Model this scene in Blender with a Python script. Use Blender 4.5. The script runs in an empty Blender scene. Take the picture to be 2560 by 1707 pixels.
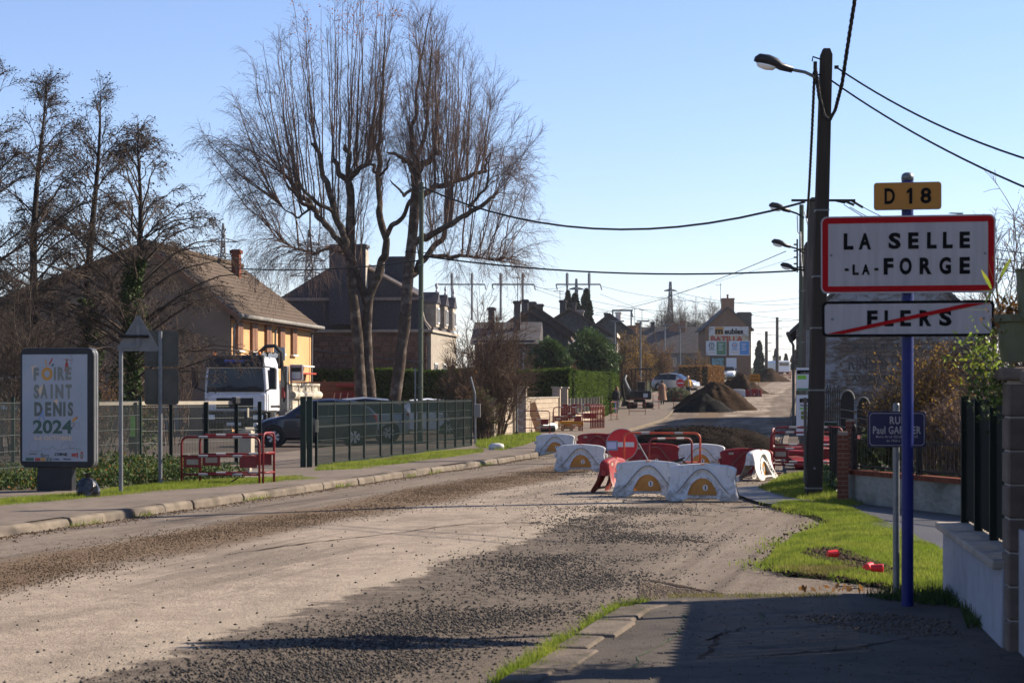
import bpy, bmesh, math, random
import numpy as np
from mathutils import Vector, Matrix
random.seed(7); rng = np.random.default_rng(7)
SC = bpy.context.scene
COL = SC.collection
R = math.radians
# ------------------------------------------------------------------ camera, sky, sun, exposure
F = 4978.0            # focal length in pixels of the 2560 px wide photograph (70 mm lens)
EYE = 1.65
HOR = 980.0
cam = bpy.data.cameras.new('camera'); camo = bpy.data.objects.new('camera', cam); COL.objects.link(camo)
camo.location = (0, 0, EYE); camo.rotation_euler = (R(90), 0, 0)
cam.sensor_width = 36; cam.lens = 70; cam.shift_y = (HOR - 853.5) / 2560; cam.clip_start = .1; cam.clip_end = 8000
cam.dof.use_dof = True; cam.dof.focus_distance = 46; cam.dof.aperture_fstop = 8
SC.camera = camo
SUN_AZ, SUN_EL = 67, 31      # degrees to the right of the view direction, above the horizon
wd = bpy.data.worlds.new('World'); SC.world = wd; wd.use_nodes = True
wn = wd.node_tree; wn.nodes.clear()
wo = wn.nodes.new('ShaderNodeOutputWorld'); bg = wn.nodes.new('ShaderNodeBackground'); sk = wn.nodes.new('ShaderNodeTexSky')
sk.sky_type = 'NISHITA'; sk.sun_disc = False; sk.sun_elevation = R(SUN_EL); sk.sun_rotation = R(SUN_AZ)
sk.air_density = 1.0; sk.dust_density = 0.0; sk.ozone_density = 4.5; sk.altitude = 100
bg.inputs[1].default_value = 0.073
wb = wn.nodes.new('ShaderNodeMix'); wb.data_type = 'RGBA'; wb.blend_type = 'MULTIPLY'; wb.inputs[0].default_value = 1; wb.inputs[7].default_value = (1.06, .94, 1.03, 1)   # white balance
wn.links.new(sk.outputs[0], wb.inputs[6]); wn.links.new(wb.outputs[2], bg.inputs[0]); wn.links.new(bg.outputs[0], wo.inputs[0])
sl = bpy.data.lights.new('sun', 'SUN'); sl.energy = 5.0; sl.angle = R(.53); sl.color = (1, .88, .72)
so = bpy.data.objects.new('sun', sl); COL.objects.link(so)
sdir = Vector((math.sin(R(SUN_AZ)) * math.cos(R(SUN_EL)), math.cos(R(SUN_AZ)) * math.cos(R(SUN_EL)), math.sin(R(SUN_EL))))
so.rotation_euler = sdir.to_track_quat('Z', 'Y').to_euler(); so.location = (60, 20, 60)
SC.view_settings.view_transform = 'Standard'; SC.view_settings.look = 'None'
SC.view_settings.exposure = 1.25; SC.view_settings.gamma = 1
SC.view_settings.use_curve_mapping = False
SC.render.engine = 'CYCLES'
SC.cycles.max_bounces = 6; SC.cycles.transparent_max_bounces = 6

# ------------------------------------------------------------------ layout helpers
def G(y):                                  # height of the ground along the street
    t = y - 112
    if t <= 0: return 0.0
    if t < 10: return .0015 * t * t
    if y < 165: return .03 * (t - 5)
    if y < 470: return 1.44 + .019 * (y - 165)
    q = min(y - 470, 160)
    return 7.235 + .019 * (q - q * q / 320)
def at(u, v, Y): return Vector(((u - 1280) / F * Y, Y, EYE + (HOR - v) / F * Y))
def gp(u, v, z=0.0):
    Y = F * (EYE - z) / (v - HOR); return Vector(((u - 1280) / F * Y, Y, z))
K = 2560 / 2352
def gd(u, v, z=0.0): return gp(u * K, v * K, z)
_ly = [4, 10, 22.56, 50.4, 83.8, 137, 240, 450, 900]; _lx = [-10.1, -8.75, -5.8, .7, 5.0, 11.4, 28.3, 64, 140]
_ry = [4, 31, 36.8, 62.7, 137, 250, 450, 900]; _rx = [4, 4.5, 5.2, 8.5, 19.4, 37, 72, 150]
def _sm(y, a, b):
    w = min(.07 * y, 9); return float(np.mean(np.interp([y - w, y - w / 2, y, y + w / 2, y + w], a, b)))
def L(y): return _sm(y, _ly, _lx)
def RR(y): return _sm(y, _ry, _rx)

# ------------------------------------------------------------------ materials
MATS = {}
def _new(name):
    m = bpy.data.materials.new(name); m.use_nodes = True
    n = m.node_tree; n.nodes.clear()
    out = n.nodes.new('ShaderNodeOutputMaterial'); b = n.nodes.new('ShaderNodeBsdfPrincipled')
    n.links.new(b.outputs[0], out.inputs[0]); MATS[name] = m
    return m, n, b, out
def c4(c): return (c[0], c[1], c[2], 1)
def noise(n, scale, detail=4, rough=.55, vec=None, dist=0):
    t = n.nodes.new('ShaderNodeTexNoise'); t.inputs['Scale'].default_value = scale; t.inputs['Detail'].default_value = detail
    t.inputs['Roughness'].default_value = rough; t.inputs['Distortion'].default_value = dist
    if vec is not None: n.links.new(vec, t.inputs['Vector'])
    return t
def ramp(n, src, stops):
    r = n.nodes.new('ShaderNodeValToRGB'); e = r.color_ramp.elements
    while len(e) < len(stops): e.new(.5)
    for i, (p, c) in enumerate(stops):
        e[i].position = p; e[i].color = c4(c) if hasattr(c, '__len__') else (c, c, c, 1)
    n.links.new(src, r.inputs[0]); return r
def mixc(n, fac, a, b, mode='MIX'):
    m = n.nodes.new('ShaderNodeMix'); m.data_type = 'RGBA'; m.blend_type = mode
    for s, v in ((m.inputs[0], fac), (m.inputs[6], a), (m.inputs[7], b)):
        if hasattr(v, 'is_output'): n.links.new(v, s)
        elif hasattr(v, '__len__'): s.default_value = c4(v)
        else: s.default_value = v
    return m.outputs[2]
def math_(n, op, a, b=None):
    m = n.nodes.new('ShaderNodeMath'); m.operation = op
    for i, v in enumerate((a, b)):
        if v is None: continue
        if hasattr(v, 'is_output'): n.links.new(v, m.inputs[i])
        else: m.inputs[i].default_value = v
    return m.outputs[0]
def mat(name, col, rough=.75, col2=None, scale=4, detail=5, bump=0, bscale=None, metal=0, spec=.35, col3=None, scale3=40, amt3=.5,
        coords='Object', lo=.38, hi=.62, transl=0, emit=0, coat=0, stretch=None, perobj=0):
    if name in MATS: return MATS[name]
    m, n, b, out = _new(name)
    b.inputs['Roughness'].default_value = rough; b.inputs['Metallic'].default_value = metal
    b.inputs['Specular IOR Level'].default_value = spec
    if coat: b.inputs['Coat Weight'].default_value = coat; b.inputs['Coat Roughness'].default_value = .06
    tc = n.nodes.new('ShaderNodeTexCoord'); vec = tc.outputs[coords]
    if stretch:
        mp = n.nodes.new('ShaderNodeMapping'); mp.inputs['Scale'].default_value = stretch; n.links.new(vec, mp.inputs[0]); vec = mp.outputs[0]
    c = col
    if col2 is not None:
        t = noise(n, scale, detail, vec=vec); r = ramp(n, t.outputs[0], [(lo, 0.0), (hi, 1.0)])
        c = mixc(n, r.outputs[0], col, col2)
    if col3 is not None:
        t = noise(n, scale3, 3, vec=vec); r = ramp(n, t.outputs[0], [(.5, 0.0), (.66, 1.0)])
        c = mixc(n, math_(n, 'MULTIPLY', r.outputs[0], amt3), c, col3)
    if perobj:
        oi = n.nodes.new('ShaderNodeObjectInfo')
        v = math_(n, 'ADD', math_(n, 'MULTIPLY', oi.outputs['Random'], perobj), 1 - perobj / 2)
        c = mixc(n, 1.0, c, v, 'MULTIPLY')
    if hasattr(c, 'is_output'): n.links.new(c, b.inputs['Base Color'])
    else: b.inputs['Base Color'].default_value = c4(c)
    if bump:
        t = noise(n, bscale or scale * 6, 4, vec=vec); bp = n.nodes.new('ShaderNodeBump'); bp.inputs['Strength'].default_value = bump
        bp.inputs['Distance'].default_value = .02
        n.links.new(t.outputs[0], bp.inputs['Height']); n.links.new(bp.outputs[0], b.inputs['Normal'])
    if transl:
        tr = n.nodes.new('ShaderNodeBsdfTranslucent'); mx = n.nodes.new('ShaderNodeMixShader'); mx.inputs[0].default_value = transl
        if hasattr(c, 'is_output'): n.links.new(c, tr.inputs[0])
        else: tr.inputs[0].default_value = c4(c)
        n.links.new(b.outputs[0], mx.inputs[1]); n.links.new(tr.outputs[0], mx.inputs[2]); n.links.new(mx.outputs[0], out.inputs[0])
    if emit:
        b.inputs['Emission Color'].default_value = c4(col); b.inputs['Emission Strength'].default_value = emit
    return m

mat('kerb_old', (.15, .122, .098), .9, (.10, .083, .068), 3, bump=.5, bscale=40, col3=(.055, .05, .035), scale3=4, amt3=.7, perobj=.3, spec=0.06)
mat('noentry_red', (.56, .012, .022), .4, (.5, .01, .02), 3)
mat('grime', (.17, .135, .095), .9, (.10, .08, .058), 8)
mat('fence_wire', (0.0510, 0.0600, 0.0540), .45, (0.0360, 0.0450, 0.0396), 5)
mat('faded_ink', (.05, .046, .045), .9, (.12, .11, .105), 3, spec=.05)
mat('band_white', (.30, .29, .29), .6)
mat('kerb', (0.1613, 0.1330, 0.1048), .85, (0.1210, 0.1008, 0.0806), 3, bump=.35, bscale=60, col3=(0.0645, 0.0524, 0.0403), scale3=2.2, amt3=.6, perobj=.25, spec=0.06)
mat('concrete', (0.216, 0.204, 0.186), .85, (0.144, 0.138, 0.126), 2.5, bump=.3, bscale=50, col3=(0.072, 0.066, 0.060), scale3=6)
mat('pole_concrete', (0.102, 0.090, 0.078), .85, (0.066, 0.060, 0.054), 3, bump=.2, bscale=60, stretch=(1, 1, .3), spec=0.06)
mat('pole_dark', (0.041, 0.034, 0.028), .85, (0.026, 0.022, 0.019), 4, bump=.25, bscale=40, stretch=(1, 1, .15), spec=0.06)
mat('pole_green', (.10, .115, .085), .8, (.065, .075, .055), 4, bump=.2, bscale=30, stretch=(1, 1, .1), spec=0.06)
mat('block', (0.360, 0.298, 0.229), .9, (0.285, 0.236, 0.186), 2, bump=.35, bscale=80, perobj=.18, col3=(0.211, 0.174, 0.136), scale3=5, amt3=.5, spec=0.06)
mat('mortar', (.36, .33, .29), .95, (.28, .25, .22), 5)
mat('coping', (0.330, 0.288, 0.240), .85, (0.252, 0.222, 0.186), 3, bump=.2, spec=0.06)
mat('stone', (0.1920, 0.1110, 0.0796), .9, (0.1126, 0.0690, 0.0526), 4, bump=.6, bscale=25, perobj=.5, spec=0.06)
mat('stone_light', (0.336, 0.288, 0.232), .9, (0.240, 0.208, 0.168), 3, bump=.4, bscale=25, perobj=.3)
mat('mortar_stone', (0.2898, 0.2334, 0.1932), .95, (0.2093, 0.1690, 0.1449), 6, spec=0.06)
mat('slate', (0.0491, 0.0468, 0.0562), .75, (0.0796, 0.0749, 0.0819), 8, bump=.4, bscale=20, stretch=(1, 1, 3), spec=0.06)
mat('slate_far', (0.0909, 0.0849, 0.0849), .8, (0.0636, 0.0576, 0.0606), 3, bump=.3, bscale=10, spec=0.06)
mat('tile_roof', (0.0998, 0.0749, 0.0562), .85, (0.0764, 0.0577, 0.0452), 2.5, bump=.3, bscale=20, col3=(0.1248, 0.0975, 0.0757), scale3=14, amt3=.5, spec=.06)
mat('tile_far', (0.1150, 0.0828, 0.0667), .85, (0.0805, 0.0598, 0.0494), 1.5, bump=.5, bscale=8, perobj=.1, spec=0.06)
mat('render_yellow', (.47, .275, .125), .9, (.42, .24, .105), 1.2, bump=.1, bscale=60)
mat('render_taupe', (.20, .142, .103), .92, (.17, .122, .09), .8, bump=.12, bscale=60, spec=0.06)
mat('render_grey', (0.231, 0.209, 0.187), .92, (0.187, 0.171, 0.154), 1, bump=.1)
mat('render_cream', (.62, .55, .46), .92, (.52, .46, .39), 1)
mat('shutter', (.17, .075, .035), .6, (.13, .06, .03), 6)
mat('white_paint', (0.585, 0.578, 0.562), .5, (0.525, 0.517, 0.495), 4)
mat('white_dirty', (.52, .51, .49), .5, (.47, .455, .43), 5, col3=(.26, .22, .18), scale3=6, amt3=.3, bump=.04, bscale=12)
mat('red_plastic', (.235, .014, .016), .45, (.18, .012, .014), 5, col3=(.1, .03, .025), scale3=10, amt3=.3)
mat('amber_plastic', (.72, .42, .13), .5, (.6, .33, .09), 5, transl=.6)
mat('red_paint', (.185, .009, .012), .5, (.14, .008, .01), 14, col3=(.08, .03, .02), scale3=25, amt3=.35)
mat('orange_paint', (.52, .075, .03), .45, (.42, .06, .025), 12)
mat('cream', (0.330, 0.288, 0.216), .6, (0.282, 0.246, 0.186), 5)
mat('galv', (0.165, 0.170, 0.175), .45, (0.130, 0.135, 0.140), 8, metal=.5)
mat('sign_back', (0.094, 0.091, 0.077), .5, (0.061, 0.061, 0.050), 5, metal=.35, stretch=(1, 1, .4))
mat('sign_back_light', (0.165, 0.170, 0.170), .5, (0.130, 0.135, 0.135), 6, metal=.35)
mat('sign_white', (.365, .325, .318), .55, (.315, .285, .28), 2.5, stretch=(7, 1, .6), col3=(.25, .235, .22), scale3=1.5, amt3=.4, spec=.2)
mat('sign_red', (.33, .003, .006), .6, (.29, .003, .005), 3, spec=.1)
mat('sign_black', (.006, .006, .0065), .85, spec=.08)
mat('sign_amber', (0.360, 0.144, 0.005), .4, (0.330, 0.129, 0.005), 4)
mat('sign_blue', (0.010, 0.008, 0.045), .35, (0.012, 0.011, 0.051), 5)
mat('post_blue', (0.0024, 0.0098, 0.0945), .4, (0.0031, 0.0119, 0.1085), 4, spec=.22)
mat('green_fence', (0.010, 0.022, 0.016), .45, (0.013, 0.027, 0.019), 5, spec=0.2)
mat('green_dark', (.003, .007, .006), .6, (.004, .009, .007), 5, spec=.15)
mat('dark_frame', (0.0175, 0.0185, 0.0225), .4, (0.0225, 0.0235, 0.0275), 5, spec=0.2)
mat('iron', (.016, .015, .015), .5, (.022, .02, .019), 5, spec=0.06)
mat('rubber', (.013, .013, .014), .85, (.022, .021, .02), 8, spec=0.2)
mat('black_plastic', (.014, .014, .016), .5, (.02, .02, .022), 5, spec=0.2)
mat('bag', (.008, .008, .009), .28, (.012, .012, .013), 6, bump=.8, bscale=10, spec=.6)
mat('glass_dark', (.012, .016, .022), .06, spec=.8)
mat('glass_tint', (.010, .015, .022), .08, spec=.35)
mat('car_blue', (.007, .008, .02), .25, coat=.7)
mat('car_silver', (0.294, 0.322, 0.364), .3, coat=.6, metal=.25)
mat('car_white', (.7, .71, .73), .3, coat=.6)
mat('car_black', (.012, .012, .014), .25, coat=.7)
mat('truck_white', (0.544, 0.560, 0.608), .35, (0.496, 0.512, 0.552), 3, coat=.4, col3=(0.320, 0.288, 0.240), scale3=6, amt3=.3)
mat('tipper', (.60, .54, .42), .6, (.45, .39, .29), 5, col3=(.2, .15, .1), scale3=12, amt3=.6)
mat('chrome', (.6, .6, .6), .2, metal=1)
mat('rim', (.42, .42, .43), .35, metal=.6)
mat('lamp_white', (.8, .8, .78), .2)
mat('lamp_orange', (.8, .2, .03), .25)
mat('lamp_red', (.4, .01, .01), .25)
mat('brick', (0.1547, 0.0501, 0.0298), .9, (0.1130, 0.0382, 0.0247), 5, bump=.3, bscale=40, perobj=.35, spec=0.06)
mat('brick_far', (.27, .135, .085), .9, (.20, .11, .075), 5, bump=.4, bscale=16, col3=(.36, .26, .2), scale3=11, amt3=.5, stretch=(1, 1, 2.2), spec=0.06)
mat('brick_joint', (.2, .15, .12), .95)
mat('wood', (.40, .25, .14), .8, (.3, .18, .1), 6, stretch=(1, 1, .2))
mat('plank_wall', (.17, .072, .045), .8, (.13, .055, .036), 5, stretch=(.2, .2, 4))
mat('yellow_plastic', (.58, .29, .03), .5, (.48, .24, .03), 6)
mat('pipe_white', (.72, .70, .66), .4, (.6, .57, .52), 4)
mat('soil', (0.051, 0.035, 0.024), .95, (0.030, 0.022, 0.016), 4, bump=.9, bscale=14, col3=(0.078, 0.057, 0.039), scale3=22, spec=0.06)
mat('heap_brown', (0.0360, 0.0204, 0.0114), .97, (0.0240, 0.0144, 0.0087), 1.6, bump=1, bscale=9, col3=(0.0510, 0.0312, 0.0180), scale3=14, spec=0.06)
mat('heap_dark', (.0165, .012, .0095), .97, (.011, .0085, .007), 2.5, bump=1, bscale=14, col3=(.032, .024, .018), scale3=26, spec=.03)
mat('heap_grey', (0.0169, 0.0153, 0.0143), .95, (0.0111, 0.0104, 0.0101), 3, bump=1, bscale=14, col3=(0.0292, 0.0273, 0.0260), scale3=26, spec=0.06)
mat('bark_dark', (0.027, 0.021, 0.018), .95, (0.042, 0.035, 0.029), 6, bump=.9, bscale=20, stretch=(1, 1, .4), spec=0.06)
mat('bark_birch', (0.0670, 0.0508, 0.0410), .92, (0.0432, 0.0335, 0.0281), 5, bump=.5, bscale=14, col3=(0.2052, 0.1782, 0.1566), scale3=3, amt3=.45, spec=0.06)
mat('twig', (0.1020, 0.0714, 0.0629), .9, (0.1445, 0.1020, 0.0850), 2, spec=0.06)
mat('twig_alder', (0.0594, 0.0459, 0.0378), .9, (0.0878, 0.0675, 0.0540), 2, spec=0.06)
mat('twig_brown', (.085, .058, .044), .9, (.115, .078, .056), 3, spec=.06)
mat('catkin', (.075, .052, .04), .9, (.05, .036, .03), 3, transl=.15, spec=0.06)
mat('leaf_orange', (.45, .18, .07), .7, (.3, .12, .05), 3, transl=.4)
mat('leaf_brown', (0.150, 0.071, 0.026), .8, (0.210, 0.112, 0.038), 5, transl=.35, spec=0.06)
mat('leaf_ochre', (.30, .19, .04), .75, (.19, .11, .028), 3, transl=.4, spec=0.06)
mat('leaf_hedge', (.070, .105, .018), .85, (.045, .075, .014), 4, transl=.35, spec=.05)
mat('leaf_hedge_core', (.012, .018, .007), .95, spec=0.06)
mat('leaf_ever', (0.0630, 0.1020, 0.0330), .6, (0.0375, 0.0675, 0.0240), 4, transl=.25, spec=.15)
mat('leaf_conifer', (0.0144, 0.0240, 0.0128), .8, (0.0224, 0.0336, 0.0160), 3, transl=.1, spec=0.06)
mat('leaf_ivy', (0.0253, 0.0460, 0.0126), .7, (0.0506, 0.0782, 0.0207), 5, transl=.2, spec=.15)
mat('leaf_pale', (0.1260, 0.1344, 0.0756), .7, (0.0756, 0.0798, 0.0462), 5, transl=.2, spec=.15)
mat('leaf_bamboo', (.17, .25, .035), .5, (.22, .23, .03), 3, transl=.5)
mat('grass', (.150, .205, .022), .65, (.215, .245, .038), 1.3, transl=.5, spec=.12, col3=(.075, .11, .016), scale3=3, amt3=.9)
mat('grass_dry', (.20, .16, .05), .7, (.12, .12, .025), 4, transl=.4)
mat('turf', (0.035, 0.052, 0.010), .95, (0.027, 0.035, 0.010), 3, bump=.5, spec=0.06)
mat('field', (0.033, 0.042, 0.012), .95, (0.042, 0.039, 0.018), .15, bump=.3, bscale=2, spec=0.06)
mat('gravel_dark', (0.0633, 0.0575, 0.0529), .85, (0.0345, 0.0322, 0.0299), 30, spec=0.06)
mat('gravel_grey', (.115, .098, .083), .9, (.075, .064, .055), 30, spec=0.06)
mat('gravel_beige', (0.149, 0.118, 0.091), .9, (0.088, 0.069, 0.052), 30, spec=0.06)
mat('gravel_brown', (.125, .086, .055), .92, (.07, .05, .034), 9, spec=0.06)
mat('skin', (.5, .3, .22), .6)
mat('jeans', (.10, .15, .24), .85, (.07, .11, .18), 20)
mat('trousers', (.018, .024, .045), .85)
mat('cloth_black', (.012, .012, .014), .9)
mat('cloth_coat', (.24, .135, .085), .9, (.2, .11, .07), 8)
mat('cloth_mustard', (.42, .225, .035), .85, (.36, .19, .03), 8)
mat('cloth_grey', (.4, .39, .38), .9)
mat('hair_brown', (.14, .06, .028), .7, (.2, .09, .04), 10)
mat('hair_dark', (.02, .014, .011), .7)
mat('shoe', (.03, .026, .024), .7)
mat('poster', (0.2880, 0.3096, 0.3528), .25, (0.2448, 0.2808, 0.3312), 1.5)
mat('ink_dark', (0.0975, 0.1125, 0.0930), .5)
mat('ink_grey', (0.1625, 0.1688, 0.1438), .5)
mat('ink_green', (0.0392, 0.0868, 0.0672), .5)
mat('ink_orange', (0.4650, 0.2250, 0.0450), .5)
mat('ink_peach', (.55, .40, .28), .5)
mat('ink_red', (0.3360, 0.0400, 0.0280), .5)
mat('ink_navy', (.02, .03, .09), .5)
mat('ink_blue', (.16, .24, .42), .5)
mat('ink_brown', (.22, .1, .05), .5)
mat('board_white', (0.504, 0.518, 0.546), .5)
mat('board_green', (.055, .17, .085), .5)
mat('board_blue', (.045, .20, .46), .5)
mat('board_sky', (.14, .34, .42), .5, (.06, .1, .06), 1.5)
mat('paper_blue', (.42, .45, .62), .6)
mat('tape', (.17, .21, .28), .5)
mat('lime', (.16, .42, .04), .5)
mat('bin_green', (.01, .16, .03), .5)
mat('olive_pot', (.095, .10, .05), .6, (.07, .075, .04), 6)
mat('cup_red', (.6, .02, .02), .35)
mat('bead', (.5, .5, .5), .4)
def muddy(name, c1, c2, mud):
    m, n, b, out = _new(name); tc = n.nodes.new('ShaderNodeTexCoord'); v = tc.outputs['Object']; oi = n.nodes.new('ShaderNodeObjectInfo')
    va = n.nodes.new('ShaderNodeVectorMath'); va.operation = 'ADD'; n.links.new(v, va.inputs[0]); n.links.new(oi.outputs['Location'], va.inputs[1]); w = va.outputs[0]
    t = noise(n, 5, 5, .6, vec=w); c = mixc(n, ramp(n, t.outputs[0], [(.35, 0.0), (.65, 1.0)]).outputs[0], c1, c2)
    sp = n.nodes.new('ShaderNodeSeparateXYZ'); n.links.new(v, sp.inputs[0]); t2 = noise(n, 9, 8, .75, vec=w, dist=.5)
    k = math_(n, 'SUBTRACT', t2.outputs[0], math_(n, 'MULTIPLY', sp.outputs[2], .55)); c = mixc(n, ramp(n, k, [(.36, 0.0), (.52, .75)]).outputs[0], c, mud)
    mp = n.nodes.new('ShaderNodeMapping'); mp.inputs['Scale'].default_value = (9, 9, 1.2); n.links.new(w, mp.inputs[0]); t3 = noise(n, 2, 4, .6, vec=mp.outputs[0]); c = mixc(n, ramp(n, t3.outputs[0], [(.54, 0.0), (.7, .5)]).outputs[0], c, mud)
    n.links.new(c, b.inputs['Base Color']); b.inputs['Roughness'].default_value = .55; b.inputs['Specular IOR Level'].default_value = .2
def painted_wall(name, base, base2, paint, lo, hi, sc):
    m, n, b, out = _new(name); tc = n.nodes.new('ShaderNodeTexCoord'); v = tc.outputs['Object']
    mp = n.nodes.new('ShaderNodeMapping'); mp.inputs['Scale'].default_value = (1, 1, 2.0); n.links.new(v, mp.inputs[0])
    t1 = noise(n, 7, 4, vec=mp.outputs[0]); c = mixc(n, ramp(n, t1.outputs[0], [(.4, 0.0), (.6, 1.0)]).outputs[0], base, base2)
    if name == 'faded_wall':
        sx = n.nodes.new('ShaderNodeSeparateXYZ'); n.links.new(v, sx.inputs[0]); cx = n.nodes.new('ShaderNodeCombineXYZ'); n.links.new(sx.outputs[0], cx.inputs[0]); n.links.new(sx.outputs[2], cx.inputs[1])
        bt = n.nodes.new('ShaderNodeTexBrick'); bt.inputs['Scale'].default_value = 1; bt.inputs['Brick Width'].default_value = .42; bt.inputs['Row Height'].default_value = .15; bt.inputs['Mortar Size'].default_value = .012; n.links.new(cx.outputs[0], bt.inputs['Vector'])
        bt.inputs['Color1'].default_value = (.7, .7, .7, 1); bt.inputs['Color2'].default_value = (1.15, 1.1, 1.05, 1); bt.inputs['Mortar'].default_value = (.5, .5, .5, 1); c = mixc(n, 1.0, c, bt.outputs[0], 'MULTIPLY')
    t2 = noise(n, sc, 9, .7, vec=mp.outputs[0], dist=.6); t3 = noise(n, .5, 2, vec=v)
    s = math_(n, 'ADD', math_(n, 'MULTIPLY', t2.outputs[0], .6), math_(n, 'MULTIPLY', t3.outputs[0], .4))
    c = mixc(n, ramp(n, s, [(lo, 0.0), (hi, 1.0)]).outputs[0], c, paint)
    n.links.new(c, b.inputs['Base Color']); b.inputs['Roughness'].default_value = .9; b.inputs['Specular IOR Level'].default_value = .06
    bp = n.nodes.new('ShaderNodeBump'); bp.inputs['Strength'].default_value = .5; bp.inputs['Distance'].default_value = .03
    n.links.new(t1.outputs[0], bp.inputs['Height']); n.links.new(bp.outputs[0], b.inputs['Normal'])
muddy('barrier_white', (.55, .54, .525), (.49, .48, .46), (.20, .165, .125))
muddy('barrier_red', (.235, .014, .016), (.18, .012, .014), (.10, .055, .04))
painted_wall('faded_wall', (.11, .085, .07), (.165, .13, .105), (.26, .27, .29), .47, .58, 2.4)
painted_wall('gable_brick', (.20, .115, .075), (.15, .09, .062), (.30, .22, .17), .52, .72, 5)
painted_wall('stained_wall', (.20, .195, .17), (.235, .225, .195), (.085, .08, .06), .5, .68, 1.6)
painted_wall('old_sign', (.56, .55, .54), (.50, .49, .48), (.22, .17, .14), .52, .60, 4)
painted_wall('old_sign_cream', (.52, .44, .30), (.46, .39, .27), (.22, .17, .14), .53, .62, 4)

# the worn street: u = metres from the left kerb, v = metres along
def street_material():
    m, n, b, out = _new('street'); uv = n.nodes.new('ShaderNodeUVMap'); uv.uv_map = 'UVMap'
    sp = n.nodes.new('ShaderNodeSeparateXYZ'); n.links.new(uv.outputs[0], sp.inputs[0])
    geo = n.nodes.new('ShaderNodeNewGeometry'); P = geo.outputs['Position']
    mp = n.nodes.new('ShaderNodeMapping'); mp.inputs['Scale'].default_value = (1, .3, 1); n.links.new(uv.outputs[0], mp.inputs[0])
    w1 = noise(n, .55, 4, vec=mp.outputs[0]); w2 = noise(n, 2.6, 5, .65, vec=P); fine = noise(n, 55, 3, .7, vec=P); mid = noise(n, 9, 5, .65, vec=P)
    big = noise(n, .25, 3, vec=P)
    warp = math_(n, 'ADD', math_(n, 'MULTIPLY', math_(n, 'SUBTRACT', w1.outputs[0], .5), 1.5), math_(n, 'MULTIPLY', math_(n, 'SUBTRACT', w2.outputs[0], .5), .9))
    t = math_(n, 'ADD', sp.outputs[0], warp)
    def band(a0, a1, b0, b1):
        r = ramp(n, math_(n, 'DIVIDE', t, 16), [(0, 0.0), (a0 / 16, 0.0), (a1 / 16, 1.0), (b0 / 16, 1.0), (b1 / 16, 0.0)]); return r.outputs[0]
    def rp(src, lo, hi, k=1.0): return ramp(n, src, [(lo, 0.0), (hi, k)]).outputs[0]
    asph = mixc(n, rp(big.outputs[0], .35, .65), (.175, .141, .110), (.225, .182, .143))
    asph = mixc(n, rp(mid.outputs[0], .45, .7, .7), asph, (.118, .094, .073))
    asph = mixc(n, rp(w2.outputs[0], .5, .62, .6), asph, (.135, .102, .073))
    slab = mixc(n, rp(w2.outputs[0], .38, .62), (.375, .305, .235), (.285, .23, .178))
    tr = noise(n, .8, 5, .7, vec=mp.outputs[0], dist=.4); slab = mixc(n, rp(tr.outputs[0], .48, .66, .75), slab, (.165, .134, .105))
    slab = mixc(n, rp(mid.outputs[0], .52, .72, .45), slab, (.19, .153, .12))
    mt = n.nodes.new('ShaderNodeMapping'); mt.inputs['Scale'].default_value = (1, .05, 1); n.links.new(uv.outputs[0], mt.inputs[0]); tk_ = noise(n, 2.6, 5, .65, vec=mt.outputs[0], dist=.3)
    asph = mixc(n, rp(tk_.outputs[0], .50, .62, .7), asph, (.245, .20, .155)); asph = mixc(n, ramp(n, tk_.outputs[0], [(.36, .7), (.46, 0.0)]).outputs[0], asph, (.098, .078, .062))
    slab = mixc(n, ramp(n, tk_.outputs[0], [(.38, .75), (.45, 0.0)]).outputs[0], slab, (.175, .142, .112))
    c = mixc(n, band(3.2, 3.4, 6.0, 6.2), asph, slab)
    brown = mixc(n, mid.outputs[0], (.10, .064, .036), (.18, .122, .073)); brown = mixc(n, rp(w2.outputs[0], .5, .7, .6), brown, (.21, .15, .095))
    c = mixc(n, math_(n, 'MULTIPLY', band(1.55, 1.85, 3.0, 3.35), .95), c, brown)
    far = ramp(n, math_(n, 'DIVIDE', sp.outputs[1], 300), [(0, 1.0), (.075, 1.0), (.10, .35), (.16, .35), (.2, 0.0)]).outputs[0]
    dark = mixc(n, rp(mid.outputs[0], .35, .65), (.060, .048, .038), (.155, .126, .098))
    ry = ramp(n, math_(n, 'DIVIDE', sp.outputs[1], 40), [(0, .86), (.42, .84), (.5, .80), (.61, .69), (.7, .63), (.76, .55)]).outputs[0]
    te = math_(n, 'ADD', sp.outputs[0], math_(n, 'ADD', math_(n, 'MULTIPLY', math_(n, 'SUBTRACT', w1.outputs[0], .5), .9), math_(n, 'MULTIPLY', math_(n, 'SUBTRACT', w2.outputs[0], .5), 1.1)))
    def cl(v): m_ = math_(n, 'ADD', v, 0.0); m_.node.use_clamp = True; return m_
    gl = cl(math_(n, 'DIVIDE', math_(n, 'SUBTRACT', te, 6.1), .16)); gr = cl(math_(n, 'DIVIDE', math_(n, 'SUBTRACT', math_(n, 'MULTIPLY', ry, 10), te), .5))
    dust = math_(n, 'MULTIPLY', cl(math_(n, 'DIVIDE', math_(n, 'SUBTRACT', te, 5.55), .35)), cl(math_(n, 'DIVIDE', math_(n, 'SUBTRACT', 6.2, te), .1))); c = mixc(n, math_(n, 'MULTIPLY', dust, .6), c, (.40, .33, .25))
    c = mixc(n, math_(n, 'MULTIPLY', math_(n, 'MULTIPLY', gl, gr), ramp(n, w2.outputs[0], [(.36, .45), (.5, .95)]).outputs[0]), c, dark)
    c = mixc(n, rp(fine.outputs[0], .40, .72, .6), c, (.06, .048, .039))
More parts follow.
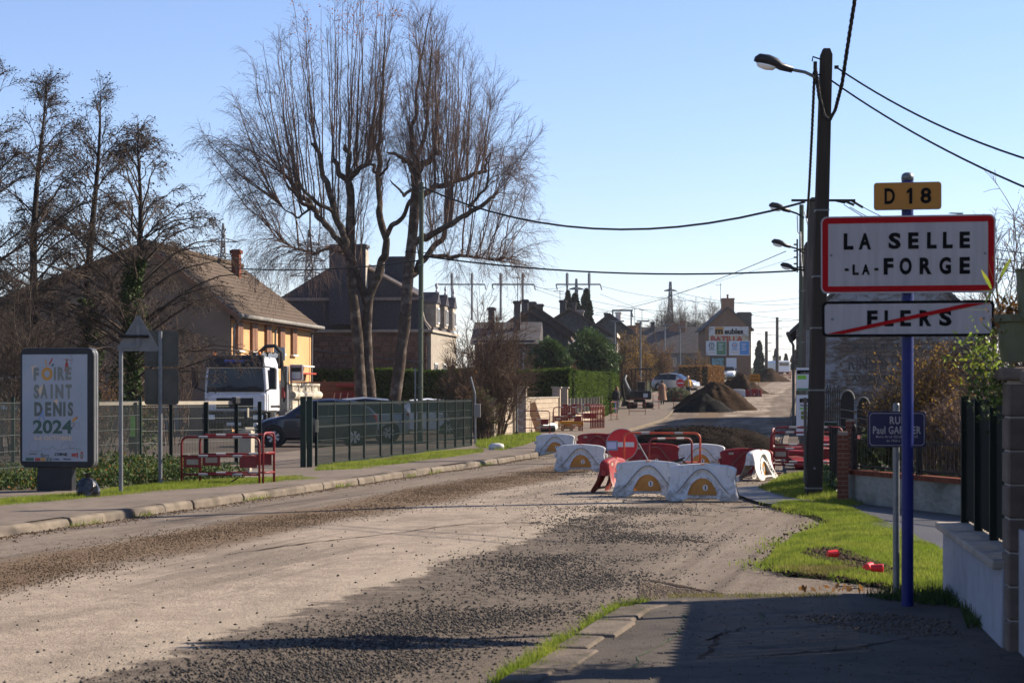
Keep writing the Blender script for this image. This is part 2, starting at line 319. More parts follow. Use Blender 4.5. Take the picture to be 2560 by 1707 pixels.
    f2 = noise(n, 26, 3, .7, vec=P); c = mixc(n, rp(f2.outputs[0], .58, .72, .6), c, (.05, .041, .034)); c = mixc(n, ramp(n, f2.outputs[0], [(.28, .35), (.40, 0.0)]).outputs[0], c, (.30, .25, .20))
    up = ramp(n, math_(n, 'DIVIDE', sp.outputs[1], 300), [(0, 0.0), (.17, 0.0), (.22, .8), (.75, .7), (1, .3)]).outputs[0]
    bn = rp(w1.outputs[0], .42, .58)
    c = mixc(n, math_(n, 'MULTIPLY', up, bn), c, (.10, .074, .052))
    n.links.new(c, b.inputs['Base Color']); b.inputs['Roughness'].default_value = .9; b.inputs['Specular IOR Level'].default_value = .08
    bp = n.nodes.new('ShaderNodeBump'); bp.inputs['Strength'].default_value = .7; bp.inputs['Distance'].default_value = .02
    hh = math_(n, 'ADD', fine.outputs[0], math_(n, 'MULTIPLY', mid.outputs[0], 1.5))
    n.links.new(hh, bp.inputs['Height']); n.links.new(bp.outputs[0], b.inputs['Normal'])
street_material()
def paving(name, c1, c2, c3, rough=.85, fs=60):
    m, n, b, out = _new(name); geo = n.nodes.new('ShaderNodeNewGeometry'); P = geo.outputs['Position']
    a = noise(n, .6, 4, vec=P); f = noise(n, fs, 3, .7, vec=P); g = noise(n, 5, 5, .65, vec=P)
    c = mixc(n, ramp(n, a.outputs[0], [(.38, 0.0), (.62, 1.0)]).outputs[0], c1, c2)
    c = mixc(n, ramp(n, g.outputs[0], [(.5, 0.0), (.68, .6)]).outputs[0], c, c3)
    c = mixc(n, ramp(n, f.outputs[0], [(.45, 0.0), (.75, .5)]).outputs[0], c, (c3[0] * .6, c3[1] * .6, c3[2] * .6))
    n.links.new(c, b.inputs['Base Color']); b.inputs['Roughness'].default_value = rough; b.inputs['Specular IOR Level'].default_value = .08 if rough > .7 else .3
    bp = n.nodes.new('ShaderNodeBump'); bp.inputs['Strength'].default_value = .5; bp.inputs['Distance'].default_value = .012
    n.links.new(math_(n, 'ADD', f.outputs[0], g.outputs[0]), bp.inputs['Height']); n.links.new(bp.outputs[0], b.inputs['Normal'])
paving('pavement_old', (.185, .150, .120), (.145, .118, .096), (.085, .07, .058))
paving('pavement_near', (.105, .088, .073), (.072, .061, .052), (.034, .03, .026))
paving('lane', (.06, .056, .055), (.072, .067, .064), (.036, .034, .033), .6)
paving('car_park', (.095, .075, .062), (.075, .06, .05), (.05, .042, .036))

# ------------------------------------------------------------------ mesh builder
class MB:
    def __init__(s): s.v = []; s.f = []; s.m = []; s.cur = 0; s.uv = None
    def add(s, vs, fs):
        o = len(s.v); s.v.extend([tuple(p) for p in vs]); s.f.extend([tuple(i + o for i in f) for f in fs]); s.m.extend([s.cur] * len(fs)); return s
    def box(s, c, d, rz=0, M=None):
        x, y, z = d[0] / 2, d[1] / 2, d[2] / 2
        vs = [(-x, -y, -z), (x, -y, -z), (x, y, -z), (-x, y, -z), (-x, -y, z), (x, -y, z), (x, y, z), (-x, y, z)]
        if M is not None: vs = [Vector(c) + M @ Vector(p) for p in vs]
        else:
            ca, sa = math.cos(rz), math.sin(rz); vs = [(c[0] + p[0] * ca - p[1] * sa, c[1] + p[0] * sa + p[1] * ca, c[2] + p[2]) for p in vs]
        return s.add(vs, [(0, 3, 2, 1), (4, 5, 6, 7), (0, 1, 5, 4), (1, 2, 6, 5), (2, 3, 7, 6), (3, 0, 4, 7)])
    def tube(s, pts, r, n=8, cap=True):
        pts = [Vector(p) for p in pts]; rs = r if hasattr(r, '__len__') else [r] * len(pts)
        ref = None; vs = []; N = len(pts)
        for i, p in enumerate(pts):
            d = (pts[min(i + 1, N - 1)] - pts[max(i - 1, 0)]); d = d.normalized() if d.length > 1e-9 else Vector((0, 0, 1))
            if ref is None: ref = d.orthogonal().normalized()
            else:
                ref = ref - d * ref.dot(d); ref = ref.normalized() if ref.length > 1e-6 else d.orthogonal().normalized()
            b = d.cross(ref)
            for k in range(n):
                a = 2 * math.pi * k / n; vs.append(p + (ref * math.cos(a) + b * math.sin(a)) * rs[i])
        fs = [(i * n + k, i * n + (k + 1) % n, (i + 1) * n + (k + 1) % n, (i + 1) * n + k) for i in range(N - 1) for k in range(n)]
        if cap: fs += [tuple(range(n - 1, -1, -1)), tuple((N - 1) * n + k for k in range(n))]
        return s.add(vs, fs)
    def prism(s, poly, y0, y1):           # polygon in xz, extruded along y
        n = len(poly); vs = [(p[0], y0, p[1]) for p in poly] + [(p[0], y1, p[1]) for p in poly]
        return s.add(vs, [tuple(range(n)), tuple(range(2 * n - 1, n - 1, -1))] + [((i + 1) % n, i, n + i, n + (i + 1) % n) for i in range(n)])
    def plan(s, poly, z0, z1):            # polygon in xy, extruded along z
        n = len(poly); vs = [(p[0], p[1], z0) for p in poly] + [(p[0], p[1], z1) for p in poly]
        return s.add(vs, [tuple(range(n - 1, -1, -1)), tuple(range(n, 2 * n))] + [(i, (i + 1) % n, n + (i + 1) % n, n + i) for i in range(n)])
    def lathe(s, prof, n=16, c=(0, 0, 0), axis='z'):
        vs = []
        for r, z in prof:
            for k in range(n):
                a = 2 * math.pi * k / n; p = (r * math.cos(a), r * math.sin(a), z)
                if axis == 'y': p = (p[0], p[2], p[1])
                if axis == 'x': p = (p[2], p[0], p[1])
                vs.append((c[0] + p[0], c[1] + p[1], c[2] + p[2]))
        m = len(prof)
        fs = [(i * n + k, i * n + (k + 1) % n, (i + 1) * n + (k + 1) % n, (i + 1) * n + k) for i in range(m - 1) for k in range(n)]
        fs += [tuple(range(n - 1, -1, -1)), tuple((m - 1) * n + k for k in range(n))]
        return s.add(vs, fs)
    def quad(s, a, b, c, d): return s.add([a, b, c, d], [(0, 1, 2, 3)])
    def build(s, name, m, parent=None, smooth=False, bevel=0, seg=2, loc=None, rz=0, subsurf=0):
        me = bpy.data.meshes.new(name); me.from_pydata(s.v, [], s.f); me.validate()
        ms = m if isinstance(m, (list, tuple)) else [m]
        for k in ms: me.materials.append(MATS[k])
        if len(ms) > 1: me.polygons.foreach_set('material_index', s.m[:len(me.polygons)])
        o = bpy.data.objects.new(name, me); COL.objects.link(o)
        bm = bmesh.new(); bm.from_mesh(me); bmesh.ops.recalc_face_normals(bm, faces=bm.faces) if s.uv is None and not getattr(s, 'norecalc', 0) else None; bm.to_mesh(me); bm.free()
        if smooth: me.polygons.foreach_set('use_smooth', [True] * len(me.polygons))
        if bevel:
            bv = o.modifiers.new('bevel', 'BEVEL'); bv.width = bevel; bv.segments = seg; bv.limit_method = 'ANGLE'; bv.angle_limit = R(35)
        if subsurf: ss = o.modifiers.new('sub', 'SUBSURF'); ss.levels = ss.render_levels = subsurf
        if parent: o.parent = parent
        if loc is not None: o.location = loc
        if rz: o.rotation_euler = (0, 0, rz)
        return o
def fast_mesh(name, V, FC, m, parent=None, smooth=False, n=3):
    me = bpy.data.meshes.new(name); V = np.asarray(V, np.float32); FC = np.asarray(FC, np.int32)
    me.vertices.add(len(V)); me.vertices.foreach_set('co', V.ravel()); me.loops.add(FC.size); me.loops.foreach_set('vertex_index', FC.ravel())
    me.polygons.add(len(FC)); me.polygons.foreach_set('loop_start', np.arange(0, FC.size, n, dtype=np.int32))
    me.update(calc_edges=True); me.validate()
    me.materials.append(MATS[m])
    if smooth: me.polygons.foreach_set('use_smooth', [True] * len(me.polygons))
    o = bpy.data.objects.new(name, me); COL.objects.link(o)
    if parent: o.parent = parent
    return o
def tag(o, label=None, cat=None, group=None, kind=None):
    if label: o['label'] = label
    if cat: o['category'] = cat
    if group: o['group'] = group
    if kind: o['kind'] = kind
    return o
def thing(name, label, cat, loc=(0, 0, 0), rz=0, group=None):
    o = bpy.data.objects.new(name, None); COL.objects.link(o); o.location = loc; o.rotation_euler = (0, 0, rz)
    o.empty_display_size = .2
    return tag(o, label, cat, group)
def dup(root, loc=None, rz=None, label=None, scale=None):
    def cp(o, par):
        c = o.copy(); COL.objects.link(c); c.parent = par
        for ch in o.children: cp(ch, c)
        return c
    kids = cp(root, None)
    if loc is not None: kids.location = loc
    if rz is not None: kids.rotation_euler = (0, 0, rz)
    if label: kids['label'] = label
    if scale: kids.scale = scale
    return kids
_tcache = {}
def text_mesh(txt, bold=.0, space=1.0):
    k = (txt, bold, space)
    if k not in _tcache:
        cu = bpy.data.curves.new('t', 'FONT'); cu.body = txt; cu.offset = bold; cu.space_character = space; cu.resolution_u = 3; cu.extrude = .02
        o = bpy.data.objects.new('t', cu); COL.objects.link(o)
        bpy.context.view_layer.update(); dg = bpy.context.evaluated_depsgraph_get()
        me = bpy.data.meshes.new_from_object(o.evaluated_get(dg)); bpy.data.objects.remove(o); bpy.data.curves.remove(cu)
        co = np.array([v.co[:] for v in me.vertices]); _tcache[k] = (me, co.min(0), co.max(0))
    return _tcache[k]
def lettering(txt, m, parent, x0, x1, z0, z1, y=-.004, bold=.015, space=1.1, name='lettering', th=.002):
    """letters standing in the local xz plane, facing -y, fitted to the box"""
    me, lo, hi = text_mesh(txt, bold, space); me = me.copy(); me.materials.clear(); me.materials.append(MATS[m])
    sx = (x1 - x0) / (hi[0] - lo[0]); sz = (z1 - z0) / (hi[1] - lo[1]); sy = th / (hi[2] - lo[2])
    for v in me.vertices:
        c = v.co; v.co = ((c[0] - lo[0]) * sx + x0, y - (c[2] - lo[2]) * sy, (c[1] - lo[1]) * sz + z0)
    me.name = name; o = bpy.data.objects.new(name, me); COL.objects.link(o); o.parent = parent; return o
def rrect(w, h, r, k=5, cx=0, cz=0):
    out = []
    for sx, sz, a0 in ((1, 1, 0), (-1, 1, 90), (-1, -1, 180), (1, -1, 270)):
        for i in range(k + 1):
            a = R(a0 + 90 * i / k); out.append((cx + sx * (w / 2 - r) + r * math.cos(a), cz + sz * (h / 2 - r) + r * math.sin(a)))
    return out
def ring_prism(mb, outer, inner, y0, y1):
    n = len(outer); vs = [(p[0], y0, p[1]) for p in outer] + [(p[0], y0, p[1]) for p in inner] + [(p[0], y1, p[1]) for p in outer] + [(p[0], y1, p[1]) for p in inner]
    fs = []
    for i in range(n):
        j = (i + 1) % n; fs += [(i, j, n + j, n + i), (2 * n + j, 2 * n + i, 3 * n + i, 3 * n + j), (i, 2 * n + i, 2 * n + j, j), (n + j, 3 * n + j, 3 * n + i, n + i)]
    return mb.add(vs, fs)
def disc(mb, cx, cz, r, y0, y1, n=24, sx=1, sz=1): return mb.prism([(cx + r * sx * math.cos(2 * math.pi * i / n), cz + r * sz * math.sin(2 * math.pi * i / n)) for i in range(n)], y0, y1)
# ------------------------------------------------------------------ ground
def sheet(name, ys, xl, xr, zf, nx, m, kind='structure', label=None, uv=False, parent=None):
    V = []; UV = []
    for y in ys:
        a, b = xl(y), xr(y)
        for i in range(nx + 1):
            x = a + (b - a) * i / nx; V.append((x, y, zf(x, y))); UV.append((x - L(y) if uv else x, y))
    Fc = []; w = nx + 1
    for j in range(len(ys) - 1):
        for i in range(nx): Fc.append((j * w + i, j * w + i + 1, (j + 1) * w + i + 1, (j + 1) * w + i))
    me = bpy.data.meshes.new(name); me.from_pydata(V, [], Fc); me.materials.append(MATS[m])
    if uv:
        l = me.uv_layers.new(name='UVMap'); idx = np.zeros(len(me.loops), np.int32); me.loops.foreach_get('vertex_index', idx)
        l.data.foreach_set('uv', np.array(UV, np.float32)[idx].ravel())
    me.polygons.foreach_set('use_smooth', [True] * len(me.polygons))
    o = bpy.data.objects.new(name, me); COL.objects.link(o)
    if kind: o['kind'] = kind
    if label: o['label'] = label
    if parent: o.parent = parent
    return o
ysT = list(np.arange(-40, 60, 10)) + list(np.arange(60, 700, 8)) + [760, 850, 1000, 1300, 1800, 2600, 4000]
sheet('ground', ysT, lambda y: -2500, lambda y: 2500, lambda x, y: G(y) - .06, 24, 'field', label='grassy ground under the whole village')
ysR = list(np.arange(3, 60, .5)) + list(np.arange(60, 150, 2)) + list(np.arange(150, 620, 10))
def road_r(y): return L(y) + 17 if y < 30 else (RR(y) + 3 + max(0, (34 - y)) * 2)
def road_z(x, y):
    t = x - L(y); c = .05 * math.sin(math.pi * min(max(t / 8.5, 0), 1))
    return G(y) + c + .012 * math.sin(x * 1.7 + y * .6) * math.sin(y * .9 - x * .4)
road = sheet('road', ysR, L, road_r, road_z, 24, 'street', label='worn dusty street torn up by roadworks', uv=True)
# left pavement with kerb stones
def pl_z(x, y):
    t = L(y) - x; return G(y) + .125 - .012 * min(t, 7)
pav = sheet('left_pavement', list(np.arange(8, 60, 1)) + list(np.arange(60, 260, 6)), lambda y: L(y) - (7.2 if y < 60 else 5), lambda y: L(y) - .14, pl_z, 6, 'pavement_old', label='brown asphalt pavement along the left kerb')
y = 12.0; kerbs = []
while y < 51:
    ln = random.uniform(.92, 1.05); y1 = y + ln * .97
    p, q = Vector((L(y), y, 0)), Vector((L(y1), y1, 0)); d = (q - p).normalized(); nrm = Vector((-d.y, d.x, 0))
    gap = .008; p += d * gap; q -= d * gap; dz = random.uniform(-.012, .008); off = nrm * random.uniform(-.015, .015)
    hk = random.uniform(-.012, .006); prof = [(0, -.05), (.012, .078 + hk), (.04, .118 + hk), (.15, .126 + hk), (.15, -.05)]
    mb = MB(); vs = [p + nrm * a + off + Vector((0, 0, b + dz)) for a, b in prof] + [q + nrm * a + off + Vector((0, 0, b + dz)) for a, b in prof]; n = 5
    mb.add(vs, [tuple(range(n)), tuple(range(2 * n - 1, n - 1, -1))] + [(i, n + i, n + (i + 1) % n, (i + 1) % n) for i in range(n)])
    mb.build('kerb_stone', 'kerb', pav, bevel=.008, seg=1); y = y1
def kerb_run(name, y0, y1, xf, side, h, par, m='kerb'):
    mb = MB(); ys = list(np.arange(y0, y1, 2.0)); vs = []
    for yy in ys: vs += [(xf(yy), yy, G(yy) - .05), (xf(yy), yy, G(yy) + h), (xf(yy) + side * .16, yy, G(yy) + h), (xf(yy) + side * .16, yy, G(yy) - .05)]
    mb.add(vs, [(4 * j + a, 4 * j + a + 1, 4 * j + a + 5, 4 * j + a + 4) for j in range(len(ys) - 1) for a in range(3)]); return mb.build(name, m, par)
kerb_run('kerb_run', 62, 258, L, -1, .13, pav)
cp = sheet('car_park', list(np.arange(31, 96, 4)), lambda y: -45, lambda y: L(y) - (6.9 if y < 44 else 5.6), lambda x, y: G(y) - .02 + (.03 if y < 50 else 0), 8, 'car_park', label='asphalt car park behind the green mesh fence')
# junction: dark side lane to the right, raised pavement in the right foreground
def poly_sheet(name, pts, z, m, label, th=.0, kind='structure', parent=None):
    mb = MB()
    if th: mb.plan([(p[0], p[1]) for p in pts], z - th, z)
    else: mb.add([(p[0], p[1], z) for p in pts], [tuple(range(len(pts)))])
    o = mb.build(name, m, parent)
    if kind and not parent: tag(o, label, kind=kind)
    return o
lane_pts = [gd(1650, 1128), gd(1740, 1160), gd(1780, 1168), gd(1900, 1180), gd(2000, 1215), gd(2100, 1260), gd(2170, 1290), (9, 20.5, 0), (12, 24, 0), (9, 27.5, 0), gd(2190, 1190), gd(2000, 1168), gd(1930, 1158), gd(1760, 1122)]
poly_sheet('side_lane', lane_pts, .055, 'lane', 'dark asphalt side lane beyond the grass verge')
def rk(y): return L(y) + 8.55 if y < 14 else L(14) + 8.55 + (y - 14) * .2 + max(0, (y - 14.6)) ** 2 * .9
pav_pts = [(rk(y), y) for y in np.arange(4, 15.01, .5)] + [(1.35, 15.3), (1.75, 15.45), (2.6, 15.5), (9, 15.5), (9, 4)]
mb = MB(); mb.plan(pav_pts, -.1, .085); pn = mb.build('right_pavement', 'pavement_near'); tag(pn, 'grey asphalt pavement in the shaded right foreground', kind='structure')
y = 9.2; i = 0
while y < 15:
    ln = random.uniform(.5, .95); y1 = min(y + ln, 15.1)
    mb = MB(); p = Vector((rk(y), y, 0)); q = Vector((rk(y1), y1, 0)); d = (q - p).normalized(); nr = Vector((d.y, -d.x, 0))
    w = random.uniform(.14, .24); a, b = p + d * .02, q - d * .02; s0 = random.uniform(-.05, .0)
    pts = [a - nr * (.02 + random.uniform(0, .04)), b - nr * (.02 + random.uniform(0, .04)), b + nr * w, a + nr * w]
    mb.plan([(v.x, v.y) for v in pts], -.05, .10 + random.uniform(-.012, .015)); mb.build('kerb_stone', 'kerb_old', pn, bevel=.02, seg=2); y = y1
sheet('right_verge', list(np.arange(31, 260, 3)), lambda y: RR(y) - .1, lambda y: RR(y) + 4.2, lambda x, y: G(y) + .07, 2, 'car_park', label='dug up earth pavement on the shaded side of the street')
kerb_run('right_kerb', 46, 258, RR, 1, .11, None); tag(bpy.data.objects['right_kerb'], 'concrete kerb along the shaded side of the street', kind='structure')
# worn seams and the gravel-filled patch in the road
def ribbon(pts, w, z, m, name, par):
    mb = MB(); vs = []
    for i, p in enumerate(pts):
        d = (Vector(pts[min(i + 1, len(pts) - 1)]) - Vector(pts[max(i - 1, 0)])).normalized(); nn = Vector((-d.y, d.x, 0)) * w / 2 * random.uniform(.5, 1.3)
        zz = road_z(p[0], p[1]) + z; vs += [(p[0] + nn.x, p[1] + nn.y, zz), (p[0] - nn.x, p[1] - nn.y, zz)]
    mb.add(vs, [(2 * j, 2 * j + 1, 2 * j + 3, 2 * j + 2) for j in range(len(pts) - 1)]); return mb.build(name, m, par)
def dense(pts, n=14):
    out = []
    for a, b in zip(pts, pts[1:]):
        for k in range(n):
            f = k / n; p = Vector(a).lerp(Vector(b), f); out.append((p.x + random.gauss(0, .012), p.y + random.gauss(0, .02), 0))
    return out
ribbon(dense([gp(1300, 1315), gp(1453, 1326), gp(1797, 1361)]), .05, .006, 'soil', 'seam', road)
def pav_line(pts, w, m, name):
    mb = MB(); vs = []; P = dense(pts, 10)
    for i, p in enumerate(P):
        d = (Vector(P[min(i + 1, len(P) - 1)]) - Vector(P[max(i - 1, 0)])).normalized(); nn = Vector((-d.y, d.x, 0)) * w / 2 * random.uniform(.3, 1.4); vs += [(p[0] + nn.x, p[1] + nn.y, .089), (p[0] - nn.x, p[1] - nn.y, .089)]
    mb.add(vs, [(2 * j, 2 * j + 1, 2 * j + 3, 2 * j + 2) for j in range(len(P) - 1)]); return mb.build(name, m, pn)
mat('marker_green', (.05, .085, .05), .9, (.075, .07, .055), 25, spec=.05)
pav_line([gp(1850, 1570, .085), gp(1770, 1600, .085), (1.35, 12.9, 0), (1.1, 11.6, 0)], .03, 'soil', 'crack'); pav_line([gp(2300, 1590, .085), gp(2100, 1625, .085), gp(1900, 1640, .085)], .025, 'soil', 'crack'); pav_line([gp(1716, 1528, .085), gp(1712, 1560, .085), gp(1690, 1590, .085), gp(1600, 1640, .085), gp(1560, 1690, .085)], .014, 'marker_green', 'paint_line'); pav_line([gp(1905, 1530, .085), gp(1900, 1555, .085)], .02, 'marker_green', 'paint_line')
ribbon(dense([gp(1670, 1284), gp(1800, 1295)]), .05, .006, 'soil', 'seam', road)
ribbon(dense([gp(560, 1400), gp(900, 1352), gp(1150, 1322), gp(1300, 1315)]), .03, .006, 'soil', 'seam', road)
ribbon(dense([gp(1628, 1452), gp(1813, 1487)], 20), .07, .006, 'soil', 'seam', road)
# ---- vectorised helpers for ground cover
def in_poly(P, poly):
    x, y = P[:, 0], P[:, 1]; ins = np.zeros(len(P), bool); n = len(poly); j = n - 1
    for i in range(n):
        xi, yi, xj, yj = poly[i][0], poly[i][1], poly[j][0], poly[j][1]
        c = ((yi > y) != (yj > y)) & (x < (xj - xi) * (y - yi) / (yj - yi + 1e-12) + xi); ins ^= c; j = i
    return ins
def edge_d(P, poly):
    d = np.full(len(P), 1e9); n = len(poly)
    for i in range(n):
        a = np.array(poly[i][:2]); b = np.array(poly[(i + 1) % n][:2]); ab = b - a
        t = np.clip(((P - a) @ ab) / (ab @ ab + 1e-12), 0, 1); d = np.minimum(d, np.linalg.norm(P - (a + t[:, None] * ab), axis=1))
    return d
def scatter(poly, n):
    A = np.array([p[:2] for p in poly]); lo, hi = A.min(0), A.max(0); out = []; tot = 0
    while tot < n:
        P = rng.uniform(lo, hi, (n * 2, 2)); P = P[in_poly(P, A)]; out.append(P); tot += len(P)
    return np.concatenate(out)[:n]
def vnoise(P, s, seed=0):
    r = np.random.default_rng(seed); v = np.zeros(len(P))
    for k in range(6):
        a = r.uniform(0, 6.28); f = s * (1.6 ** k) * .6; v += np.sin(P[:, 0] * math.cos(a) * f + P[:, 1] * math.sin(a) * f + r.uniform(0, 6)) / (1.35 ** k)
    return v / 3
def blades(P, z, h, w, m, name, lean=.5, parent=None):
    n = len(P); a = rng.uniform(0, 2 * math.pi, n); hh = h * rng.uniform(.4, 1.25, n); ww = w * rng.uniform(.7, 1.3, n)
    b = np.column_stack([P, z]); sd = np.column_stack([np.cos(a), np.sin(a), np.zeros(n)]) * ww[:, None]
    la = rng.uniform(0, 2 * math.pi, n); ll = hh * rng.uniform(0, lean, n) * 1.2
    tip = b + np.column_stack([np.cos(la) * ll, np.sin(la) * ll, hh]); V = np.stack([b - sd, b + sd, tip], 1).reshape(-1, 3)
    return fast_mesh(name, V, np.arange(3 * n).reshape(-1, 3), m, parent)
OV = np.array([(1, 0, 0), (-1, 0, 0), (0, 1, 0), (0, -1, 0), (0, 0, 1), (0, 0, -1)], float); OF = np.array([(0, 2, 4), (2, 1, 4), (1, 3, 4), (3, 0, 4), (2, 0, 5), (1, 2, 5), (3, 1, 5), (0, 3, 5)])
def stones(name, label, P, z, smin, smax, m, parent=None):
    n = len(P); s = smin + (smax - smin) * rng.power(.45, n); V = OV[None] * rng.uniform(.55, 1.25, (n, 6, 1)) * s[:, None, None]
    a = rng.uniform(0, 6.28, n); ca, sa = np.cos(a), np.sin(a); X = V[..., 0] * ca[:, None] - V[..., 1] * sa[:, None]; Y = V[..., 0] * sa[:, None] + V[..., 1] * ca[:, None]
    t = rng.normal(0, .5, n)[:, None]; V = np.stack([X + P[:, 0, None], Y + P[:, 1, None], (V[..., 2] * .75 + X * t * .5) + (z + s * .25)[:, None]], -1)
    Fc = (OF[None] + (np.arange(n) * 6)[:, None, None]).reshape(-1, 3); o = fast_mesh(name, V.reshape(-1, 3), Fc, m, parent)
    if label: tag(o, label, kind='stuff')
    return o
def turf(name, label, poly, n, hmax=.1, h=.07, w=.004, z0=.03, base='turf', bare=0.0, seed=1, cell=.18, dug=None):
    A = np.array([p[:2] for p in poly]); lo, hi = A.min(0) - cell, A.max(0) + cell
    def hf(P): return z0 + hmax * (1 - np.exp(-edge_d(P, A) / .7)) + .02 * vnoise(P, 3, seed)
    nx, ny = int((hi[0] - lo[0]) / cell) + 2, int((hi[1] - lo[1]) / cell) + 2
    xs = lo[0] + np.arange(nx) * cell; ysg = lo[1] + np.arange(ny) * cell; XX, YY = np.meshgrid(xs, ysg); P = np.column_stack([XX.ravel(), YY.ravel()])
    ins = in_poly(P, A); Z = np.where(ins, hf(P), z0 - .06); Fc = []
    for j in range(ny - 1):
        for i in range(nx - 1):
            q = (j * nx + i, j * nx + i + 1, (j + 1) * nx + i + 1, (j + 1) * nx + i)
            if ins[list(q)].sum() >= 2: Fc.append(q)
    o = fast_mesh(name, np.column_stack([P, Z]), Fc, base, smooth=True, n=4)
    tag(o, label, kind='structure')
    B = scatter(A, n); keep = vnoise(B, 2.2, seed + 5) > -1 + bare; B = B[keep]
    if dug is not None:
        dg = np.array(dug); dd = edge_d(B, dg); B = B[~in_poly(B, dg) | ((dd < .12) & (rng.uniform(0, 1, len(B)) < .35))]
        Q = scatter(dug, 2600); stones('dug_soil', 'strip of dug dark soil clods in ' + label, Q, hf(Q), .012, .04, 'soil')
    dry = (rng.uniform(0, 1, len(B)) < .10) | (vnoise(B, 1.7, seed + 9) < -.62)
    g = blades(B[~dry], hf(B[~dry]) - .01, h, w, 'grass', 'grass', parent=None); tag(g, label + ', its blades', kind='stuff')
    g = blades(B[dry], hf(B[dry]) - .01, h * .8, w, 'grass_dry', 'dry_grass', .9); tag(g, 'dry straw-coloured blades in ' + label, kind='stuff')
    return hf
D = lambda *p: [tuple(gd(a, b, .05))[:2] for a, b in p]
turf('grass_verge', 'bright green grass verge at the junction right of the street',
     D((1790, 1252), (1838, 1224), (1905, 1198), (1872, 1180), (1772, 1163), (1800, 1150), (1870, 1150), (1960, 1168), (2060, 1208), (2160, 1262), (2300, 1330), (2300, 1352), (2160, 1354), (2050, 1342), (1980, 1330), (1890, 1318), (1800, 1310), (1752, 1290)), 120000, .06, .055, .004, bare=.2, seed=3, dug=D((1835, 1272), (1880, 1262), (1925, 1266), (1990, 1288), (2050, 1312), (2060, 1326), (2000, 1318), (1930, 1300), (1880, 1288)))
def ragged(poly, n, label, out=.28):
    A = np.array(poly); k = rng.integers(0, len(A), n); t = rng.uniform(0, 1, n)[:, None]; P = A[k] * (1 - t) + A[(k + 1) % len(A)] * t + rng.normal(0, out, (n, 2)) * .5
    kp = vnoise(P, 4, 2) > .05; P = P[kp]; tag(blades(P, np.full(len(P), .035), .06, .005, 'grass', 'edge_tufts', .9), 'ragged tufts along ' + label, kind='stuff')
    Q = A[k] * (1 - t) + A[(k + 1) % len(A)] * t + rng.normal(0, .12, (n, 2)); Q = Q[::4]; stones('edge_soil', 'crumbs of soil along ' + label, Q, np.full(len(Q), .04), .006, .022, 'soil')
VG = D((1790, 1252), (1838, 1224), (1905, 1198), (1872, 1180), (1772, 1163), (1800, 1150), (1870, 1150), (1960, 1168), (2060, 1208), (2160, 1262), (2300, 1330), (2300, 1352), (2160, 1354), (2050, 1342), (1980, 1330), (1890, 1318), (1800, 1310), (1752, 1290))
ragged(VG[:6] + VG[11:], 5000, 'the junction verge')
LG = D((0, 1170), (250, 1148), (420, 1133), (600, 1120), (742, 1107)); ragged(LG, 2500, 'the left grass strip', .2)
KT = [(L(y) + .02, y) for y in np.arange(20, 48, .5)]; KT2 = KT + KT[::-1]; A_ = np.array(KT); kk0 = rng.integers(0, len(A_) - 1, 2600); tt = rng.uniform(0, 1, 2600)[:, None]; P_ = A_[kk0] * (1 - tt) + A_[kk0 + 1] * tt + rng.normal(0, .03, (2600, 2)); P_ = P_[np.sin(P_[:, 1] * 1.3) + np.sin(P_[:, 1] * 3.1 + 1) > .75]
tag(blades(P_, np.full(len(P_), .0), .09, .005, 'grass', 'gutter_weeds', .8), 'weeds growing along the left gutter', kind='stuff')
turf('pole_grass', 'grass patch at the foot of the dark utility pole', D((1742, 1122), (1790, 1096), (1870, 1086), (1990, 1090), (1985, 1160), (1930, 1166), (1870, 1152), (1800, 1142)), 26000, .12, .09, .006, seed=5)
turf('left_grass', 'strip of lit grass between left pavement and ivy bank', D((-150, 1182), (0, 1170), (250, 1148), (420, 1133), (600, 1120), (742, 1107), (690, 1099), (520, 1106), (420, 1112), (250, 1128), (170, 1143), (0, 1152), (-150, 1165)), 60000, .05, .08, .007, z0=.05, seed=7)
turf('fence_grass', 'lit grass strip at the foot of the long mesh fence', D((722, 1087), (830, 1084), (960, 1066), (1110, 1045), (1110, 1034), (1000, 1042), (860, 1060), (730, 1076)), 26000, .03, .09, .009, z0=.06, seed=8)
turf('driveway_grass', 'weedy grass around the metal post by the block wall', D((1095, 1030), (1150, 1040), (1200, 1028), (1245, 1012), (1240, 1000), (1180, 1004), (1090, 1018)), 12000, .05, .16, .012, z0=.06, seed=9, bare=.3)
# soil showing where the verge was dug and weeds in the right-hand kerb joint
n = 9000; yy = rng.uniform(9.2, 15.0, n); xx = np.array([rk(a) for a in yy]) + rng.normal(-.06, .05, n); clump = (np.sin(yy * 5.2) + np.sin(yy * 11.3 + 1) + np.sin(yy * 2.1 + 2)) > -.7
P = np.column_stack([xx, yy])[clump]
tag(blades(P, np.full(len(P), .03), .085, .005, 'grass', 'kerb_weeds', .8), 'weeds growing in the joint of the right kerb', kind='stuff')
n = 1600; c = scatter([(2.7, 15.3), (3.5, 15.55), (3.45, 14.2), (3.2, 13.2), (3.02, 13.2), (3.25, 14.4), (2.8, 15.0)], n)
tag(blades(c, np.full(n, .08), .10, .006, 'leaf_ivy', 'wall_weeds', .8), 'dark weeds along the foot of the white garden wall', kind='stuff')
n = 900; c = scatter([(1.2, 15.15), (2.5, 15.2), (2.5, 15.5), (1.2, 15.4)], n); tag(blades(c, np.full(n, .08), .03, .004, 'grass_dry', 'edge_moss', .8), 'mossy grass along the end of the near pavement', kind='stuff')
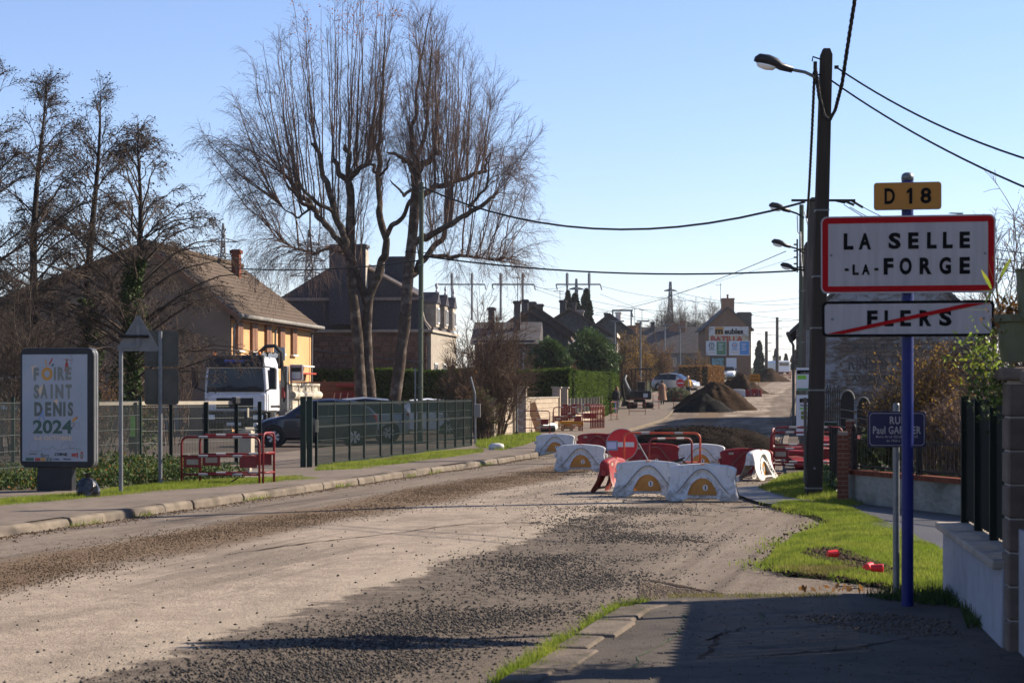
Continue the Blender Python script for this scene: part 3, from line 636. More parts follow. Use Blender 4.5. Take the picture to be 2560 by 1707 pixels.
# ---- loose stones
Lv = np.vectorize(L); rz = np.vectorize(road_z)
def band(n, y0, y1, tf, prob=None, py=1.0):
    yy = y0 + (y1 - y0) * rng.uniform(0, 1, n) ** py; P = np.column_stack([Lv(yy) + tf(yy, n), yy])
    if prob is not None: P = P[rng.uniform(0, 1, n) < prob(P)]
    return P, rz(P[:, 0], P[:, 1])
def gcen(y): return np.interp(y, [10, 16, 20, 26, 34], [7.35, 7.4, 7.3, 6.6, 6.2])
P, z = band(105000, 10.8, 28, lambda y, n: gcen(y) + rng.normal(0, .46, n) + .2 * np.sin(y * .9), lambda P: np.clip(.6 + .8 * vnoise(P, 1.1, 4), .03, 1), 1.25)
k = rng.uniform(0, 1, len(P)) < .62
stones('dark_gravel', 'band of loose dark gravel along the street', P[k], z[k], .004, .017, 'gravel_dark')
stones('pale_gravel', 'paler stones mixed into the dark gravel band', P[~k], z[~k], .004, .017, 'gravel_grey')
P, z = band(2600, 11, 36, lambda y, n: rng.uniform(3.5, 12, n) - 1.2 * rng.uniform(0, 1, n), lambda P: np.clip(.25 + .8 * vnoise(P, .8, 8), .04, 1), 1.2)
stones('loose_gravel', 'scattered dark stones over the junction', P, z, .005, .019, 'gravel_dark')
P, z = band(60000, 14.5, 50, lambda y, n: 2.45 + rng.normal(0, .40, n) + .2 * np.sin(y * .5), lambda P: np.clip(.5 + .7 * vnoise(P, 1.3, 6), .05, 1), 1.1)
stones('brown_gravel', 'band of brown gravel along the left lane', P, z, .004, .014, 'gravel_brown')
P, z = band(20000, 27, 52, lambda y, n: rng.uniform(2, 11.5, n), lambda P: np.clip(.45 + .9 * vnoise(P, .9, 12), .02, 1), 1)
stones('grey_gravel', 'grey gravel spread around the water barriers', P, z, .006, .018, 'gravel_grey')
pp = [tuple(gp(a, b))[:2] for a, b in ((1600, 1455), (1813, 1489), (1794, 1502), (1590, 1508))]; P = scatter(pp, 5000)
stones('patch_gravel', 'gravel filling a sunken road patch near the kerb', P, rz(P[:, 0], P[:, 1]), .007, .018, 'gravel_beige')
P = scatter([(-.2, 10.5), (.2, 12), (.9, 14.9), (3.2, 15.2), (2.9, 10.5)], 900); stones('pavement_grit', 'grit scattered on the near pavement', P, np.full(len(P), .085), .004, .012, 'gravel_beige')
P = scatter([(2.3, 12.9), (2.9, 12.7), (3.0, 13.6), (2.6, 14.2), (1.9, 13.9)], 900); stones('wall_debris', 'gravel and debris on the pavement by the white wall', P, np.full(len(P), .085), .005, .02, 'gravel_beige')
P, z = band(5000, 20, 50, lambda y, n: rng.exponential(.12, n), None); stones('gutter_grit', 'brown grit along the left gutter', P, z, .006, .02, 'gravel_brown')
# ---- heaps
def heap(name, label, x, y, rx, ry, h, m, seed, n=46, sharp=1.0, lumps=.12, rot=0):
    r = np.linspace(0, 1, n); a = np.linspace(0, 2 * math.pi, 64, endpoint=False); V = []
    for i, rr in enumerate(r):
        for t in a:
            e = 1 + .09 * math.sin(2 * t + seed) + .06 * math.sin(5 * t + seed * 2) + .03 * math.sin(11 * t + seed)
            px, py = rr * rx * e * math.cos(t), rr * ry * e * math.sin(t)
            if rot: px, py = px * math.cos(rot) - py * math.sin(rot), px * math.sin(rot) + py * math.cos(rot)
            V.append((px, py, 0))
    V = np.array(V); rad = np.repeat(r, 64); prof = np.clip(1 - rad ** sharp, 0, 1) * .92 + .08 * np.exp(-(rad / .22) ** 2) * 0
    tip = 1 / (1 + np.exp(-(rad - .12) * 40)); prof = prof * tip + (1 - tip) * (prof[rad > .12].max())
    Z = h * prof + h * lumps * (vnoise(V, 2.2 / max(rx, .5) * 2, seed) + .5 * vnoise(V, 6.5 / max(rx, .5) * 2, seed + 1)) * np.clip(1 - rad, 0, .5) * 2 + rng.normal(0, .012, len(V)) * (rad < 1)
    gz = np.array([G(y + v[1]) for v in V]) - G(y); V[:, 2] = np.maximum(Z, -.02) + gz
    Fc = [(i * 64 + k, i * 64 + (k + 1) % 64, (i + 1) * 64 + (k + 1) % 64, (i + 1) * 64 + k) for i in range(n - 1) for k in range(64)]
    o = fast_mesh(name, V, Fc, m, smooth=True, n=4); o.location = (x, y, G(y) + .03); tag(o, label, 'heap')
    k = rng.integers(0, len(V), 1500); Q = V[k] + rng.normal(0, .03, (1500, 3)); cm = {'heap_brown': 'heap_brown', 'heap_dark': 'heap_dark', 'heap_grey': 'heap_grey'}[m]; c = stones('clods', None, Q[:, :2], Q[:, 2], .008 * max(rx, 1) / 2, .03 * max(rx, 1) / 2, cm, o); c['kind'] = 'stuff'
    a_ = rng.uniform(0, 6.28, 500); q_ = 1 + np.abs(rng.normal(0, .16, 500)); S_ = np.column_stack([np.cos(a_) * rx * q_, np.sin(a_) * ry * q_]); c = stones('spill', None, S_, np.array([G(y + v) - G(y) for v in S_[:, 1]]), .015, .05, cm, o); c['kind'] = 'stuff'
    return o
p = at(1752, 0, 54); heap('earth_heap', 'long low dark earth heap behind the plastic barriers', p.x, 54, 2.15, 1.2, .70, 'heap_dark', 1, sharp=3.2, lumps=.16)
p = at(1786, 0, 132); h2 = heap('earth_heap', 'tall brown earth heap beside the man in the mustard jacket', p.x, 132, 2.65, 2.5, 2.05, 'heap_brown', 2, sharp=1.1)
p = at(1762, 0, 129.0); heap('gravel_heap', 'dark grey gravel heap in front of the tall brown heap', p.x, 129, 1.95, 1.7, 1.25, 'heap_grey', 3, sharp=1.15)
p = at(1852, 0, 168); heap('earth_heap', 'lumpy earth heap behind the yellow roadworks board', p.x, 168, 2.4, 2.0, 1.75, 'heap_brown', 4, sharp=1.3, lumps=.25)
p = at(1924, 0, 240); heap('earth_heap', 'farthest earth heap, below the brick gable with billboards', p.x, 240, 2.75, 2.6, 1.85, 'heap_brown', 5, sharp=1.1)
# ------------------------------------------------------------------ buildings (local x = width, y = depth, origin at a front corner on the ground)
def wall_box(par, x0, x1, y0, y1, z0, z1, m, name='wall'): return MB().box(((x0 + x1) / 2, (y0 + y1) / 2, (z0 + z1) / 2), (x1 - x0, y1 - y0, z1 - z0)).build(name, m, par)
def chimney(par, x, y, w, d, z0, z1, m, pot=0, name='chimney', cap=True):
    c = MB().box((x, y, (z0 + z1) / 2), (w, d, z1 - z0)).build(name, m, par)
    if cap: MB().box((x, y, z1 - .12), (w + .16, d + .16, .16)).build('cap', m, c, bevel=.02)
    for k in range(pot):
        px = x + (k - (pot - 1) / 2) * .45; MB().lathe([(.13, z1 - .03), (.12, z1 + .4), (.16, z1 + .42), (.16, z1 + .5)], 10, (px, y, 0)).build('pot', 'brick', c)
    return c
def window(par, x, z, w, h, y=0, axis='x', frame='white_paint', pane='glass_dark', sill=True, sh=None):
    """a window on a wall facing -y (axis x) or +x (axis y, x then is the depth along the wall and y the wall's x)"""
    def bx(a0, a1, d0, d1, z0, z1):
        if axis == 'x': return (((a0 + a1) / 2, (d0 + d1) / 2 + y, (z0 + z1) / 2), (a1 - a0, d1 - d0, z1 - z0))
        return ((y - (d0 + d1) / 2, (a0 + a1) / 2, (z0 + z1) / 2), (d1 - d0, a1 - a0, z1 - z0))
    f = MB()
    for a0, a1, z0, z1 in ((x - w / 2, x - w / 2 + .07, z, z + h), (x + w / 2 - .07, x + w / 2, z, z + h), (x - w / 2 + .07, x + w / 2 - .07, z, z + .07), (x - w / 2 + .07, x + w / 2 - .07, z + h - .07, z + h), (x - .03, x + .03, z + .07, z + h - .07)):
        f.box(*bx(a0, a1, -.05, .03, z0, z1))
    o = f.build('window', frame, par); MB().box(*bx(x - w / 2 + .06, x + w / 2 - .06, -.02, .0, z + .06, z + h - .06)).build('pane', pane, o)
    if sill: MB().box(*bx(x - w / 2 - .08, x + w / 2 + .08, -.14, .02, z - .08, z - .005)).build('sill', 'white_paint', o)
    if sh:
        for k in (-1, 1): MB().box(*bx(x + k * w / 4 - w / 4 + .02, x + k * w / 4 + w / 4 - .02, -.09, -.055, z + .03, z + h - .02)).build('shutter', sh, o)
    return o
# --- yellow rendered house left of the birches
yh = thing('yellow_house', 'two-storey house, ochre side facade, dark gable and brown tiled roof', 'house', (-11.9, 84, 0), -math.atan(.12))
gz = lambda: None
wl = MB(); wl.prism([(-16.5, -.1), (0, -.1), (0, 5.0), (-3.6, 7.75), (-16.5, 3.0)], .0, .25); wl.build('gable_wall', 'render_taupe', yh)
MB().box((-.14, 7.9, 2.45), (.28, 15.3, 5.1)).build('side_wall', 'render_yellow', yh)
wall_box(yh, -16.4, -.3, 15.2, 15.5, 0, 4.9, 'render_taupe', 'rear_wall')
for k in range(15):                                     # tile courses on the lit slope
    a = k / 15; b = (k + 1.25) / 15; sx, sz = 4.05, -3.05
    x0, z0 = -3.6 + sx * a, 7.85 + sz * a; x1, z1 = -3.6 + sx * b, 7.85 + sz * b; nx, nz = .6, .8
    lift = .018; mb = MB(); vs = []
    for yy in (-.35, 15.9): vs += [(x0, yy, z0), (x1 + nx * lift, yy, z1 + nz * lift), (x1 + nx * (lift + .05), yy, z1 + nz * (lift + .05)), (x0 + nx * .04, yy, z0 + nz * .04)]
    mb.add(vs, [(0, 1, 2, 3), (7, 6, 5, 4), (0, 4, 5, 1), (1, 5, 6, 2), (2, 6, 7, 3), (3, 7, 4, 0)]); mb.build('tile_course', 'tile_roof', yh)
mb = MB(); mb.add([(-3.6, -.35, 7.85), (-17.2, -.35, 2.84), (-17.2, -.35, 3.04), (-3.6, -.35, 8.02), (-3.6, 15.9, 7.85), (-17.2, 15.9, 2.84), (-17.2, 15.9, 3.04), (-3.6, 15.9, 8.02)], [(0, 1, 2, 3), (7, 6, 5, 4), (0, 4, 5, 1), (1, 5, 6, 2), (2, 6, 7, 3), (3, 7, 4, 0)]); mb.build('roof', 'tile_roof', yh)
mb = MB(); mb.tube([(-3.6, -.36, 8.0), (-3.6, 15.9, 8.0)], .12, 8); mb.build('ridge', 'tile_roof', yh)
mb = MB(); mb.box((-1.55, -.36, 6.35), (.05, .04, .05)); mb.add([(-3.6, -.4, 7.72), (.5, -.4, 4.63), (.5, -.4, 4.86), (-3.6, -.4, 7.95), (-3.6, -.352, 7.72), (.5, -.352, 4.63), (.5, -.352, 4.86), (-3.6, -.352, 7.95)], [(0, 1, 2, 3), (7, 6, 5, 4), (0, 4, 5, 1), (1, 5, 6, 2), (2, 6, 7, 3), (3, 7, 4, 0)]); mb.build('verge_board', 'shutter', yh)
g = MB().tube([(.55, -.4, 4.86), (.55, 15.95, 4.86)], .09, 8).build('gutter', 'concrete', yh)
for yy in (.25, 7.6, 15.3): MB().tube([(.5, yy, 4.85), (.12, yy, 4.5), (.08, yy, .1)], .05, 8).build('downpipe', 'galv', yh)
MB().box((.2, 7.7, 4.72), (.4, 15.4, .05)).build('soffit', 'shutter', yh)
for s in (1.33, 3.86, 6.47, 9.09, 11.6): window(yh, s, 3.45, .95, 1.28, 0.03, 'y', 'shutter', 'glass_dark', True, 'shutter')
for s in (3, 9.5): window(yh, s, .9, 1.2, 1.3, 0.03, 'y', 'white_paint', 'glass_dark', True)
MB().box((.25, 12.9, 2.55), (.5, 3.4, .08)).build('awning', 'ink_red', yh, bevel=.02); MB().box((.26, 12.9, 2.9), (.5, 2.4, .07)).build('awning', 'white_paint', yh)
sb = MB().box((.06, 7.3, 3.0), (.06, 2.2, .75)).build('sign_board', 'white_paint', yh); MB().box((.095, 7.3, 3.0), (.01, 1.8, .3)).build('stripe', 'ink_red', sb)
chimney(yh, -2.75, 11.5, .38, .38, 7.0, 8.5, 'brick', 0)
MB().box((-2.6, -.03, 1.05), (.75, .06, 2.1)).build('door', 'render_grey', yh, bevel=.01)
for x in (-9.5, -13): window(yh, x, 1.0, 1.3, 1.3, 0.0, 'x', 'white_paint', 'glass_dark')
# --- stone house with mansard roof
sh = thing('stone_house', 'brown stone house with slate mansard gable and big chimney', 'house', (-12.9, 106, 0), -math.atan(.12))
W = 8.55
wall_box(sh, .12, W - .12, .07, 9.2, 0, 4.8, 'mortar_stone')
z = .9; row = 0; meshes = [MB().box((0, 0, 0), (1, 1, 1)).build('stone_src', 'stone', None, bevel=.0)]
src = meshes[0].data; bpy.data.objects.remove(meshes[0])
bmx = bmesh.new(); bmx.from_mesh(src); bmesh.ops.bevel(bmx, geom=bmx.edges[:], offset=.07, segments=1, affect='EDGES'); bmx.to_mesh(src); bmx.free()
def stone_obj(name, par, x, y, z, dx, dy, dz):
    o = bpy.data.objects.new(name, src); COL.objects.link(o); o.parent = par; o.location = (x, y, z); o.scale = (dx, dy, dz); o.rotation_euler = (random.gauss(0, .02), random.gauss(0, .012), random.gauss(0, .02)); return o
while z < 4.7:
    hgt = random.uniform(.25, .31); x = .06 - (row % 2) * .2
    while x < W - .1:
        w = random.uniform(.34, .58); x1 = min(x + w, W - .08)
        if x1 - max(x, .08) > .12: stone_obj('stone', sh, (max(x, .08) + x1) / 2, .06 + random.uniform(-.015, .015), z + hgt / 2, x1 - max(x, .08) - .035, .16, hgt - .035)
        x = x1
    z += hgt; row += 1
MB().box((W / 2, .04, 4.88), (W + .1, .34, .16)).build('cornice', 'stone_light', sh, bevel=.02)
MB().box((W / 2, 4.7, 4.88), (W + .5, 9.6, .14)).build('eaves', 'stone_light', sh)
MB().box((W - .02, 4.7, 2.4), (.28, 9.1, 4.79)).build('side_wall', 'stone_light', sh)
mb = MB(); mb.prism([(0, 4.97), (W, 4.97), (W - .25, 5.35), (W - .5, 6.55), (.5, 6.55), (.25, 5.35)], .12, 9.3); mb.build('mansard', 'slate', sh)
mb = MB(); mb.prism([(.35, 6.56), (W - .35, 6.56), (W / 2 - .1, 8.82)], .1, 9.3); mb.build('upper_roof', 'slate', sh)
MB().box((W / 2, .06, 6.58), (W - .6, .14, .16)).build('break_moulding', 'mortar_stone', sh)
mb = MB(); mb.tube([(W / 2 - .1, .08, 8.86), (W - .3, .08, 6.62)], .09, 6); mb.build('verge', 'mortar_stone', sh)
mb = MB(); mb.tube([(W - .48, .12, 6.55), (W - .35, .1, 5.9), (W - .2, .08, 5.4), (W + .12, .06, 5.0)], .07, 6); mb.build('hip_flashing', 'stone_light', sh)
c1 = chimney(sh, 4.3, -.1, 1.95, .75, 5.2, 9.45, 'slate', 1); chimney(sh, 5.75, 6, 1.15, .8, 7.4, 9.2, 'slate', 0)
MB().box((5.285, -.12, 7.2), (.03, .8, 3.9)).build('lit_edge', 'stone_light', c1)  # pale panel: sunlight on the chimney's right side, put into the colour
for k, yy in enumerate((1.6, 4.6, 7.6)):
    d = MB().box((W - .15, yy, 5.75), (.8, 1.1, 1.25)).build('dormer', 'stone_light', sh, bevel=.02); window(d, yy, 5.3, .75, .85, W + .26, 'y', 'white_paint', 'glass_dark', False)
    m2 = MB(); m2.prism([(-.65, 6.38), (.65, 6.38), (0, 7.0)], 0, .9); r = m2.build('dormer_roof', 'slate', d, loc=(W - .6, yy, 0), rz=R(90)); r.location = (W + .32, yy, 0)
    MB().lathe([(.05, 6.9), (.09, 7.05), (.04, 7.15), (.08, 7.28), (.02, 7.5)], 8, (W + .2, yy, 0)).build('finial', 'white_paint', d)
for s in (1.7, 4.7, 7.6): window(sh, s, 1.2, 1.0, 2.0, W + .13, 'y', 'white_paint', 'glass_dark')
mb = MB(); mb.tube([(.1, -.08, 4.15), (4.5, -.1, 3.62), (8.2, -.1, 3.2)], .03, 6); mb.build('conduit', 'galv', sh)
# --- generic gabled house for the row up the street
def gable_house(label, u, Y, wpx, vapex, veave, depth, wallm, roofm, slope=.15, chs=(), win=0, facew=0, ridge_x=False, pots=0, group=None):
    s = F / Y; w = wpx / s; za = EYE + (HOR - vapex) / s; ze = EYE + (HOR - veave) / s; g0 = G(Y)
    h = thing('house', label, 'house', ((u - wpx / 2 - 1280) / s, Y, g0), -math.atan(slope), group); za -= g0; ze -= g0
    if not ridge_x:
        MB().prism([(0, -.3), (w, -.3), (w, ze), (w / 2, za), (0, ze)], 0, depth).build('wall', wallm, h)
        for sg in (-1, 1):
            mb = MB(); dx = w / 2 * 1.08; dz = (za - ze) * 1.08; vs = []
            for yy in (-.3, depth + .3): vs += [(w / 2, yy, za + .02), (w / 2 + sg * dx, yy, za - dz + .02), (w / 2 + sg * dx, yy, za - dz + .2), (w / 2, yy, za + .2)]
            mb.add(vs, [(0, 1, 2, 3), (7, 6, 5, 4), (0, 4, 5, 1), (1, 5, 6, 2), (2, 6, 7, 3), (3, 7, 4, 0)]); mb.build('roof', roofm, h)
        for k in range(win): window(h, 1.5 + k * (depth - 3) / max(win - 1, 1), ze - 1.9, .9, 1.4, w + .03, 'y', 'white_paint', 'glass_dark')
        for k in range(facew): window(h, w * (k + 1) / (facew + 1), ze - 1.7, .8, 1.2, 0, 'x', 'white_paint', 'glass_dark')
    else:
        MB().box((w / 2, depth / 2, ze / 2), (w, depth, ze + .3)).build('wall', wallm, h)
        mb = MB(); vs = []
        for xx in (-.3, w + .3): vs += [(xx, -.35, ze - .1), (xx, depth / 2, za), (xx, depth + .35, ze - .1), (xx, depth / 2, ze - .1)]
        mb.add(vs, [(0, 1, 3), (1, 2, 3), (4, 7, 5), (5, 7, 6), (0, 4, 5, 1), (1, 5, 6, 2), (0, 3, 7, 4), (3, 2, 6, 7)]); mb.build('roof', roofm, h)
        for k in range(facew): window(h, w * (k + .7) / facew, ze - 1.9, .8, 1.2, 0, 'x', 'white_paint', 'glass_dark')
    for cx, cy, cw, zt, cm in chs: chimney(h, (cx - u + wpx / 2) / s, cy, cw, .6, ze + .3 if not ridge_x else ze + .5, EYE + (HOR - zt) / s - g0, cm, pots)
    return h
gable_house('low dark-roofed house half hidden behind the bare brown shrub', 1262, 132, 150, 800, 856, 8, 'slate_far', 'slate_far', .06, ((1288, 2.6, .42, 748, 'slate_far'), (1222, 2.6, .4, 764, 'slate_far')), 0, 3, True)
gable_house('house with brown tiled roof verge, nearest the bare shrub', 1325, 138, 190, 781, 843, 7, 'slate_far', 'tile_far', .055, ((1310, 1.2, .45, 747, 'slate_far'),), 2, 1)
gable_house('second house with parallel brown roof verge and stubby chimneys', 1333, 147, 196, 766, 834, 9, 'slate_far', 'tile_far', .055, ((1327, 1.5, .6, 752, 'slate_far'), (1343, 4, .55, 754, 'slate_far')), 2, 0)
gable_house('pale-sided house with slate gable and tall paired chimneys', 1425, 165, 232, 775, 848, 11, 'slate_far', 'tile_far', .075, ((1406, 1, .5, 749, 'slate_far'), (1434, .6, .35, 755, 'slate_far'), (1444, 6, .5, 768, 'render_grey')), 3, 0)
h = bpy.data.objects['house.003']; wg = (F / 165); MB().box((4.0, -.04, 2.3), (7.4, .08, 4.9)).build('gable_render', 'render_grey', h); MB().box((7.735, 5.4, 2.6), (.06, 10.6, 5.0)).build('side_render', 'render_cream', h)
for k in range(3): window(h, 2 + k * 3.2, 3.0, .9, 1.5, 7.79, 'y', 'white_paint', 'glass_dark')
gable_house('small slate-gabled house with a white chimney farther up the row', 1524, 205, 132, 787, 838, 12, 'slate_far', 'slate_far', .09, ((1514, 1, .35, 781, 'slate_far'), (1542, 4, .55, 776, 'render_cream'), (1575, 7, .9, 808, 'brick_far')), 0, 0)
h = bpy.data.objects['house.004']; MB().box((2.7, -.04, 2.0), (5.2, .08, 5.6)).build('gable_render', 'render_grey', h)
gable_house('long row house under one dark slate roof left of the billboard gable', 1672, 272, 176, 815, 881, 8, 'render_grey', 'slate_far', .0, ((1600, 3.5, .8, 804, 'brick_far'), (1636, 3.5, .5, 802, 'slate_far'), (1690, 3.5, 1.4, 806, 'brick_far'), (1712, 3.5, .8, 799, 'brick_far')), 0, 3, True)
# --- brick gable with old furniture sign and billboards
Y = 262; s = F / Y; g0 = G(Y)
bh = thing('billboard_house', 'brick gable house with faded furniture sign and two billboards', 'house', ((1762 - 1280) / s, Y, g0), 0)
zz = lambda v: EYE + (HOR - v) / s - g0
xx = lambda u: (u - 1762) / s
w = xx(1877)
MB().prism([(0, -.4), (w, -.4), (w, zz(821)), (w / 2, zz(770)), (0, zz(819))], 0, 9).build('wall', 'gable_brick', bh)
MB().box((w + .01, 4.5, zz(821) / 2 - .2), (.06, 8.9, zz(821))).build('side_wall', 'brick_far', bh)
for sg in (-1, 1):
    mb = MB(); dx = w / 2 * 1.14; dz = (zz(770) - zz(820)) * 1.14; vs = []
    for yy in (-.25, 9.3): vs += [(w / 2, yy, zz(770) + .02), (w / 2 + sg * dx, yy, zz(770) - dz), (w / 2 + sg * dx, yy, zz(770) - dz + .18), (w / 2, yy, zz(770) + .2)]
    mb.add(vs, [(0, 1, 2, 3), (7, 6, 5, 4), (0, 4, 5, 1), (1, 5, 6, 2), (2, 6, 7, 3), (3, 7, 4, 0)]); mb.build('roof', 'slate_far', bh)
chimney(bh, xx(1820.5), .7, 31 / s, 1.2, zz(785), zz(745), 'brick_far', 1)
dm = MB().box((xx(1866), 3.2, zz(806)), (1.9, 2.2, 2.0)).build('dormer', 'slate_far', bh); MB().prism([(-1.1, 0), (1.1, 0), (.8, .45), (-.8, .45)], 0, 2.4).build('dormer_roof', 'slate_far', dm, loc=(xx(1866), 2, zz(806) + 1.0))
def cz(x, y): return (1480 + x / 4.127, 700 + y / 4.127)
def board(par, x0, y0, x1, y1, m, y=-.06, th=.04, name='panel'):
    a, b = cz(x0, y0), cz(x1, y1); return MB().box(((xx(a[0]) + xx(b[0])) / 2, y, (zz(a[1]) + zz(b[1])) / 2), (xx(b[0]) - xx(a[0]), th, zz(a[1]) - zz(b[1]))).build(name, m, par)
def wtext(par, t, x0, y0, x1, y1, m, y, bold=.03, space=1.0):
    a, b = cz(x0, y0), cz(x1, y1); return lettering(t, m, par, xx(a[0]), xx(b[0]), zz(b[1]), zz(a[1]), y, bold, space, th=.01)
ps = board(bh, 1205, 480, 1615, 572, 'old_sign', -.02, .03, 'painted_sign'); board(ps, 1268, 484, 1356, 566, 'ink_orange', -.045, .01, 'colour_field')
wtext(ps, 'm', 1272, 508, 1350, 556, 'sign_black', -.053, .06); wtext(ps, 'eubles', 1366, 500, 1560, 560, 'sign_black', -.04, .05)
wtext(ps, 'Ets', 1213, 495, 1250, 512, 'ink_grey', -.04)
p2 = board(bh, 1205, 573, 1615, 628, 'old_sign_cream', -.02, .03, 'painted_sign'); wtext(p2, 'BATILLA', 1225, 578, 1560, 640, 'ink_red', -.04, .05)
for x0, x1, mc, ml in ((1175, 1385, 'board_green', 'ink_green'), (1412, 1625, 'board_blue', 'ink_red')):
    b = board(bh, x0, 628, x1, 777, 'board_white', -.12, .1, 'billboard'); board(b, (x0 + x1) / 2 + 4, 635, x1 - 6, 770, mc, -.178, .012, 'colour_field')
    a = cz(x0 + 58, 674); m = MB(); disc(m, 0, 0, 30 / 4.127 / s, 0, .01); m.build('emblem', ml if mc == 'board_green' else 'board_blue', b, loc=(xx(a[0]), -.185, zz(a[1]))); m = MB(); disc(m, 0, 0, 20 / 4.127 / s, 0, .01); m.build('emblem', 'board_white', b, loc=(xx(a[0]), -.197, zz(a[1])))
    if mc == 'board_green': wtext(b, 'Y', x0 + 44, 660, x0 + 72, 690, ml, -.2, .05)
    else: wtext(b, 'CK', x0 + 44, 664, x0 + 74, 686, ml, -.2, .05)
    board(b, x0 + 28, 710, x0 + 90, 722, 'ink_blue' if mc != 'board_green' else 'ink_grey', -.178, .01, 'print'); board(b, x0 + 28, 742, x0 + 92, 752, 'ink_peach', -.178, .01, 'print')
    for k in range(5): board(b, (x0 + x1) / 2 + 22 + (k % 2) * 4, 655 + k * 16, (x0 + x1) / 2 + 75 - (k % 3) * 8, 661 + k * 16, 'board_white', -.188, .008, 'print')
f = board(bh, 1218, 790, 1368, 900, 'dark_frame', -.16, .14, 'poster_case'); board(f, 1236, 806, 1358, 890, 'board_sky', -.24, .01, 'poster')
f = board(bh, 1384, 803, 1490, 912, 'board_white', -.12, .06, 'blank_board')
m = MB(); m.tube([(xx(1803), .8, zz(745) - .5), (xx(1803), .8, zz(706))], .03, 6); m.tube([(xx(1790), .8, zz(712)), (xx(1806), .8, zz(712))], .03, 5); m.build('aerial', 'iron', bh)
# --- grey gable with faded painted advertising on the right
fh = thing('faded_house', 'grey gable house with faded painted advertising behind the town sign', 'house', (10.7, 75, 0), -math.atan(.15))
w = 7.0; MB().prism([(0, -.3), (w, -.3), (w, 4.0), (w / 2, 7.2), (0, 4.0)], 0, 11).build('wall', 'faded_wall', fh)
for sg in (-1, 1):
    mb = MB(); dx = w / 2 * 1.07; dz = 3.2 * 1.07; vs = []
    for yy in (-.15, 11.2): vs += [(w / 2, yy, 7.22), (w / 2 + sg * dx, yy, 7.22 - dz), (w / 2 + sg * dx, yy, 7.38 - dz), (w / 2, yy, 7.4)]
    mb.add(vs, [(0, 1, 2, 3), (7, 6, 5, 4), (0, 4, 5, 1), (1, 5, 6, 2), (2, 6, 7, 3), (3, 7, 4, 0)]); mb.build('roof', 'slate_far', fh)
mb = MB(); mb.tube([(-.3, -.2, 3.85), (-.3, 11.2, 3.85)], .08, 8); mb.build('gutter', 'pole_concrete', fh); MB().tube([(-.28, -.1, 3.8), (-.1, -.08, 3.4), (-.1, -.08, .1)], .05, 8).build('downpipe', 'pole_concrete', fh)
chimney(fh, 5.6, 3, .6, .6, 5, 6.55, 'brick_far')
def ftext(t, x0, y0, x1, y1, y=-.006):   # zoom pixels of the right-hand crop
    cv = lambda X: ((1900 + X / 3.136) - 1991) / (F / 75); cvz = lambda Yp: EYE + (HOR - (850 + Yp / 3.136)) / (F / 75)
    return lettering(t, 'faded_ink', fh, cv(x0), cv(x1), cvz(y1), cvz(y0), y, .03, 1.1, th=.004, name='faded_lettering')
ftext('MEUBLES', 715, 28, 1240, 82); ftext('RINSON LAV', 690, 130, 1240, 235); ftext('AGENCEMENT', 715, 275, 1180, 325); ftext('VILLE', 480, 350, 635, 378); ftext('ARIES', 480, 392, 635, 416)
# further houses on the shaded side: they stand behind the poles and shade the street
for k, (xo, yo, w, d, ze, za) in enumerate(((13.2, 90, 8, 14, 4.6, 7.6), (16.6, 108, 8, 14, 5.2, 8.4))):
    h = thing('house', ('grey terraced house just behind the faded gable', 'farther grey terraced house on the shaded side of the street')[k], 'house', (xo, yo, G(yo)), -math.atan(.15))
    MB().prism([(0, -.3), (w, -.3), (w, ze), (w / 2, za), (0, ze)], 0, d).build('wall', 'render_grey', h); MB().prism([(-.4, ze - .3), (w / 2, za + .02), (w + .4, ze - .3), (w + .4, ze - .1), (w / 2, za + .25), (-.4, ze - .1)], -.2, d + .2).build('roof', 'slate_far', h)
    MB().box((-.03, d / 2, 1.1), (.06, 1.0, 2.2)).build('door', 'shutter', h)
# wooden shed boards behind the truck
p = at(728, 0, 91); sd = thing('board_fence', 'red-brown fence of horizontal boards behind the tipper truck', 'fence', (p.x, 91, 0), 0)
for k in range(9): MB().box((1.5, 0, .3 + k * .215), (3.1, .035, .2)).build('board', 'plank_wall', sd, bevel=.006, seg=1)
for x in (0, 1.5, 3.0): MB().box((x, .06, 1.1), (.09, .08, 2.2)).build('post', 'plank_wall', sd)
p = at(833, 0, 90); rc = thing('red_shelter', 'dark red small shelter with light posts at the birch trunks', 'shelter', (p.x, 90, 0), 0)
MB().box((.48, .5, .85), (.96, 1, 1.7)).build('body', 'red_paint', rc); MB().box((.6, .4, 1.95), (.9, 1.2, .12)).build('roof', 'red_plastic', rc, bevel=.02)
for x in (.02, .3, .62): MB().tube([(x, -.05, 0), (x, -.05, 1.3), (x + .06, -.03, 1.62)], .022, 6).build('post', 'ink_peach', rc)
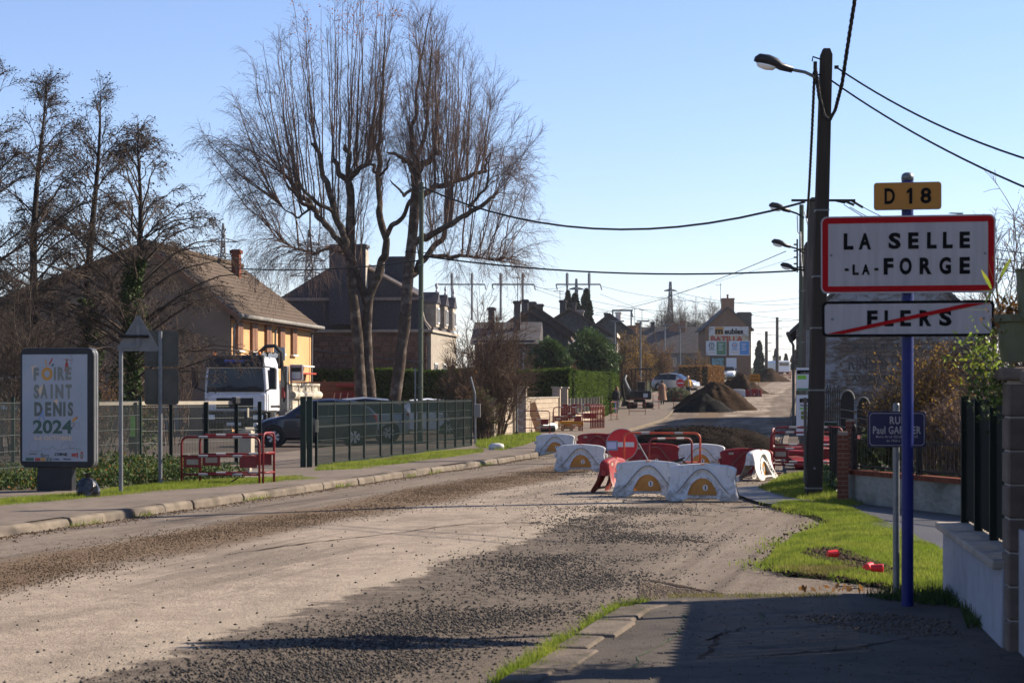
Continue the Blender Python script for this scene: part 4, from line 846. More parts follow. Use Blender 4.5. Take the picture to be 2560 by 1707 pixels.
# ------------------------------------------------------------------ vegetation
def rods(PT, RD, sides=3):
    """PT (N,K,3) polylines, RD (N,K) radii -> verts, quads"""
    N, Kp, _ = PT.shape; d = np.empty_like(PT); d[:, 1:-1] = PT[:, 2:] - PT[:, :-2]; d[:, 0] = PT[:, 1] - PT[:, 0]; d[:, -1] = PT[:, -1] - PT[:, -2]
    d /= np.linalg.norm(d, axis=2, keepdims=True) + 1e-9
    ref = np.where(np.abs(d[:, :1, 2:3]) > .8, np.array([1., 0, 0]), np.array([0, 0, 1.])); ref = np.broadcast_to(ref, d.shape)
    a = np.cross(d, ref); a /= np.linalg.norm(a, axis=2, keepdims=True) + 1e-9; b = np.cross(d, a)
    ang = np.arange(sides) * 2 * math.pi / sides
    V = PT[:, :, None, :] + (a[:, :, None, :] * np.cos(ang)[None, None, :, None] + b[:, :, None, :] * np.sin(ang)[None, None, :, None]) * RD[:, :, None, None]
    base = (np.arange(N) * Kp * sides)[:, None, None]; k = np.arange(Kp - 1)[None, :, None] * sides; s = np.arange(sides)[None, None, :]; s2 = (s + 1) % sides
    Fq = np.stack([base + k + s, base + k + s2, base + k + sides + s2, base + k + sides + s], -1).reshape(-1, 4)
    return V.reshape(-1, 3), Fq
class Acc:
    def __init__(s): s.V = []; s.F = []; s.n = 0
    def add(s, V, Fq):
        s.V.append(V); s.F.append(Fq + s.n); s.n += len(V)
    def build(s, name, m, par, smooth=True): return fast_mesh(name, np.concatenate(s.V), np.concatenate(s.F), m, par, smooth, 4)
def unit(v): return v / (np.linalg.norm(v, axis=-1, keepdims=True) + 1e-9)
def bez(a, c, b, k):
    t = np.linspace(0, 1, k)[None, :, None]; return a[:, None] * (1 - t) ** 2 + 2 * c[:, None] * t * (1 - t) + b[:, None] * t * t
def sprout(PT, per, lo, hi, lmin, lmax, ang, droop, k, up=0.0, seed=0, taper=.5):
    """twigs leaving polylines PT; droop is downward sag in metres per metre"""
    r = np.random.default_rng(seed); N, Kp, _ = PT.shape; M = N * per; idx = np.repeat(np.arange(N), per)
    t = r.uniform(lo, hi, M); f = t * (Kp - 1); i = np.minimum(f.astype(int), Kp - 2); w = (f - i)[:, None]
    p = PT[idx, i] * (1 - w) + PT[idx, i + 1] * w; d = unit(PT[idx, i + 1] - PT[idx, i]); q = unit(np.cross(d, r.normal(size=(M, 3))))
    A = np.abs(r.normal(ang, ang * .3, M))[:, None]; dirv = unit(d * np.cos(A) + q * np.sin(A) + np.array([0, 0, up]))
    ln = r.uniform(lmin, lmax, M) * (1 - taper * (t - lo) / (hi - lo)); e = p + dirv * ln[:, None]; dr = droop[idx] if hasattr(droop, '__len__') else droop
    e[:, 2] -= dr * ln; c = p + dirv * ln[:, None] * .55; c[:, 2] += .05 * ln
    return bez(p, c, e, k), idx
def rad(N, r0, r1, k): return np.linspace(r0, r1, k)[None].repeat(N, 0)
def leaves(C, size, m, name, par=None, flat=.0, seed=0, elong=1.0):
    r = np.random.default_rng(seed); n = len(C); a = unit(r.normal(size=(n, 3))); b = unit(np.cross(a, r.normal(size=(n, 3)))); s = size * r.uniform(.55, 1.3, n)[:, None]
    V = np.stack([C + a * s * elong, C + b * s * .6, C - a * s * elong, C - b * s * .6], 1).reshape(-1, 3); return fast_mesh(name, V, np.arange(4 * n).reshape(-1, 4), m, par, False, 4)
def tube_obj(polys, m, name, par, n=8):
    mb = MB()
    for pts, rs in polys: mb.tube(pts, rs, n, True)
    mb.norecalc = 1
    return mb.build(name, m, par, smooth=True)
def smooth_poly(pts, rs, k=5, jit=0.0):
    """Catmull-Rom through the points"""
    P = [Vector(p) for p in pts]; out = []; ro = []
    for i in range(len(P) - 1):
        p0, p1, p2, p3 = P[max(i - 1, 0)], P[i], P[i + 1], P[min(i + 2, len(P) - 1)]
        for j in range(k):
            t = j / k; out.append(.5 * ((2 * p1) + (p2 - p0) * t + (2 * p0 - 5 * p1 + 4 * p2 - p3) * t * t + (3 * p1 - p0 - 3 * p2 + p3) * t ** 3) + Vector((random.gauss(0, jit), random.gauss(0, jit), 0))); ro.append(rs[i] * (1 - t) + rs[i + 1] * t)
    out.append(P[-1]); ro.append(rs[-1]); return out, ro
# --- the big pollarded birches
def birch(name, label, Y, limbs, env, nsh, seed, base_px, leaves_top=False):
    r = np.random.default_rng(seed); o = at(base_px[0], base_px[1], Y); o.z = 0
    root = thing(name, label, 'tree', o, 0, 'birches behind the mesh fence'); polys = []; samp = []
    for pts in limbs:
        P0 = [at(p[0], p[1], Y + p[2]) - o for p in pts]; r0_ = [p[3] for p in pts]; P = []; rs = []
        for i in range(len(P0) - 1):
            for q in (0, .38, .72):
                w_ = P0[i].lerp(P0[i + 1], q); kk1 = min(.5 * r0_[i], .06) * (q > 0) * (r0_[i] < .2); P.append(w_ + Vector((r.normal(0, kk1), r.normal(0, kk1), r.normal(0, kk1)))); rs.append((r0_[i] * (1 - q) + r0_[i + 1] * q) * r.uniform(.9, 1.08))
        P.append(P0[-1]); rs.append(r0_[-1] * .6); a, b = smooth_poly(P, rs, 4, .0); polys.append((a, b))
        for q, rr in zip(a, b):
            if rr < .165 and q.z > 4.5: samp.append(q)
    tube_obj(polys, 'bark_birch', 'trunk', root, 9)
    S = np.array([tuple(q) for q in samp]); E = np.array(env, float)
    def shoots(T, spread, updz, rnd=2.4):
        k = len(T); dY = r.normal(0, spread, k); W = np.column_stack([(T[:, 0] - 1280) / F * (Y + dY), dY, EYE + (HOR - T[:, 1]) / F * (Y + dY)]); W[:, 0] -= o.x
        dx = np.abs(W[:, None, 0] * .62 + .38 * S[:, 0].mean() - S[None, :, 0]); dz = W[:, None, 2] - S[None, :, 2]
        cost = dx + np.abs(W[:, None, 1] - S[None, :, 1]) * .35 + np.maximum(updz + dx * .5 - dz, 0) * 1.5 + .10 * np.abs(dz) + r.uniform(0, rnd, dx.shape)
        O = S[np.argmin(cost, 1)]; return O, W
    T = scatter([tuple(p) for p in E], nsh * 4); ed = edge_d(T, E); T = T[np.argsort(ed * .5 + r.uniform(0, 170, len(T)))][:nsh * 2]; up = T[T[:, 1] < 430 + r.normal(0, 60, len(T))][:nsh]
    O, W = shoots(up, 1.9, 2.0); C = O * .5 + W * .5; C[:, :2] = O[:, :2] * .42 + W[:, :2] * .58; C[:, 2] = O[:, 2] * .55 + W[:, 2] * .45
    SH = bez(O, C, W, 9); SH[:, 1:-1] += r.normal(0, .035, SH[:, 1:-1].shape)
    lowT = T[T[:, 1] >= 330][:int(nsh * .5)]; O2, W2 = shoots(lowT, 2.2, -1.0, 5.5); C2 = O2 * .45 + W2 * .55; C2[:, 2] = np.maximum(O2[:, 2], W2[:, 2]) + .35; S2 = bez(O2, C2, W2, 9); S2[:, 1:-1] += r.normal(0, .05, S2[:, 1:-1].shape)
    ln = np.linalg.norm(W - O, axis=1); ln2 = np.linalg.norm(W2 - O2, axis=1); acc = Acc()
    acc.add(*rods(SH, np.clip(.008 + .0048 * ln, .012, .042)[:, None] * np.linspace(1, .16, 9)[None], 4)); acc.add(*rods(S2, np.clip(.010 + .005 * ln2, .012, .035)[:, None] * np.linspace(1, .16, 9)[None], 4))
    A = np.concatenate([SH, S2]); AW = np.concatenate([W, W2]); drp = np.where(np.arange(len(A)) < len(SH), .0, .22) + np.clip(-AW[:, 0] / 9 - .1, 0, .5) * .5
    T1, i1 = sprout(A, 14, .06, 1, .7, 2.4, .66, drp, 5, .28, seed + 1); acc.add(*rods(T1, rad(len(T1), .0068, .0032, 5), 3))
    T2, i2 = sprout(T1, 6, .1, 1, .3, .9, .6, drp[i1] * 1.4 + .05, 3, .1, seed + 2); acc.add(*rods(T2, rad(len(T2), .0042, .0026, 3), 3))
    crown = acc.build('crown', 'twig', root)
    sel = T2[r.uniform(0, 1, len(T2)) < .12 + .3 * (T2[:, 2, 0] < -4)][:, 2]; leaves(sel, .026, 'catkin', 'catkins', crown, seed=seed)
    if leaves_top:
        t = T2[:, 2]; k = (t[:, 2] > 16.8) & (t[:, 0] > -3.2) & (t[:, 0] < 2.2); t = t[k][:520]; leaves(t, .05, 'leaf_orange', 'last_leaves', crown, seed=seed)
    return root
birch('birch_tree', 'tall pollarded birch with forked trunk left of the green pole', 86,
      [[(908, 1085, 0, .30), (902, 998, 0, .27), (893, 841, 0, .24), (882, 728, 0, .235), (874, 616, 0, .23), (877, 494, .2, .19), (868, 450, .2, .16)],
       [(868, 450, .2, .15), (846, 427, .4, .12), (832, 398, .6, .09)], [(870, 455, .2, .14), (900, 420, -.2, .11), (930, 395, -.4, .06)], [(868, 460, .2, .13), (872, 400, 0, .12), (863, 362, 0, .10)],
       [(876, 640, 0, .18), (860, 593, -.3, .16), (836, 534, -.5, .15), (820, 467, -.6, .13), (805, 430, -.7, .12), (797, 380, -.8, .10), (778, 360, -.9, .08)],
       [(872, 625, 0, .15), (835, 590, .4, .14), (808, 553, .8, .13), (780, 518, 1.2, .12), (745, 480, 1.5, .10), (717, 443, 1.7, .08), (700, 432, 1.8, .05)], [(780, 518, 1.2, .10), (750, 500, .8, .08), (715, 455, .4, .06)],
       [(836, 534, -.5, .10), (790, 505, -1.2, .08), (755, 470, -1.8, .07), (735, 440, -2, .05)], [(868, 640, .3, .08), (825, 622, .8, .07), (780, 635, 1.2, .05), (740, 622, 1.5, .04), (700, 605, 1.6, .02)], [(780, 518, 1.2, .06), (745, 545, 1, .045), (712, 525, .8, .03), (690, 500, .7, .02)],
       [(935, 1085, .4, .30), (925, 998, .4, .28), (917, 900, .4, .27), (915, 827, .4, .25), (922, 740, .4, .22), (945, 690, .4, .19), (962, 640, .4, .17), (964, 593, .4, .16), (950, 510, .5, .13), (945, 435, .6, .12), (950, 350, .6, .09), (955, 257, .6, .065), (962, 119, .6, .035), (965, 30, .6, .015)],
       [(964, 593, .4, .13), (995, 555, 0, .11), (1030, 498, -.3, .08), (1045, 470, -.4, .06)], [(918, 760, .4, .20), (898, 700, .2, .16), (880, 640, .1, .15)],
       [(947, 435, .6, .08), (925, 410, .9, .06), (915, 380, 1.2, .05)], [(947, 440, .6, .07), (968, 420, .3, .05), (975, 395, 0, .04)]],
      [(480, 315), (570, 330), (575, 250), (600, 160), (690, 60), (760, 5), (860, -60), (1000, -60), (1000, 120), (975, 330), (950, 480), (880, 560), (800, 700), (760, 760), (700, 740), (620, 690), (600, 560), (560, 400), (500, 350)], 115, 11, (920, 1085), True)
birch('birch_tree', 'leaning pollarded birch with spreading limbs behind the green pole', 85,
      [[(975, 1085, 0, .30), (989, 981, 0, .27), (1011, 813, 0, .25), (1022, 672, 0, .24), (1031, 588, 0, .235), (1041, 474, 0, .22), (1036, 427, 0, .20)],
       [(1036, 430, 0, .15), (1024, 410, .3, .12), (1010, 400, .5, .1), (990, 385, .8, .07), (968, 381, 1, .05)], [(1038, 440, 0, .15), (1055, 410, -.4, .14), (1085, 385, -.8, .12), (1100, 375, -1, .08)],
       [(1036, 425, 0, .14), (1030, 360, .2, .10), (1040, 260, .2, .07), (1048, 170, .2, .05), (1080, 20, .2, .015)], [(1040, 420, 0, .12), (1062, 340, -.3, .08), (1068, 250, -.3, .06), (1082, 100, -.3, .03)],
       [(1035, 610, 0, .16), (1065, 597, -.6, .14), (1100, 575, -1.2, .13), (1128, 561, -1.6, .12), (1180, 527, -2, .10), (1227, 494, -2.2, .07), (1235, 493, -2.2, .05)],
       [(1042, 500, 0, .14), (1070, 480, .4, .13), (1097, 466, .8, .12), (1150, 450, 1.2, .10), (1200, 432, 1.6, .08), (1216, 426, 1.6, .07)],
       [(1025, 690, 0, .16), (1060, 650, .5, .14), (1105, 600, .9, .12), (1115, 550, 1.0, .10), (1130, 480, 1.0, .07)], [(1080, 640, .6, .10), (1125, 645, 1.0, .09), (1170, 640, 1.4, .07), (1205, 645, 1.8, .05), (1260, 655, 2.1, .03), (1330, 665, 2.4, .015)],
       [(1040, 470, 0, .08), (1010, 490, -.6, .06), (1000, 475, -.9, .05), (975, 450, -1.2, .03)], [(1170, 520, -1.8, .07), (1215, 470, -2, .05), (1228, 380, -2, .035)], [(1216, 430, 1.6, .06), (1215, 400, 1.6, .05), (1225, 380, 1.7, .03)]],
      [(1000, 60), (1060, -40), (1120, 30), (1170, 110), (1235, 180), (1300, 260), (1345, 340), (1340, 470), (1355, 560), (1350, 700), (1300, 740), (1250, 700), (1200, 730), (1130, 740), (1080, 620), (1040, 470), (990, 380), (980, 200)], 115, 23, (980, 1085))
# --- alders on the left
def alder(label, u, Y, vtop, wid, lean=0, seed=0, ivy=0, droopy=.15, nbr=64, lo=.14, vbase=None):
    r = np.random.default_rng(seed); o = at(u, 0, Y); o.z = 0; H = EYE + (HOR - vtop) / F * Y
    root = thing('alder_tree', label, 'tree', o, 0, 'alders in front of the ochre house')
    ts = np.linspace(0, 1, 12); tr = np.column_stack([lean * ts ** 1.4 + .1 * np.sin(ts * 7 + seed), .1 * np.sin(ts * 5 + seed * 2), H * ts]); rr = .17 * (1 - ts) ** .8 + .012
    tube_obj([([Vector(p) for p in tr], list(rr))], 'bark_dark', 'trunk', root, 8)
    t = lo + (1 - lo) * r.uniform(0, 1, nbr) ** 1.1; O = np.column_stack([np.interp(t, ts, tr[:, k]) for k in range(3)]); az = r.uniform(0, 2 * math.pi, nbr)
    prof = np.interp(t, [0, .2, .45, .75, 1], [1.0, 1.15, 1.0, .62, .12]); ln = wid * prof * r.uniform(.6, 1.1, nbr); el = np.interp(t, [.1, .35, .7, 1], [.38, .5, .72, 1.15]) + r.normal(0, .12, nbr)
    d = np.column_stack([np.cos(az) * np.cos(el), np.sin(az) * np.cos(el), np.sin(el)]); E = O + d * ln[:, None]; C = O + d * ln[:, None] * .55; C[:, 2] += .12 * ln; E[:, 2] -= droopy * ln * .5
    B = bez(O, C, E, 7); B[:, 1:] += r.normal(0, .03, B[:, 1:].shape); acc = Acc(); br = np.clip(.0105 * ln + .005, .009, .04); acc.add(*rods(B, br[:, None] * np.linspace(1, .2, 7)[None], 4))
    T1, ib = sprout(B, 19, .15, 1, .3, 1.1, .6, droopy, 4, .12, seed + 1); T1 = T1[(t[ib] < .78) | (r.uniform(0, 1, len(T1)) < .4)]; acc.add(*rods(T1, rad(len(T1), .010, .004, 4), 3))
    T2, _ = sprout(T1, 6, .2, 1, .12, .42, .8, droopy, 3, 0, seed + 2); acc.add(*rods(T2, rad(len(T2), .006, .003, 3), 3))
    cr = acc.build('crown', 'twig_alder', root)
    tips = T2[:, 2]; k = r.uniform(0, 1, len(tips)) < .6; leaves(tips[k] + r.normal(0, .03, (k.sum(), 3)), .034, 'catkin', 'catkins', cr, seed=seed, elong=1.2)
    if ivy:
        n = int(9000 * ivy); zz = H * ivy * r.uniform(0, 1, n) ** .8; a = r.uniform(0, 6.28, n); R0 = (.34 + .4 * np.clip(1 - zz / (H * ivy), 0, 1)) * np.sqrt(r.uniform(.1, 1, n)) * (.75 + .35 * np.sin(zz * 2.3 + a))
        c = np.column_stack([np.interp(zz / H, ts, tr[:, 0]) + np.cos(a) * R0, np.sin(a) * R0, zz]); leaves(c, .055, 'leaf_ivy', 'ivy', root, seed=seed)
    return root
alder('alder tree cut off by the left picture edge', -45, 60, 180, 3.4, .2, 31, 0)
alder('alder with straight bare trunk directly behind the poster case', 82, 58, 205 * K, 3.2, .3, 32, 0)
alder('slender ivy-footed alder, second from the triangular sign', 222, 60, 215 * K, 3.0, .25, 33, .42)
alder('ivy-clad alder nearest the triangular sign', 336, 56, 320 * K, 4.1, .1, 34, .62, .4, 96)
# --- bare shrubs
def shrub(name, label, u, Y, vtop, wpx, m='twig_brown', nst=40, seed=0, per1=12, per2=5, base_w=.25, leafm=None, nleaf=0, lsize=.04, group=None, r0=.02, thick=1.0, fan=1.0, cat='shrub', low=.15, z0=None):
    r = np.random.default_rng(seed); o = at(u, 0, Y); o.z = G(Y) if z0 is None else z0; H = EYE + (HOR - vtop) / F * Y - o.z; Wd = wpx / 2 / F * Y
    root = thing(name, label, cat, o, 0, group); a = r.uniform(0, 6.28, nst); q = np.sqrt(r.uniform(0, 1, nst)); hh = H * (low + (1 - low) * np.sqrt(np.clip(1 - (q * .92) ** 2, 0, 1))) * r.uniform(.55, 1.02, nst)
    O = np.column_stack([np.cos(a) * q * Wd * base_w, np.sin(a) * q * Wd * base_w, np.zeros(nst)]); E = np.column_stack([np.cos(a) * q * Wd * fan, np.sin(a) * q * Wd * fan, hh]); C = O * .6 + E * .4; C[:, 2] = hh * .6
    B = bez(O, C, E, 7); B[:, 1:] += r.normal(0, .015 * H, B[:, 1:].shape); acc = Acc(); acc.add(*rods(B, rad(nst, r0 * thick, .006 * thick, 7), 4)); st = acc.build('stems', m, root); acc = Acc()
    s = H / 3.2
    T1, _ = sprout(B, per1, .2, 1, .35 * s, 1.1 * s, .55, .1, 4, .15, seed + 1); acc.add(*rods(T1, rad(len(T1), .008 * thick, .004 * thick, 4), 3))
    T2, _ = sprout(T1, per2, .15, 1, .15 * s, .5 * s, .6, .1, 3, 0, seed + 2); acc.add(*rods(T2, rad(len(T2), .005 * thick, .003 * thick, 3), 3)); acc.build('twigs', m, root)
    if leafm:
        c = T2[r.integers(0, len(T2), nleaf), r.integers(0, 3, nleaf)] + r.normal(0, .05 * s, (nleaf, 3)); leaves(c, lsize, leafm, 'foliage', root, seed=seed)
    return root
shrub('bare_shrub', 'tangled bare brown shrub right of the green pole', 1225, 68, 728, 230, 'twig_brown', 64, 41, 14, 6, .3, r0=.03)
shrub('bare_shrub', 'smaller bare shrub at the end of the mesh fence', 1150, 66, 850, 110, 'twig_brown', 34, 42, 12, 6, .3, 'leaf_brown', 300, .04)
shrub('bare_shrub', 'low leafy thicket against the first block wall', 1205, 62.5, 960, 80, 'twig_brown', 34, 43, 10, 6, .4, 'leaf_hedge', 500, .035)
shrub('bare_shrub', 'ochre-leaved shrub behind the iron fence and town sign post', 2330, 34.5, 845, 330, 'twig_brown', 90, 44, 13, 6, .35, 'leaf_ochre', 9000, .026, r0=.012, z0=.1)
shrub('bare_shrub', 'tall bare thorny bush at the right picture edge', 2540, 33, 505, 260, 'twig', 40, 45, 14, 6, .4, 'leaf_brown', 700, .02, r0=.014, z0=.1, fan=1.1)
shrub('bare_shrub', 'dark thicket below the ochre shrub at the right', 2440, 29.5, 960, 300, 'twig', 70, 46, 12, 6, .5, 'leaf_ochre', 2500, .022, r0=.012, z0=.1)
shrub('bare_shrub', 'thin bare tree trunk shrub low on the left by the poster', 40, 52, 560, 220, 'twig_alder', 26, 47, 14, 6, .4, r0=.02)
shrub('bare_shrub', 'bare bush in front of the ochre house gable', 430, 62, 720, 260, 'twig_brown', 18, 48, 11, 5, .35, r0=.02)
shrub('bare_shrub', 'brown leaf-littered shrubbery at the foot of the alders', 200, 50, 900, 420, 'twig_brown', 40, 49, 9, 5, .6, 'leaf_brown', 900, .03)
for i, (u, Y, vt, wp, lm, nl, lab) in enumerate(((1440, 128, 905, 60, 'leaf_brown', 500, 'low brown bush beside the evergreen'), (1590, 172, 815, 78, 'leaf_ochre', 2600, 'rusty bush between second and third lamp columns'), (1650, 182, 838, 76, 'leaf_brown', 1800, 'brown bush left of the farthest lamp column'), (1560, 160, 838, 60, 'leaf_ochre', 1800, 'ochre bush behind the mini excavator'),
                                                  (1742, 220, 873, 70, 'leaf_ochre', 900, 'tall dry shrub in front of the long slate roof'), (1575, 150, 905, 46, 'leaf_brown', 1500, 'russet hydrangea bush above the excavator cab'))):
    shrub('garden_shrub', lab, u, Y, vt, wp, 'twig_brown', 40, 60 + i, 10, 5, .5, lm, nl, .07, 'garden shrubs up the street', r0=.03, thick=1.8)
for i, (u, vt, wp) in enumerate(((1668, 748, 60), (1700, 742, 58), (1735, 744, 60), (1775, 742, 62), (1640, 775, 40))):
    shrub('far_birch', ('leftmost tall', 'second', 'middle', 'rightmost', 'smallest')[i] + ' pale bare birch of the far group behind the slate roof', u, 400, vt, wp, 'twig_brown', 34, 70 + i, 16, 8, .2, r0=.09, thick=2.2, group='far bare birches', cat='tree', low=.3)
# --- evergreen masses made of many small leaves
def leaf_mass(name, label, blobs, n, size, m, seed, core='leaf_hedge_core', group=None, cat='bush'):
    r = np.random.default_rng(seed); c0 = Vector(blobs[0][0]); root = thing(name, label, cat, (c0.x, c0.y, G(c0.y)), 0, group); C = []; mb = MB()
    tot = sum(b[1][0] * b[1][2] + b[1][1] * b[1][2] for b in blobs)
    for c, rd in blobs:
        k = int(n * (rd[0] * rd[2] + rd[1] * rd[2]) / tot); d = unit(r.normal(size=(k, 3))); q = r.uniform(.62, 1.06, k) + .16 * np.sin(d[:, 0] * 7 + d[:, 2] * 9 + seed) + .13 * np.sin(d[:, 1] * 13 + d[:, 2] * 11 + d[:, 0] * 9)
        C.append(np.array(tuple(Vector(c) - root.location)) + d * q[:, None] * np.array(rd)); lc = Vector(c) - root.location
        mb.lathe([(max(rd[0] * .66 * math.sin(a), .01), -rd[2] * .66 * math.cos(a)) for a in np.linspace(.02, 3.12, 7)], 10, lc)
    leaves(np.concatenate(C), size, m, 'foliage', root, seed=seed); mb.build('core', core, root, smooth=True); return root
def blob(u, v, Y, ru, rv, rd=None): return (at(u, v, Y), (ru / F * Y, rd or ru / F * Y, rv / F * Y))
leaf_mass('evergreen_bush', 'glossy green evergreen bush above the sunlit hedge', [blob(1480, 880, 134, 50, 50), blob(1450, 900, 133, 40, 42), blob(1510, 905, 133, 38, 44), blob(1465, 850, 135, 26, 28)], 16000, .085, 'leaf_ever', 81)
leaf_mass('evergreen_bush', 'paler evergreen bush left of the glossy one', [blob(1375, 880, 128, 36, 34), blob(1350, 905, 128, 38, 34), blob(1400, 905, 128, 30, 34)], 9000, .085, 'leaf_ever', 82)
def conifer(label, u, Y, vt, vb, wpx, seed, n=3500):
    r = np.random.default_rng(seed); o = at(u, vb, Y); H = (vb - vt) / F * Y; Wd = wpx / 2 / F * Y; root = thing('conifer', label, 'tree', (o.x, Y, o.z), 0, 'dark conifers beyond the houses'); z = H * r.uniform(0, 1, n); a = r.uniform(0, 6.28, n); q = Wd * (1 - z / H) ** .55 * (.7 + .35 * np.sin(z * 3 + a * 3)) * r.uniform(.75, 1.1, n)
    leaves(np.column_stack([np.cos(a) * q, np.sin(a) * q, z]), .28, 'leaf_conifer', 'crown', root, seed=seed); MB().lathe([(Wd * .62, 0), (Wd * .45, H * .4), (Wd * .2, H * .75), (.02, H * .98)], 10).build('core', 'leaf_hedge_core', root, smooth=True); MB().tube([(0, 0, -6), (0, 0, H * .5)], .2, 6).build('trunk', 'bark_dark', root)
conifer('tall dark conifer between the portal pylons', 1466, 235, 724, 870, 52, 91); conifer('broad dark conifer left of the tall one', 1437, 235, 735, 870, 56, 92); conifer('slim dark conifer tip beside the pylon mast', 1420, 240, 728, 870, 34, 93, 1800)
conifer('dark far tree at the crest of the street beside the twin poles', 1898, 330, 853, 935, 30, 94); conifer('small palm-like far tree at the street crest', 1940, 360, 873, 935, 22, 95, 1200); conifer('dark rounded far tree at the very end of the street', 1990, 420, 876, 940, 44, 96); conifer('low far tree behind the white van', 1965, 400, 885, 940, 20, 97, 900)
# --- clipped hedges
def hedge(label, pts, wdt, h, n, seed, m='leaf_hedge', top=None, size=.075):
    """hedge along a ground polyline"""
    r = np.random.default_rng(seed); o = Vector((pts[0][0], pts[0][1], G(pts[0][1]))); root = thing('hedge', label, 'hedge', o); C = []; mb = MB(); segs = [(Vector((a[0], a[1], 0)), Vector((b[0], b[1], 0))) for a, b in zip(pts, pts[1:])]; tl = sum((b - a).length for a, b in segs)
    for a, b in segs:
        d = (b - a).normalized(); nn = Vector((d.y, -d.x, 0)); ln = (b - a).length; k = int(n * ln / tl); s = r.uniform(-.02, ln + .02, k); side = r.uniform(0, 1, k); z = h * r.uniform(.02, 1, k); off = np.where(side < .42, wdt / 2, np.where(side < .66, -wdt / 2, r.uniform(-wdt / 2, wdt / 2, k))); z = np.where(side >= .66, h, z)
        en = r.uniform(0, 1, k) < .08; s = np.where(en, np.where(r.uniform(0, 1, k) < .5, 0, ln), s); off = np.where(en, r.uniform(-wdt / 2, wdt / 2, k), off)
        P = np.array(tuple(a - Vector((o.x, o.y, 0)))) + s[:, None] * np.array(tuple(d)) + off[:, None] * np.array(tuple(nn)); P[:, 2] = z; P += r.normal(0, .045, P.shape); P[:, 2] += .05 * np.sin(s * 1.3 + seed); C.append(P)
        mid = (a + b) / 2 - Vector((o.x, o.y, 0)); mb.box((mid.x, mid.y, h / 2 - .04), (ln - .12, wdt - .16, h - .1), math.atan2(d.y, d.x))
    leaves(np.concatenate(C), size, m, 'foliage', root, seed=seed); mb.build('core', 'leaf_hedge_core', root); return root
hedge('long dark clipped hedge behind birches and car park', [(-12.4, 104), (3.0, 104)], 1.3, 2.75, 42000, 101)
hedge('sunlit end of the clipped hedge turning up the street', [(2.75, 105.2), (5.3, 122.5)], 1.2, 2.7, 14000, 102)
hedge('second sunlit hedge block beyond the gap', [(5.55, 124), (6.4, 131)], 1.2, 2.6, 7000, 103)
hedge('brown hedge in front of the parked far cars', [(17.2, 205), (19.4, 205), (21.6, 210)], 1.6, 2.1, 7000, 104, 'leaf_brown', size=.12)
# low ground cover: ivy bank under the left fence
n = 34000; P = scatter([(-14, 31.5), (-8.2, 32.0), (-6.4, 32.3), (-5.7, 33.9), (-4.7, 36.0), (-6.3, 38.6), (-8.0, 39.0), (-14, 37)], n); z = .06 + .26 * rng.uniform(0, 1, n) * np.clip(1 + .9 * vnoise(P, 1.6, 3), .2, 2)
o = leaves(np.column_stack([P, z]), .034, 'leaf_ivy', 'ivy_bank', seed=5); tag(o, 'low bank of ivy and leaves below the left fence', kind='stuff')
k = rng.uniform(0, 1, n) < .08; o = leaves(np.column_stack([P[k], z[k] + .02]), .02, 'leaf_pale', 'ivy_bank_pale', seed=6); tag(o, 'pale dry leaves lying on the ivy bank', kind='stuff')
k = rng.uniform(0, 1, n) < .07; o = leaves(np.column_stack([P[k], z[k] + .03]), .03, 'leaf_brown', 'fallen_leaves', seed=7); tag(o, 'fallen brown leaves on the ivy bank', kind='stuff')
k = rng.uniform(0, 1, n) < .10; tag(blades(P[k], z[k], .13, .004, 'grass', 'bank_grass', .8), 'grass tufts growing through the ivy bank', kind='stuff')
o = leaves(np.column_stack([scatter([(4.9, 30), (6.6, 24.5), (9, 25), (8, 36), (5.2, 36)], 6000), rng.uniform(.1, .38, 6000)]), .05, 'leaf_ever', 'garden_cover', seed=9); tag(o, 'dark ground cover in the garden behind the low wall', kind='stuff')
leaf_mass('evergreen_bush', 'pale green leafy bush behind the low garden wall', [blob(2215, 1112, 31.5, 60, 52), blob(2170, 1130, 31, 36, 40)], 2600, .045, 'leaf_ivy', 83)
pr = thing('rockery', 'grey rockery mound with heather beside the beige-coated walker', 'plant bed', (at(1695, 0, 146).x, 146, G(146)))
r = np.random.default_rng(3); n = 3000; a = r.uniform(0, 6.28, n); q = np.sqrt(r.uniform(0, 1, n)); leaves(np.column_stack([np.cos(a) * q * 1.1, np.sin(a) * q * 1.6, 1.15 * np.sqrt(1 - q * q) * r.uniform(.6, 1, n)]), .08, 'leaf_pale', 'heather', pr, seed=4); MB().lathe([(1.0, 0), (.9, .5), (.5, .95), (.02, 1.05)], 10).build('core', 'soil', pr, smooth=True)
# ------------------------------------------------------------------ signs
def plate(par, w, h, r, z, m, name, y0=-.045, th=.018, bend=True):
    o = MB().prism(rrect(w, h, r), 0, th).build(name, m, par, bevel=.002, seg=1); o.location = (0, y0, z); return o
TS = thing('town_sign', 'tall town entry sign on a blue post with red-bordered panel', 'road sign', (2.90, 14.6, .08), R(-11))
MB().lathe([(.043, -.08), (.043, 3.13)], 20).build('post', 'post_blue', TS, smooth=False); MB().lathe([(.045, 3.12), (.045, 3.15), (.038, 3.168), (.02, 3.178), (.002, 3.18)], 20).build('post_cap', 'galv', TS, smooth=True)
rp = plate(TS, .485, .20, .022, 3.0, 'sign_back_light', 'route_plate', -.075, .03)
MB().prism(rrect(.476, .192, .02), -.002, .0).build('face', 'sign_amber', rp); lettering('D', 'sign_black', rp, -.165, -.09, -.058, .058, -.003, .03); MB().prism([(.012, -.058), (.034, -.058), (.034, .058), (.018, .058), (-.006, .034), (-.006, .014), (.012, .028)], -.006, -.003).build('lettering', 'sign_black', rp); lettering('8', 'sign_black', rp, .092, .17, -.058, .058, -.003, .03)
